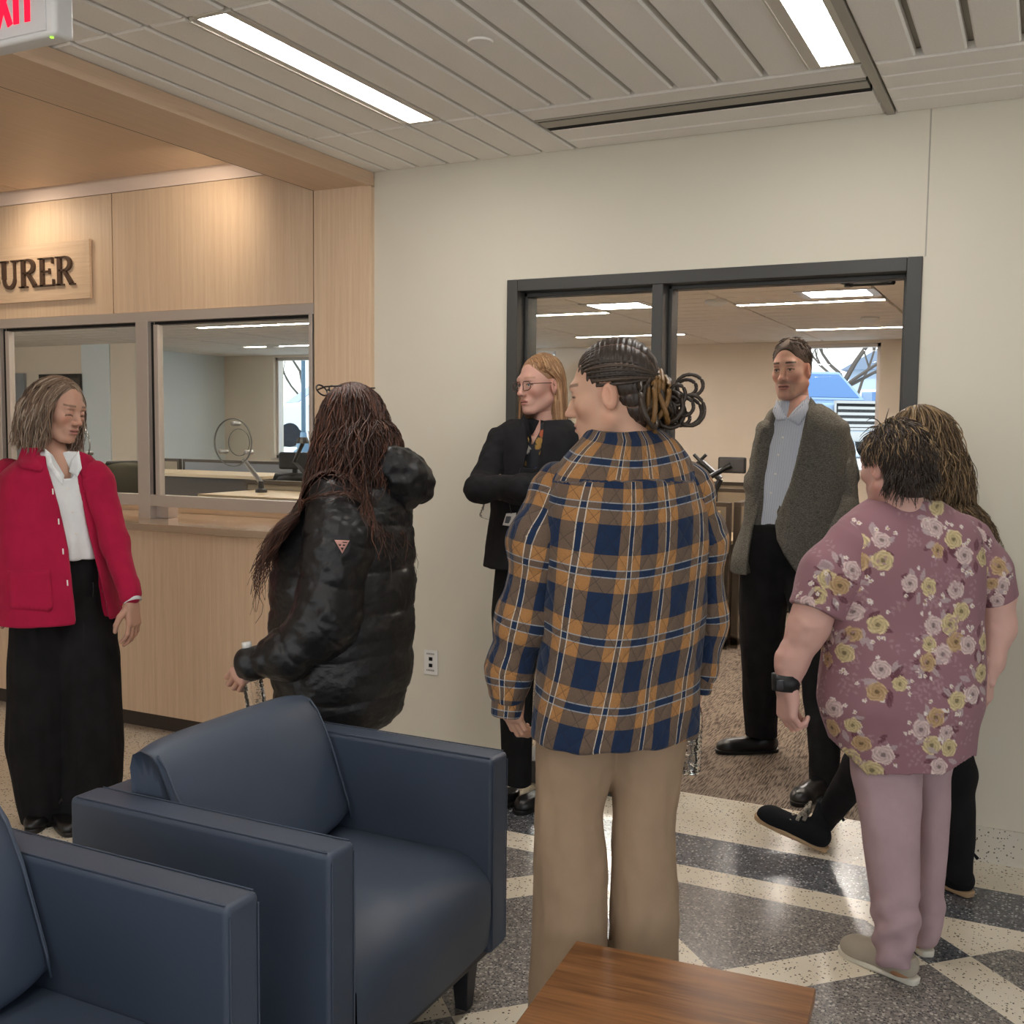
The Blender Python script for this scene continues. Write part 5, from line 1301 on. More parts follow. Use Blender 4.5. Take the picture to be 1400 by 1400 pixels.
    S_ = push_out(S_, *p.limb(LA), m=.016); rad = .0030*(1-t_*.75)[None]*(.7+.6*rng.random((len(rt), 1))); hV, hQ, hC = strands(S_, rad, hair_cols(len(rt), (.048, .018, .011), (.105, .038, .020), rng, .6, .35), 4)
    V, Q, C = join(base, (hV, hQ, hC)); p.part('hair', V, Q, M['hair'], attrs={'col': C})
    # glasses pushed up on the head
    gl = MB(); c0 = tr([[0, .068, .125]])[0]; x_ = R @ np.array([1, 0, 0]); up = R @ np.array([0, .4, .9]); f_ = R @ np.array([0, .9, -.4])
    for s in (-1, 1): gl.tube([c0+x_*s*.035+.026*(math.cos(a)*x_+math.sin(a)*up*.8) for a in np.linspace(0, 2*PI, 17)], .0028, 6, False); gl.tube([c0+x_*s*.062, c0+x_*s*.088-f_*.05-up*.02, c0+x_*s*.094-f_*.11-up*.055], .0028, 6)
    gl.tube([c0-x_*.01, c0+up*.004, c0+x_*.01], .0026, 6); gl.build('glasses', M['black'], p.root, smooth=True)
    bw = p.W([p.P(351, 968, -.24)])[0]; tw = p.W([p.P(337, 880, -.24)])[0]; bottle('clear water bottle gripped by the woman in black puffer coat', bw, tw-bw)
puffer_woman()
# ------------------------------------------------------------------ woman with glasses, arms crossed
def glasses_woman():
    p = Person('woman with red blond hair and glasses, arms crossed in black jacket', 730, 4.40, -92)
    SK = (.58, .33, .26); hm = head_mesh(SK, (.45, .19, .16), (.30, .17, .09), jaw=.98, brows=.5, neck=.046)
    hv, tr, R, hc = set_head(p, hm, 739, 529, 0., -24, 3, 2, 1.0)
    core = [loft(p.sil([(590, 690, 775), (640, 685, 775), (760, 690, 780), (800, 690, 775)], .85))]+chain([p.P(742, 570), p.P(738, 640)], [.045, .09])
    RA = [(683, 604, 20, 0), (664, 655, 19, -.05), (655, 668, 18, -.12), (715, 666, 15, -.26), (762, 656, 14, -.26)]; LA = [(786, 604, 20, .0), (800, 660, 19, -.08), (796, 676, 17, -.14), (735, 680, 15, -.20), (690, 672, 13, -.18)]
    for q in (RA, LA): core += chain(*p.limb([(a, b, c*.55, d) for a, b, c, d in q]))
    for q in ([(708, 790, 24), (702, 930, 17), (702, 1055, 11)], [(756, 790, 24), (758, 930, 17), (756, 1055, 11)]): core += chain(*p.limb(q))
    hd = hand_mesh(curl=.5, skin=SK, thumb=.3, scale=.95); H1 = place_hand(hd, p.P(768, 656, -.25), p.lat*.9+np.array([0, 0, -.1]), -p.view+np.array([0, 0, .3])); H2 = place_hand(hd, p.P(694, 672, -.15), -p.lat*.7+p.view*.5, -p.view+np.array([0, 0, .2]), left=True)
    body = finish_body(p, (hv, hm[1], hm[2]), core, [H1, H2], SK, (hc, R, 1., p.P(738, 612), .046)); add_eyes(p, tr, R, 1., (.12, .17, .2), body)
    V, Q = cloth(p, [loft(p.sil([(578, 702, 776, .75), (600, 690, 782, .7), (700, 684, 784), (800, 684, 786)], .95))], .006, .02, [(p.carve([(716, 560), (742, 560), (738, 590), (727, 610), (722, 596)], -.02), 's', .006)])
    a_ = np.tile([.016, .017, .022, 1.], (len(V), 1)); rng = np.random.default_rng(4)
    for k in range(420):
        c = V[rng.integers(len(V))]; r = rng.uniform(.008, .018); w = np.linalg.norm(V-c, axis=1) < r; a_[w, :3] = [(.42, .10, .04), (.55, .5, .45), (.05, .07, .25), (.35, .2, .05)][rng.integers(4)]
    p.part('blouse', V, Q, mat_attr('flower_print_blouse', .7, .3), attrs={'col': a_})
    J = [loft(p.sil([(574, 700, 778, .7), (586, 678, 790, .6), (604, 672, 796, .6), (640, 672, 798, .62), (700, 672, 796, .66), (776, 662, 800, .7)], 1., .004))]
    op = p.carve([(712, 560), (744, 560), (742, 590), (740, 612), (734, 640), (716, 640), (722, 610), (720, 592)], -.03, -.6)
    V, Q = cloth(p, J, .0055, .02, [(op, 's', .006)], wr=((.005, (14, 14, 6), 5), (.002, (50, 50, 30), 6))); jac = p.part('jacket', V, Q, M['black_knit']); jt = p.bvh(V, Q)
    for q in (RA, LA):
        pts, rad = p.limb(q); V, Q = cloth(p, chain(pts, rad), .0055, .03, wr=((.006, (18, 18, 18), 7), (.003, (45, 45, 45), 8))); p.part('sleeve', V, Q, M['black_knit'], jac)
    p.patch('collar', [(715, 566), (722, 574), (727, 602), (722, 626), (714, 600), (711, 576)], jt, M['black_knit'], jac, .012, 8, .003); p.patch('collar', [(739, 574), (748, 576), (752, 586), (744, 612), (736, 636), (738, 604)], jt, M['black_knit'], jac, .012, 8, .003)
    pr = [loft(p.sil([(770, 678, 740, .8), (840, 672, 738, .85), (930, 680, 730, .9), (1000, 684, 727, .95), (1072, 688, 726, 1.)])), loft(p.sil([(770, 720, 788, .8, .03), (840, 726, 786, .85, .03), (930, 736, 786, .9, .03), (1068, 738, 780, 1., .03)]))]
    V, Q = cloth(p, pr, .007, .012, wr=((.005, (20, 20, 5), 9),)); p.part('trousers', V, Q, M['black_cloth'])
    for (x, y, dd) in ((706, 1072, .06), (758, 1070, .09)):
        hp = p.P(x, y, dd); hp[2] = 0; td = -p.view*.75-p.lat*.6; U, S0 = place_shoe(shoe(.25, .088, .06), hp, td); sh = p.part('shoe', U[0], U[1], M['shoe_black']); p.part('sole', S0[0], S0[1], M['shoe_black'], sh)
    rng = np.random.default_rng(31); cb = [ell((0, -.016, .050), (.079, .0935, .085)), ell((0, -.05, -.03), (.070, .055, .11)), ell((.052, -.055, -.04), (.024, .03, .10)), ell((-.052, -.055, -.04), (.024, .03, .10))]
    g = grid_for(cb, .005)
    for c in cb: g.put(c, .03)
    g.put(ell((0, .095, -.02), (.072, .075, .115)), .012, 's')
    for s in (-1, 1): g.put(ell((s*.080, .0, -.015), (.028, .036, .045)), .006, 's')
    V, Q = g.mesh(2); base = (tr(V), Q, np.tile([.30, .155, .075, 1.], (len(V), 1)))
    vs = scalp(700, rng, hairline); rt = vs*np.array([.079, .092, .085])+np.array([0, -.016, .05]); dr = hair_dirs(vs, .7, .55, .22, .2) @ R.T; rw = tr(rt)
    S_ = grow_hair(rw, dr, (.20+.13*np.clip(rt[:, 2]/.13, 0, 1))*(.9+.2*rng.random(len(rt))), 18, [(hc+R @ np.array([0, -.016, .047]), np.array([.088, .089, .091])), (hc+R @ np.array([0, -.005, -.04]), np.array([.082, .082, .10])), (p.P(738, 640), np.array([.20, .17, .165]))], .5, .002, 14, rng=rng, stiff=.6)
    t_ = np.linspace(0, 1, 18); Lc = (S_-hc) @ R; w_ = np.clip((.075-Lc[..., 2])/.06, 0, 1); w_ = w_*w_*(3-2*w_); w_ = w_*(Lc[..., 0] < .02); Lc[..., 1] = Lc[..., 1]*(1-w_)+np.minimum(Lc[..., 1], -.030+.3*np.minimum(Lc[..., 1], .05))*w_; S_ = Lc @ R.T+hc; rad = .0030*np.sin(np.clip(t_*.85+.15, 0, 1)*PI)**.4*np.ones((len(rt), 1)); hV, hQ, hC = strands(S_, rad, hair_cols(len(rt), (.33, .17, .08), (.52, .32, .17), rng, .65, .3))
    # keep the visible ear free
    V, Q, C = join(base, (hV, hQ, hC)); p.part('hair', V, Q, M['hair'], attrs={'col': C})
    gl = MB()
    for s in (-1, 1):
        c0 = np.array([s*.033, .108, .004]); gl.tube(tr(np.array([c0+[.0245*np.sign(math.cos(a))*abs(math.cos(a))**.7, -.010*abs(math.cos(a)), .0185*np.sign(math.sin(a))*abs(math.sin(a))**.7] for a in np.linspace(0, 2*PI, 25)])), .0017, 6, False)
        gl.tube(tr(np.array([[s*.057, .098, .012], [s*.074, .06, .012], [s*.080, .0, .012], [s*.080, -.012, -.002]])), .0018, 6)
    gl.tube(tr(np.array([[-.010, .110, .010], [0, .113, .013], [.010, .110, .010]])), .0016, 6)
    go = gl.build('glasses', mat('brown_frame', srgb(70, 34, 30), .35, .5), p.root, smooth=True)
    for s in (-1, 1):
        V = tr(np.array([[s*.033+.0225*math.cos(a), .107-.009*abs(math.cos(a)), .004+.017*math.sin(a)] for a in np.linspace(0, 2*PI, 21)[:-1]])); MB().add(V, [tuple(range(20))]).build('lens', M['glass'], go)
    # badge and the bottle held under the arm
    bd = p.patch('badge', [(692, 702), (706, 701), (702, 720), (687, 718)], jt, M['white'], p.root, .012, 4); p.patch('badge_photo', [(692, 706), (699, 706), (697, 716), (690, 715)], jt, mat('badge_print', srgb(96, 98, 104), .5, .3), bd, .0145, 3)
    MB().tube([p.P(699, 702, -.17), p.P(697, 690, -.2), p.P(712, 640, -.2)], .002, 6).build('badge_cord', M['black'], bd)
    bw = p.W([p.P(664, 709, .06)])[0]; tw = p.W([p.P(684, 650, .08)])[0]; bottle('clear water bottle tucked under the crossed arms of glasses woman', bw, tw-bw)
glasses_woman()
# ------------------------------------------------------------------ woman in the plaid shirt jacket
def plaid_mat():
    m, nt, b = new_mat('plaid_flannel'); u, v, w, o = xyz(nt, attr='uvp'); P_ = .145
    n1 = noise(nt, xyz(nt)[3], 300, 2)
    def sett(c):
        t = ((c/P_).mod(1.)-.5).abs(); return t.band(.062, .275), t.band(.046, .063), t
    gu, lu, tu = sett(u); gv, lv, tv = sett(v)
    navy, brown, gold = srgb(27, 44, 72), srgb(104, 86, 72), srgb(164, 118, 72)
    c = mixc(nt, gu.max(gv), navy, brown); c = mixc(nt, gu*gv, c, gold)
    c = mixc(nt, lv*.6, c, srgb(176, 182, 186)); c = mixc(nt, lu*.7, c, srgb(226, 214, 194))
    q1 = (u+v).mod(.055).lt(.0017); q2 = (u-v).mod(.055).lt(.0017); q = q1.max(q2)
    c = mixc(nt, q*.55, c, (.02, .02, .025)); c = mixc(nt, n1.sm(.2, .8)*.22, c, (.03, .03, .03))
    setc(b, nt, c); b.inputs['Roughness'].default_value = .92; b.inputs['Specular IOR Level'].default_value = .12; b.inputs['Sheen Weight'].default_value = .12
    puff = ((u+v)*(PI/.055)).sin().abs()*((u-v)*(PI/.055)).sin().abs()
    bump(nt, b, puff.pow(.5)+n1*.15, .55, .006)
    return m
def plaid_woman():
    p = Person('woman in blue and gold plaid quilted jacket and khaki trousers', 835, 2.45, 138)
    pm = plaid_mat(); SK = (.56, .335, .235)
    hm = head_mesh(SK, (.45, .2, .16), (.10, .06, .04), jaw=1.0, brows=.7, neck=.050); HS = .98
    hv, tr, R, hc = set_head(p, hm, 838, 543, 0., 50, 8, 0, HS)
    core = [loft(p.sil([(640, 770, 930), (760, 750, 960), (900, 745, 950), (1000, 735, 945)], .8))]+chain([p.P(846, 590, .02), p.P(850, 660)], [.05, .09])
    for q in ([(780, 1020, 40), (778, 1200, 28), (776, 1500, 16)], [(884, 1020, 40), (878, 1200, 28), (880, 1500, 16)]): core += chain(*p.limb(q))
    LA = [(768, 672, 36, .0), (738, 740, 39, -.02), (716, 850, 36, .0), (699, 915, 30, .02), (696, 945, 25, .02)]; RA = [(938, 668, 34, .05), (960, 740, 32, .08), (966, 850, 26, .10), (958, 915, 22, .10)]
    for q in (LA, RA): core += chain(*p.limb([(a, b, c*.5, d) for a, b, c, d in q]))
    hd = hand_mesh(curl=.75, skin=SK, thumb=.4, scale=.95)
    H1 = place_hand(hd, p.P(698, 938, .03), p.lat*.10+np.array([0, 0, -1.]), -p.lat*.8-p.view*.6, left=True)
    H2 = place_hand(hand_mesh(curl=1.0, skin=SK, thumb=.3, thumb_in=.9, scale=.95), p.P(948, 938, .16), np.array([0, 0, -1.])-p.lat*.15, p.lat*.9+p.view*.3)
    body = finish_body(p, (hv, hm[1], hm[2]), core, [H1, H2], SK, (hc, R, HS, p.P(852, 622), .050)); add_eyes(p, tr, R, HS, (.08, .05, .03), body)
    # jacket
    st = p.sil([(588, 806, 902, .75), (602, 796, 922, .62), (625, 772, 942, .56), (655, 755, 955, .56), (700, 748, 966, .58), (780, 746, 966, .6), (860, 742, 962, .62), (930, 735, 955, .64), (1000, 727, 951, .66), (1012, 728, 950, .66)], 1.)
    cx0 = np.array([s[1] for s in st]); z0 = np.array([s[0] for s in st]); o_ = np.argsort(z0)
    hem = half((0, 0, -1), -p.P(840, 1007)[2])
    V, Q = cloth(p, [loft(st, 2.4)], .0055, .02, [(hem, 'i', .008)], wr=((.008, (9, 9, 4), 15), (.004, (24, 24, 14), 16)))
    cx = np.interp(V[:, 2], z0[o_], cx0[o_]); cyc = np.interp(V[:, 2], z0[o_], np.array([s[2] for s in st])[o_])
    # the cloth's own grid: unrolled around the body, draped a little askew
    th = np.arctan2(V[:, 0]-cx, -(V[:, 1]-cyc)); uu = th*.205+.020+(-.13*(V[:, 2]-1.25))+.006*vnoise(V, 5., 3); vv = V[:, 2]+.020*np.cos(th*1.2+.4)+.007*vnoise(V, 6., 4)
    z_band = p.P(840, 752)[2]
    uvp = np.stack([uu, vv-z_band+.0725+.02, np.zeros(len(V))], 1); yoke = V[:, 2] > p.P(840, 657)[2]+.004*np.cos(th); uvp[yoke, 0] += .062; uvp[yoke, 1] += .05
    jac = p.part('jacket', V, Q, pm, attrs={'uvp': uvp}); jt = p.bvh(V, Q)
    def sleeve(rows, u0, v0, cuffr):
        pts, rad = p.limb(rows); pts = [pts[0]+(pts[0]-pts[1])*.12]+pts; rad = [rad[0]*.86]+rad
        pr = chain(pts, rad); V, Q = cloth(p, pr, .005, .04, wr=((.007, (14, 14, 12), 17), (.003, (36, 36, 36), 18))); a, t, r = chain_uv(V, pts)
        s_ = p.part('sleeve', V, Q, pm, jac, {'uvp': np.stack([a*.075+u0, t*1.0+v0, np.zeros(len(V))], 1)})
        d = pts[-1]-pts[-2]; d /= np.linalg.norm(d); c0 = pts[-1]+d*rad[-1]*.35
        cv, cq = cloth(p, [cap(c0, c0+d*.035, rad[-1]*.93, rad[-1]*.88)], .004, .01, [(half(d, float(d @ (c0+d*.045))), 'i', .006)]); a, t, r = chain_uv(cv, [c0-d*.1, c0+d*.1])
        cu = p.part('cuff', cv, cq, pm, jac, {'uvp': np.stack([a*.07+u0+.03, t+v0+.05, np.zeros(len(cv))], 1)}); return p.bvh(cv, cq), cu
    ct, cu = sleeve(LA, .045, .035, 0); sleeve(RA, .0, .03, 0)
    p.patch('button', [(708+4*math.cos(a), 936+4*math.sin(a)) for a in np.linspace(0, 5.6, 9)], ct, M['black'], cu, .004, 3)
    # collar and yoke seam
    cst = p.sil([(566, 826, 893, .95, .02), (584, 822, 900, .95, .02), (600, 812, 908, .9, .01)]); V, Q = cloth(p, [loft(cst)], .004, .01, [(loft([(c[0]-(.02 if i else -.03), c[1], c[2], c[3]-.012, c[4]-.012) for i, c in enumerate(cst)]), 's', .004)])
    p.part('collar', V, Q, pm, jac, {'uvp': np.stack([np.arctan2(V[:, 0], -V[:, 1])*.1+.03, V[:, 2]*1.+.06, np.zeros(len(V))], 1)})
    # trousers
    kh = fabric('khaki_twill', srgb(152, 129, 105), .85, 520, .2, .05)
    L1 = p.sil([(960, 742, 850, .8), (1005, 735, 846, .85), (1060, 731, 836, .9), (1110, 730, 824, .9), (1200, 730, 828, .92), (1300, 727, 831, .95), (1380, 722, 834, .95), (1480, 716, 838, .95), (1522, 714, 840, .95)]); L2 = p.sil([(960, 830, 944, .8, .02), (1005, 832, 938, .85, .02), (1060, 833, 930, .9, .02), (1110, 835, 921, .9, .02), (1200, 836, 925, .92, .02), (1310, 835, 928, .95, .02), (1400, 832, 934, .95, .02), (1518, 828, 940, .95, .02)])
    V, Q = cloth(p, [loft(L1), loft(L2)], .007, .012, wr=((.010, (10, 10, 5), 21), (.005, (26, 26, 9), 22), (.002, (60, 60, 30), 23))); p.part('trousers', V, Q, kh)
    for (x, dd, k) in ((778, .0, .0), (884, .02, .3)):
        hp = p.P(x, 1500, dd-.03); hp[2] = 0; U, S0 = place_shoe(shoe(.25, .09, .07), hp-np.array([0, .06, 0]), [k*.3, 1, 0]); sh = p.part('shoe', U[0], U[1], M['shoe_black']); p.part('sole', S0[0], S0[1], M['sole_white'], sh)
    # hair: braided close to the head, bun of looped braids
    rng = np.random.default_rng(41); cb = [ell((0, -.017, .052), (.0775, .0925, .0835)), ell((0, -.062, -.015), (.056, .040, .070))]
    g = grid_for(cb, .0035)
    for c in cb: g.put(c, .03)
    g.put(ell((0, .11, -.02), (.090, .072, .115)), .008, 's')
    for s in (-1, 1): g.put(ell((s*.078, .0, -.005), (.028, .033, .040)), .006, 's')
    V, Q = g.mesh(1); N = normals(V, Q)
    # rows run from the hairline back to the bun
    a = np.arctan2(V[:, 0], V[:, 2]-.01); V = V+N*(.0030*np.abs(np.sin(a*7))**.6+.0012*np.sin(V[:, 1]*520)*1.)[:, None]
    C = np.tile([.030, .019, .013, 1.], (len(V), 1)); l = np.abs(np.sin(a*7)) < .10; C[l, :3] = (.16, .10, .075); base = (tr(V), Q, C)
    parts = [base]
    # flat braids lying on the head
    Pth = []
    for aa in np.linspace(-1.85, 1.85, 30):
        t_ = np.linspace(0, 1, 30); th = (1.0-.62*(abs(aa)/1.85)**2)*(1-t_)-1.40*t_; w_ = np.cos(th)
        Pth.append(np.array([np.sin(aa)*.0790*w_, np.sin(th)*.0945-.016, np.cos(aa)*.0850*w_+.049-.02*t_**2]).T)
    Pth = np.array(Pth); rr = .0040*(1+.20*np.sin(np.linspace(0, 100, 30)))[None]*np.ones((len(Pth), 1)); hV, hQ, hC = strands(Pth, rr, hair_cols(len(Pth), (.028, .018, .012), (.05, .032, .02), rng, .8, .3), 8); parts.append((tr(hV), hQ, hC))
    bc = p.P(897, 545, .02); LP, RC, CC = [], [], []
    def loop(c, r1, r2, ax, rad, col, n=28):
        ax = np.array(ax, float); ax /= np.linalg.norm(ax); u = np.cross(ax, [.2, .3, 1.]); u /= np.linalg.norm(u); v = np.cross(ax, u); t_ = np.linspace(0, 2*PI, n)
        LP.append(np.array(c)+np.outer(np.cos(t_), u)*r1+np.outer(np.sin(t_), v)*r2); RC.append(rad*(1+.12*np.sin(t_*14))); CC.append(col)
    dk, gd = (.032, .020, .012), (.17, .085, .022)
    for k in range(20): loop(p.P(893+rng.normal(0, 7), 545+rng.normal(0, 6), -.01+rng.normal(0, .022)), .026+.014*rng.random(), .044+.020*rng.random(), p.lat*(.9+.2*rng.normal())+p.view*rng.normal()*.5+np.array([0, 0, rng.normal()*.3]), .0062, gd if k % 4 == 0 else ((.07, .04, .015) if k % 4 == 1 else dk))
    for k in range(9): loop(p.P(908+rng.normal(0, 5), 562+rng.normal(0, 7), .01+rng.normal(0, .015)), .034, .036, p.view*(.9)+p.lat*rng.normal()*.5+np.array([0, 0, rng.normal()*.4]), .0058, dk)
    for (x, y, r1, r2, dd) in ((943, 527, 18, 15, 0), (939, 530, 13, 11, .02), (944, 561, 19, 21, 0), (938, 563, 21, 19, .015), (936, 556, 12, 12, -.01), (926, 540, 11, 14, -.02), (928, 572, 15, 10, .01)): loop(p.P(x, y, dd), p.m(r1), p.m(r2), p.view+p.lat*.15, .0044, dk)
    hV, hQ, hC = strands(np.array(LP), np.array(RC), np.array(CC), 7); parts.append((hV, hQ, hC))
    # gold wrapped strands over the top of the bun
    G_ = np.array([[p.P(878+5*i+6*math.sin(t*3)*(.5 if i > 2 else -1.), 501+abs(i-2.6)*2.2+t*(44-3*abs(i-2)), -.030-.045*math.sin(t*2.6)+.004*i) for t in np.linspace(0, 1, 14)] for i in range(6)]); hV, hQ, hC = strands(G_, np.full((6, 14), .0058), np.tile(gd, (6, 1)), 7); parts.append((hV, hQ, hC))
    V, Q, C = join(*parts); p.part('hair', V, Q, M['hair'], attrs={'col': C})
    bw = p.W([p.P(940, 1056, .16)])[0]; tw = p.W([p.P(945, 950, .16)])[0]; bottle('clear water bottle hanging behind the plaid jacket hem', bw, tw-bw)
plaid_woman()
# ------------------------------------------------------------------ man in the blazer
def blazer_man():
    p = Person('man in grey tweed blazer standing in doorway, hands in pockets', 1080, 4.92, -92)
    SK = (.60, .345, .26); HS = np.array([1.02, 1.08, 1.13]); hm = head_mesh(SK, (.38, .16, .13), (.07, .045, .03), jaw=1.12, nose=1.15, neck=.060, beard=(.24, .15, .11), male=True, smile=.003)
    hv, tr, R, hc = set_head(p, hm, 1082, 508, 0., -8, 4, 2, HS)
    core = [loft(p.sil([(575, 1050, 1155), (640, 1045, 1160), (720, 1035, 1150), (780, 1025, 1150)], .82))]+chain([p.P(1086, 545), p.P(1090, 620)], [.06, .1])
    RA = [(1050, 590, 17, .02), (1036, 660, 16, .06), (1030, 715, 14, .03)]; LA = [(1143, 592, 20, -.04), (1152, 650, 19, -.07), (1154, 700, 18, -.11), (1134, 757, 16, -.20)]
    for q in (LA, RA): core += chain(*p.limb([(a, b, c*.5, d) for a, b, c, d in q]))
    LG1 = [(1042, 790, 22, .08), (1040, 900, 17, .12), (1041, 1000, 12, .25)]; LG2 = [(1104, 790, 22, -.1), (1120, 920, 17, -.2), (1128, 1060, 12, -.32)]
    for q in (LG1, LG2): core += chain(*p.limb([(a, b, c*.7, d) for a, b, c, d in q]))
    hd = hand_mesh(curl=.4, skin=SK, scale=1.08); H1 = place_hand(hd, p.P(1128, 760, -.10), np.array([0, 0, -1.])-p.lat*.3, -p.view, left=True); H2 = place_hand(hd, p.P(1032, 728, .06), np.array([0, 0, -1.]), -p.view)
    body = finish_body(p, (hv, hm[1], hm[2]), core, [H1, H2], SK, (hc, R, HS, p.P(1090, 585), .060)); add_eyes(p, tr, R, HS, (.10, .08, .06), body)
    m, nt, b = new_mat('striped_shirt'); x, y, z, o = xyz(nt); setc(b, nt, mixc(nt, (x/.006).mod(1.).lt(.4), srgb(212, 216, 224), srgb(150, 162, 186))); b.inputs['Roughness'].default_value = .8; shm = m
    V, Q = cloth(p, [loft(p.sil([(548, 1064, 1112, .95), (560, 1056, 1124, .8), (590, 1046, 1140, .7), (650, 1036, 1140, .7), (722, 1030, 1132, .72)], .96))], .006, .02, [(p.carve([(1062, 530), (1100, 530), (1098, 548), (1076, 572), (1066, 556)], -.03), 's', .006)], wr=((.004, (25, 25, 8), 1),))
    sh = p.part('shirt', V, Q, shm); st = p.bvh(V, Q)
    p.patch('collar', [(1062, 546), (1070, 560), (1074, 574), (1062, 576), (1056, 562)], st, shm, sh, .012, 6, .004); p.patch('collar', [(1104, 540), (1096, 556), (1076, 573), (1092, 582), (1106, 562)], st, shm, sh, .012, 6, .004)
    for y, x in ((598, 1070), (622, 1064), (648, 1060), (674, 1054)): p.patch('button', [(x+1.6*math.cos(a), y+1.6*math.sin(a)) for a in np.linspace(0, 5.5, 7)], st, M['white'], sh, .004, 2)
    m, nt, b = new_mat('grey_tweed'); x, y, z, o = xyz(nt); n1 = noise(nt, scaled(nt, o, (260, 260, 420)), 1., 2); n2 = noise(nt, scaled(nt, o, (90, 90, 500)), 1., 2)
    setc(b, nt, mixc(nt, (n1*.6+n2*.4).sm(.35, .65), srgb(64, 62, 58), srgb(116, 112, 104))); b.inputs['Roughness'].default_value = .9; b.inputs['Specular IOR Level'].default_value = .15; bump(nt, b, n1, .3, .002); tw = m
    J = [loft(p.sil([(552, 1062, 1122, .8), (564, 1050, 1142, .68), (580, 1042, 1158, .62), (620, 1036, 1160, .62), (680, 1028, 1160, .64), (730, 1012, 1156, .68), (762, 1000, 1150, .7), (784, 998, 1146, .7)], 1., .004))]
    op = p.carve([(1062, 530), (1064, 556), (1050, 600), (1040, 660), (1036, 700), (1028, 726), (1024, 752), (1020, 800), (1100, 800), (1078, 766), (1062, 738), (1060, 715), (1078, 668), (1092, 620), (1100, 580), (1106, 545), (1104, 530)], -.02, -.7)
    V, Q = cloth(p, J, .0055, .02, [(op, 's', .008), (half((0, 0, -1), -p.P(1090, 786)[2]), 'i', .012)], wr=((.006, (12, 12, 5), 5), (.003, (36, 36, 16), 6))); jac = p.part('blazer', V, Q, tw); jt = p.bvh(V, Q)
    for q in (LA, RA):
        pts, rad = p.limb(q); V, Q = cloth(p, chain(pts, rad), .0055, .04, wr=((.007, (16, 16, 16), 7), (.003, (40, 40, 40), 8))); p.part('sleeve', V, Q, tw, jac)
    p.patch('lapel', [(1108, 542), (1116, 552), (1112, 574), (1104, 588), (1112, 594), (1100, 630), (1080, 680), (1064, 714), (1062, 700), (1078, 660), (1090, 618), (1100, 576)], jt, tw, jac, .013, 8, .002); p.patch('lapel', [(1060, 556), (1054, 570), (1048, 590), (1040, 600), (1038, 640), (1036, 676), (1042, 650), (1052, 600), (1062, 566)], jt, tw, jac, .008, 8, .003)
    pr = [loft(p.sil([(716, 1024, 1092, .85), (770, 1012, 1082, .85, .03), (830, 1009, 1076, .9, .07), (900, 1012, 1070, .9, .12), (960, 1016, 1065, .95, .19), (1006, 1019, 1062, 1., .25)])), loft(p.sil([(716, 1040, 1146, .85), (770, 1062, 1150, .85, -.05), (850, 1082, 1150, .9, -.14), (930, 1096, 1150, .9, -.2), (1000, 1104, 1150, .95, -.27), (1072, 1108, 1150, 1., -.32)]))]
    V, Q = cloth(p, pr, .007, .02, wr=((.006, (18, 18, 5), 9), (.003, (40, 40, 10), 10))); p.part('trousers', V, Q, M['black_cloth'])
    for (x, y, dd, td) in ((1062, 1016, .27, -p.lat*.95-p.view*.35), (1134, 1078, -.27, -p.view*.8-p.lat*.45)):
        hp = p.P(x, y, dd); hp[2] = 0; U, S0 = place_shoe(shoe(.30, .10, .075, .004, .46), hp, td); s_ = p.part('shoe', U[0], U[1], M['shoe_black']); p.part('sole', S0[0], S0[1], M['shoe_black'], s_)
    rng = np.random.default_rng(51); cb = [ell((0, -.0155, .051), (.0785, .0965, .0835)), ell((0, -.060, .0), (.066, .045, .065))]; g = grid_for(cb, .004)
    for c in cb: g.put(c, .03)
    g.put(ell((0, .112, .0), (.085, .066, .112)), .008, 's')
    for s in (-1, 1): g.put(ell((s*.078, .006, -.02), (.026, .030, .05)), .008, 's')
    V, Q = g.mesh(1); base = (tr(V), Q, np.tile([.055, .035, .025, 1.], (len(V), 1)))
    vs = scalp(700, rng, lambda v: v[1] < (.50+.42*v[2] if v[2] > 0 else .05) and v[2] > -.25 and not (abs(v[0]) > .75 and v[1] > .2 and v[2] < .1)); rt = vs*np.array([.0765, .091, .0825])+np.array([0, -.019, .052])
    S_ = grow_hair(rt, hair_dirs(vs, .3, .2, .55), .016+.014*np.clip(vs[:, 2], 0, 1)+.004*rng.random(len(vs)), 5, [], .15, rng=rng); hV, hQ, hC = strands(S_, np.full(S_.shape[:2], .0018)*np.linspace(1, .4, 5)[None], hair_cols(len(vs), (.06, .038, .026), (.13, .11, .10), rng, .7, .25)); V, Q, C = join(base, (tr(hV), hQ, hC)); p.part('hair', V, Q, mat_attr('short_hair', .7, .2), attrs={'col': C})
blazer_man()
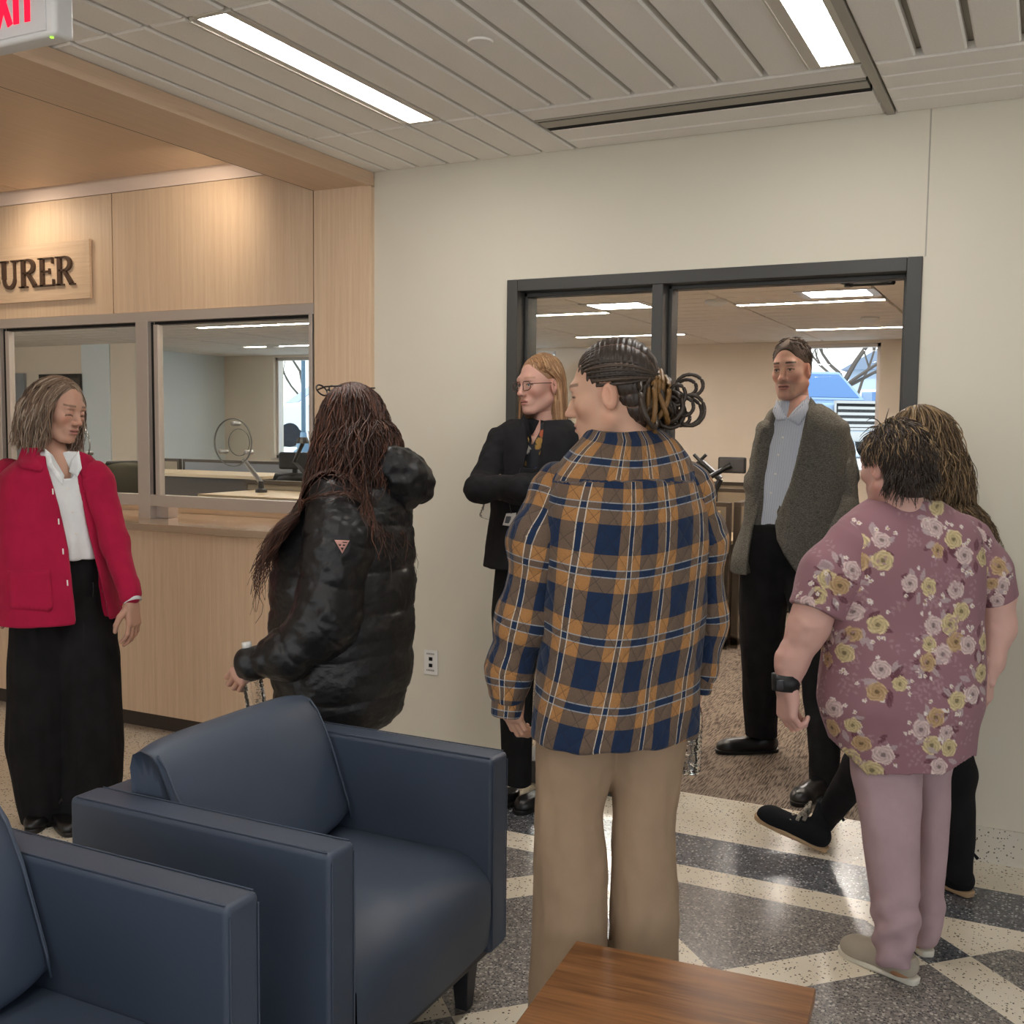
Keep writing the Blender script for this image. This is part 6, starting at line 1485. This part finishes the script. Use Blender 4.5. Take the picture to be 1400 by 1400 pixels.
# ------------------------------------------------------------------ woman in the floral top
def paint_flowers(uv, clusters, base, seed=3):
    """printed roses, leaves and blossoms in the cloth's own coordinates (metres)"""
    rng = np.random.default_rng(seed); C = np.tile(np.array([*base, 1.]), (len(uv), 1))
    pink, yel, tan, wht, plum, leaf = (.60, .45, .43), (.57, .455, .25), (.47, .31, .165), (.70, .62, .58), (.13, .05, .065), (.36, .22, .24)
    def near(c, r): d = uv-np.array(c); return np.nonzero((np.abs(d) < r).all(1))[0]
    def leafp(c, L, w, a, col, al=.9):
        ix = near(c, L*1.2); d = uv[ix]-np.array(c); x = d[:, 0]*math.cos(a)+d[:, 1]*math.sin(a); y = -d[:, 0]*math.sin(a)+d[:, 1]*math.cos(a)
        m = (np.abs(y) < w*np.clip(1-(x/L)**2, 0, 1)) & (np.abs(x) < L); al_ = al*(1-.35*(np.abs(y[m]) < w*.12)); C[ix[m], :3] = C[ix[m], :3]*(1-al_[:, None])+np.array(col)*al_[:, None]
    def rose(c, r, col):
        ph = rng.random()*6; ix = near(c, r*1.3); d = uv[ix]-np.array(c); rho = np.hypot(*d.T)/r; a = np.arctan2(d[:, 1], d[:, 0])
        edge = .93+.05*np.cos(5*a+ph)+.03*np.cos(9*a+ph); m = rho < edge; rr, aa = rho[m], a[m]
        pet = np.abs(((aa*5/(2*PI)+rr*2.6+ph) % 1)-.5)*2; ring = np.abs(((rr*3.3+.16*np.sin(aa*3+ph)) % 1)-.5)*2
        sh = np.clip(.48+.40*ring**.7+.32*pet*(rr > .35)-.40*(rr < .2), .3, 1.35)[:, None]; C[ix[m], :3] = np.clip(np.array(col)*sh+np.array([.10, .09, .07])*(rr > .72)[:, None]*pet[:, None], 0, .9)
    def bloss(c, r):
        ix = near(c, r*1.3); d = uv[ix]-np.array(c); rho = np.hypot(*d.T)/r; a = np.arctan2(d[:, 1], d[:, 0]); m = rho < .6+.4*np.abs(np.cos(2.5*a)); C[ix[m], :3] = np.where((rho[m] < .3)[:, None], (.45, .30, .10), wht)
    for (c, kind, n) in clusters:
        c = np.array(c, float); s = .0255 if n > 3 else .0235
        for k in range(5): a = rng.random()*6.28; q = c+(.05+.02*rng.random())*np.array([math.cos(a), math.sin(a)])*(.6+.12*n)
        for k in range(5):
            a = rng.random()*6.28; q = c+(.045+.012*n)*np.array([math.cos(a), math.sin(a)])
            for j in range(5): leafp(q+.010*j*np.array([math.cos(a), math.sin(a)])+.006*np.array([-math.sin(a), math.cos(a)])*(-1)**j, .0075, .0032, a+.8*(-1)**j, leaf, .75)
        for k in range(6+2*n): a = rng.random()*6.28; leafp(c+(.028+.010*n*rng.random())*np.array([math.cos(a), math.sin(a)]), .019, .0075, a, plum if k % 2 else (.42, .33, .33))
        for k in range(5+n): a = rng.random()*6.28; bloss(c+(.03+.013*n*(.5+.6*rng.random()))*np.array([math.cos(a), math.sin(a)]), .0062)
        pts = [np.zeros(2)] if n == 1 else [np.array([math.cos(kind+2*PI*k/n), math.sin(kind+2*PI*k/n)])*(.0235+.0040*n) for k in range(n)]
        cols = [yel, pink, tan, yel, pink]
        for k, q in enumerate(pts): rose(c+q, s*(1.15-.22*(k % 3 == 2)), cols[(k+int(kind*3)) % 5])
    return C
def floral_woman():
    p = Person('short haired woman in mauve floral top seen from behind', 1235, 3.08, 118)
    SK = (.60, .36, .30); hm = head_mesh(SK, (.45, .2, .17), (.10, .07, .05), jaw=1.15, neck=.056)
    hv, tr, R, hc = set_head(p, hm, 1222, 640, 0., 24, 6, 0, .98)
    core = [loft(p.sil([(710, 1180, 1310), (760, 1150, 1340), (850, 1140, 1340), (1000, 1140, 1325)], .85))]+chain([p.P(1232, 690), p.P(1240, 770)], [.06, .1])
    LG1 = [(1208, 1050, 40, -.04), (1214, 1180, 26, -.06), (1222, 1310, 16, -.08)]; LG2 = [(1276, 1050, 34, .06), (1274, 1180, 22, .08), (1264, 1280, 15, .10)]
    for q in (LG1, LG2): core += chain(*p.limb([(a, b, c*.75, d) for a, b, c, d in q]))
    # bare lower arms
    LA = [(1146, 745, 34, -.02), (1121, 815, 31, -.03), (1105, 858, 26, -.03), (1082, 905, 20, -.02), (1076, 940, 15, -.02)]; RA = [(1338, 745, 38, .02), (1360, 810, 29, .03), (1363, 858, 23, .03), (1355, 905, 15, .0), (1350, 930, 11, -.01)]
    fa = chain(*p.limb(LA))+chain(*p.limb(RA)); g = grid_for(fa, .0045)
    for c in fa[1:4]+fa[5:8]: g.put(c, .03)
    av, aq = g.mesh(2); av = av+normals(av, aq)*(.0025*vnoise(av, 45., 2))[:, None]
    hd = hand_mesh(curl=1.05, skin=SK, thumb=.6, thumb_in=.7, scale=1.04)
    H1 = place_hand(hd, p.P(1076, 940, -.02), np.array([0, 0, -1.])+p.lat*.05, -p.lat*.75-p.view*.65, left=True); H2 = place_hand(hand_mesh(curl=.7, skin=SK, thumb=.5, scale=1.0), p.P(1349, 918, 0.), np.array([0, 0, -1.]), p.lat*.9-p.view*.3)
    body = finish_body(p, (hv, hm[1], hm[2]), core, [H1, H2, (av, aq, np.tile([*SK, 1.], (len(av), 1)))], SK, (hc, R, .98, p.P(1236, 722), .056)); add_eyes(p, tr, R, .98, (.1, .08, .06), body)
    # top
    MAU = srgb(142, 105, 112)
    st = p.sil([(684, 1192, 1286, .85, .01), (692, 1178, 1298, .7), (706, 1150, 1326, .58), (735, 1134, 1346, .56), (780, 1128, 1348, .6), (830, 1130, 1343, .64), (900, 1122, 1345, .68), (960, 1114, 1343, .7), (1010, 1130, 1332, .7), (1062, 1150, 1325, .7)])
    V, Q = cloth(p, [loft(st, 2.3)], .0036, .02, sm=1, wr=((.007, (9, 9, 5), 15), (.003, (26, 26, 14), 16)))
    x_, y_, d_ = p.px(V); hemy = 1060-26*np.clip((x_-1290)/40, 0, 1)-60*np.clip((1185-x_)/60, 0, 1.2); keep = y_ < hemy; fk = keep[Q].all(1); Q = Q[fk]
    z0 = np.array([s[0] for s in st])[::-1]; itp = lambda k: np.interp(V[:, 2], z0, np.array([s[k] for s in st])[::-1])
    th = np.arctan2(V[:, 0]-itp(1), -(V[:, 1]-itp(2))); rr = .6*itp(3)+.25*itp(4); uv = np.stack([th*rr, V[:, 2]], 1)
    tree_ = p.bvh(V, Q)
    from mathutils.kdtree import KDTree
    kd = KDTree(len(V)); [kd.insert(v, i) for i, v in enumerate(p.W(V))]; kd.balance()
    def uv_at(x, y):
        h = tree_.ray_cast(Vector((0, 0, HCAM)), Vector(ray(x, y)).normalized())[0]
        return uv[kd.find(h if h is not None else Vector(at(x, y, 2.9)))[1]]
    cl = [((1190, 752), 4, 4), ((1150, 790), 2, 2), ((1275, 706), 1, 2), ((1288, 738), 0, 3), ((1258, 800), 3, 2), ((1310, 822), 5, 2), ((1178, 852), 0, 3), ((1288, 872), 1, 5), ((1268, 905), 4, 1), ((1212, 932), 2, 3), ((1138, 888), 0, 3), ((1276, 1000), 3, 4), ((1290, 1036), 1, 2), ((1185, 1035), 5, 4), ((1146, 985), 2, 3), ((1336, 880), 0, 2), ((1333, 760), 3, 2), ((1336, 935), 1, 2), ((1308, 958), 5, 1)]
    cls = [(uv_at(*q), k, n) for q, k, n in cl]; rng = np.random.default_rng(8)
    for k in range(26):
        sgn = 1 if k % 2 else -1; cls.append((np.array([sgn*rng.uniform(.26, .62), rng.uniform(.75, 1.35)]), rng.random()*6, int(rng.integers(2, 5))))
    fm = mat_attr('floral_jersey', .85, .15, sheen=.1, bmp=.15, bscale=600)
    top = p.part('top', V, Q, fm, attrs={'col': paint_flowers(uv, cls, MAU)}); md = top.modifiers.new('s', 'SOLIDIFY'); md.thickness = .004; md.offset = -1; tt = p.bvh(V, Q)
    def sleeve(rows, cut, cl2, sd):
        pts, rad = p.limb(rows); rad = [r*k for r, k in zip(rad, (1., 1.14, 1.2))]; pr = chain([pts[0]+(pts[0]-pts[1])*.1]+pts, [rad[0]*.9]+rad)
        d = pts[-1]-pts[-2]; d /= np.linalg.norm(d); V, Q = cloth(p, pr, .0036, .03, [(half(d, float(d @ pts[-1]-cut)), 'i', .006)], sm=1, wr=((.004, (18, 18, 18), 7),)); a, t, r = chain_uv(V, pts)
        uv = np.stack([a*.085, t], 1); trs = p.bvh(V, Q); kd = KDTree(len(V)); [kd.insert(v, i) for i, v in enumerate(p.W(V))]; kd.balance(); cs = []
        for (x, y), k, n in cl2:
            h = trs.ray_cast(Vector((0, 0, HCAM)), Vector(ray(x, y)).normalized())[0]; cs.append((uv[kd.find(h if h is not None else Vector(at(x, y, 3.))) [1]], k, n))
        p.part('sleeve', V, Q, fm, top, {'col': paint_flowers(uv, cs, MAU, sd)})
    sleeve([(1172, 746, 38, -.01), (1138, 788, 39, -.02), (1117, 838, 33, -.03)], .0, [((1146, 784), 1, 2), ((1132, 808), 4, 2), ((1105, 828), 2, 1)], 5)
    sleeve([(1316, 740, 34, .01), (1348, 782, 30, .02), (1362, 822, 24, .03)], .0, [((1358, 790), 2, 4), ((1352, 812), 0, 3), ((1340, 730), 3, 1)], 6)
    # trousers
    mt = fabric('mauve_denim', srgb(172, 146, 150), .85, 480, .25, .05)
    pr = [loft(p.sil([(1020, 1162, 1262, .85, -.02), (1060, 1165, 1259, .85, -.03), (1130, 1176, 1258, .88, -.05), (1220, 1190, 1256, .92, -.06), (1262, 1194, 1262, 1., -.07), (1290, 1196, 1249, 1., -.08), (1316, 1198, 1245, 1., -.08)])), loft(p.sil([(1020, 1240, 1312, .9, .05), (1060, 1250, 1300, .9, .06), (1110, 1252, 1298, .95, .07), (1200, 1253, 1291, 1., .08), (1255, 1248, 1290, 1.05, .1), (1288, 1250, 1277, 1.1, .1)]))]
    V, Q = cloth(p, pr, .006, .012, wr=((.006, (12, 12, 9), 21), (.004, (28, 28, 16), 22))); N = normals(V, Q); y_ = p.px(V)[1]; V = V+N*((.005*np.sin((y_+.45*p.px(V)[0])*.17)+.006*vnoise(V*[1, 1, 2.2], 16., 6))*np.clip((y_-1215)/45, 0, 1))[:, None]; p.part('trousers', V, Q, mt)
    # shoes
    sc_ = mat('stone_canvas', srgb(172, 162, 146), .9, .2, bmp=.4, bscale=500, bdist=.001); tn = mat('tan_suede', srgb(176, 132, 98), .9, .2)
    for (x, y, dd, td) in ((1247, 1344, -.06, -p.lat*.86-np.array([0, 0, 0])+p.view*.55), (1266, 1306, .09, -p.lat*.35+p.view*.9)):
        hp = p.P(x, y, dd); hp = p.R.T @ (onZ(x, y, 0)-p.o); d2 = np.array([td[0], td[1], 0])/np.linalg.norm(td[:2]); hp = hp-d2*.01; U, S0 = place_shoe(shoe(.245, .092, .062, .004, .46, .01), hp, td); sh = p.part('shoe', U[0], U[1], sc_); p.part('sole', S0[0], S0[1], M['sole_white'], sh); x2 = np.array([d2[1], -d2[0], 0])
        g_ = [cap(hp+d2*.045+[0, 0, .035], hp+d2*.055+[0, 0, .055], .042, .037)]; V, Q = cloth(p, g_, .004, .01, [(half((0, 0, -1), -.018), 'i'), (half((0, 0, 1), .074), 'i')]); p.part('heel_panel', V, Q, tn, sh)
        MB().tube([hp+d2*.125-x2*.03+[0, 0, .055], hp+d2*.13+[0, 0, .074], hp+d2*.125+x2*.03+[0, 0, .055]], .0022, 6).build('lace', M['sole_white'], sh, smooth=True)
    # hair: short, dark, frosted
    rng = np.random.default_rng(61); cb = [ell((0, -.020, .050), (.083, .096, .087)), ell((0, -.066, -.02), (.070, .045, .080))]; g = grid_for(cb, .0045)
    for c in cb: g.put(c, .03)
    g.put(ell((0, .105, -.01), (.088, .07, .118)), .01, 's')
    for s in (-1, 1): g.put(ell((s*.084, .006, -.02), (.028, .034, .05)), .008, 's')
    V, Q = g.mesh(1); base = (tr(V), Q, np.tile([.035, .022, .016, 1.], (len(V), 1)))
    vs = scalp(2300, rng, lambda v: v[1] < (.50+.42*v[2] if v[2] > 0 else .0) and v[2] > -.80 and not (abs(v[0]) > .72 and v[1] > -.1 and v[2] < .0)); rt = vs*np.array([.080, .093, .085])+np.array([0, -.020, .048]); rt[:, 2] -= np.clip(-vs[:, 2], 0, 1)*.025
    dr = hair_dirs(vs, .35, .75, .38)+rng.normal(0, .26, vs.shape); dr /= np.linalg.norm(dr, axis=1, keepdims=True); up = np.clip(vs[:, 2], 0, 1)
    S_ = grow_hair(rt, dr, .045+.035*up+.01*rng.random(len(vs)), 9, [(np.array([0, -.020, .046]), np.array([.083, .096, .088])), (np.array([0, -.06, -.02]), np.array([.072, .048, .085]))], .20, .005, 70, rng=rng)
    hl = rng.random(len(vs)) < .26*np.clip((vs[:, 2]+.15)*2, 0, 1); cols = np.where(hl[:, None], np.array([.30, .20, .10])*(.5+.6*rng.random((len(vs), 1))), np.array([.040, .025, .017])*(.6+.8*rng.random((len(vs), 1))))
    hV, hQ, hC = strands(S_, (.0024*np.linspace(1, .15, 9)**.8)[None]*np.ones((len(vs), 1)), cols, 4); V, Q, C = join(base, (tr(hV), hQ, hC)); p.part('hair', V, Q, M['hair'], attrs={'col': C})
    wp, wr_ = p.limb([(1075, 922, 19, -.02), (1074, 944, 17.5, -.02)]); w_ = MB(); w_.tube([wp[0], wp[1]], [wr_[0]*1.04, wr_[1]*1.04], 28); wo = w_.build('watch', M['black'], p.root, smooth=True); MB().box(-.012, .012, -.005, .005, -.016, .016).build('watch_face', mat('dark_glass', (.01, .01, .012), .1, .6), wo, .003, loc=(wp[0]+wp[1])/2-p.view*p.m(18)-p.lat*p.m(6), rot=(0, 0, math.atan2(p.view[1], p.view[0])-PI/2))
floral_woman()
# ------------------------------------------------------------------ woman with long wavy hair
def wavy_woman():
    p = Person('woman with long wavy brown hair walking behind floral top woman', 1248, 3.56, 172)
    SK = (.56, .33, .25); hm = head_mesh(SK, (.42, .18, .15), (.12, .08, .05), neck=.048); hv, tr, R, hc = set_head(p, hm, 1252, 610, 0., 8, 4, 0, 1.)
    core = [loft(p.sil([(690, 1215, 1320), (780, 1205, 1325), (900, 1215, 1315), (960, 1205, 1318)], .85))]+chain([p.P(1258, 650), p.P(1262, 730)], [.05, .09])
    LG1 = [(1225, 960, 28, .0), (1180, 1045, 24, .2), (1126, 1122, 17, .42)]; LG2 = [(1290, 960, 28, .0), (1308, 1060, 23, .0), (1312, 1195, 16, .02)]
    for q in (LG1, LG2): core += chain(*p.limb([(a, b, c*.75, d) for a, b, c, d in q]))
    LA = [(1216, 705, 20, -.18), (1208, 780, 18, -.2), (1205, 850, 15, -.16)]; RA = [(1310, 705, 20, .15), (1312, 780, 18, .18), (1295, 850, 15, .16)]
    for q in (LA, RA): core += chain(*p.limb([(a, b, c*.5, d) for a, b, c, d in q]))
    hd = hand_mesh(curl=.5, skin=SK, scale=.95, h=.003); H1 = place_hand(hd, p.P(1203, 860, -.15), np.array([0, 0, -1.]), -p.view, True); H2 = place_hand(hd, p.P(1292, 860, .16), np.array([0, 0, -1.]), p.view)
    body = finish_body(p, (hv, hm[1], hm[2]), core, [H1, H2], SK, (hc, R, 1., p.P(1260, 690), .048)); add_eyes(p, tr, R, 1., (.1, .08, .06), body)
    V, Q = cloth(p, [loft(p.sil([(668, 1230, 1295, .85), (684, 1212, 1318, .7), (720, 1204, 1328, .7), (800, 1208, 1322, .75), (900, 1206, 1320, .8), (1000, 1200, 1322, .8)]))], .007, .02, wr=((.006, (16, 16, 6), 4),)); sw = p.part('sweater', V, Q, M['black_knit'])
    for q in (LA, RA): V, Q = cloth(p, chain(*p.limb(q)), .007, .03); p.part('sleeve', V, Q, M['black_knit'], sw)
    a1, r1 = p.limb(LG1, .004); a2, r2 = p.limb(LG2, .004); pr = chain(a1, r1)+chain(a2, r2)+[ell(p.P(1258, 950), (.17, .14, .12))]
    V, Q = cloth(p, pr, .006, .03, wr=((.004, (24, 24, 12), 5),)); p.part('leggings', V, Q, M['black_cloth'])
    # ankle boots: one on its heel with the toe raised, one flat
    bm_ = mat('black_suede', srgb(24, 25, 28), .9, .2, bmp=.4, bscale=400, bdist=.001); lc = mat('speckled_lace', srgb(150, 142, 128), .9, .2, var=.6, vscale=260)
    for k, (x, y, td, pit) in enumerate(((1128, 1166, -p.lat*1.0+p.view*.12, math.radians(17)), (1326, 1228, -p.lat*.75+p.view*.7, 0.))):
        hp = p.R.T @ (onZ(x, y, 0)-p.o); d2 = np.array([td[0], td[1], 0])/np.linalg.norm(td[:2]); hp = hp+[0, 0, .004 if k else .006]; U, S0 = place_shoe(shoe(.275, .098, .12, .004, .56, .055), hp, td, pit); sh = p.part('boot', U[0], U[1], bm_); p.part('sole', S0[0], S0[1], M['sole'], sh)
        c, s_ = math.cos(pit), math.sin(pit); x2 = np.array([d2[1], -d2[0], 0]); f_ = d2*c+np.array([0, 0, s_]); u_ = np.array([0, 0, c])-d2*s_
        if k == 0:
            for j in range(4): b0 = hp+f_*(.105+.022*j)+u_*(.098-.013*j); MB().tube([b0-x2*.026-u_*.012, b0+u_*.004, b0+x2*.026-u_*.012], .0075, 8).build('lace', lc, sh, smooth=True)
            b0 = hp+f_*.10+u_*.108
            for sg in (-1, 1): MB().tube([b0, b0+x2*sg*.03+u_*.030+f_*.01, b0+x2*sg*.046+u_*.004+f_*.02, b0+x2*sg*.012-u_*.006+f_*.01], .0070, 8).build('lace_bow', lc, sh, smooth=True)
        MB().tube([hp+f_*.012+u_*.128, hp-f_*.008+u_*.150, hp-f_*.024+u_*.140], .006, 6).build('pull_tab', bm_, sh, smooth=True)
    # hair
    rng = np.random.default_rng(71); cb = [ell((0, -.016, .050), (.081, .094, .085)), ell((0, -.05, -.04), (.080, .062, .12)), ell((0, -.065, -.12), (.085, .05, .10))]; g = grid_for(cb, .006)
    for c in cb: g.put(c, .04)
    g.put(ell((0, .10, -.02), (.07, .07, .12)), .012, 's'); V, Q = g.mesh(2); V = V+normals(V, Q)*(.006*vnoise(V*[1, 1, .3], 60., 3))[:, None]; base = (tr(V), Q, np.tile([.085, .050, .026, 1.], (len(V), 1)))
    vs = scalp(1700, rng, hairline); rt = vs*np.array([.080, .094, .086])+np.array([0, -.016, .05]); rw = tr(rt); dr = hair_dirs(vs, .6, .5, .16) @ R.T
    S_ = grow_hair(rw, dr, .30+.18*rng.random(len(rt)), 26, [(hc+R @ np.array([0, -.016, .045]), np.array([.090, .090, .090])), (hc+R @ np.array([0, -.03, -.09]), np.array([.102, .09, .13])), (p.P(1266, 775), np.array([.22, .17, .24]))], .40, .017, 30, rng=rng, stiff=.72)
    t_ = np.linspace(0, 1, 26); side = (S_[:, :1]-hc)[..., :2]; S_[..., :2] += (side/np.linalg.norm(side, axis=2, keepdims=True))*(.024*np.sin(t_*PI*.9)+.045*t_**2)[None, :, None]
    hV, hQ, hC = strands(S_, .0027*(1-t_*.8)[None]*(.7+.6*rng.random((len(rt), 1))), hair_cols(len(rt), (.105, .062, .030), (.26, .17, .085), rng, .55, .35)); V, Q, C = join(base, (hV, hQ, hC)); p.part('hair', V, Q, M['hair'], attrs={'col': C})
wavy_woman()
print('people', round(__import__('time').time()-T_, 1), 's')
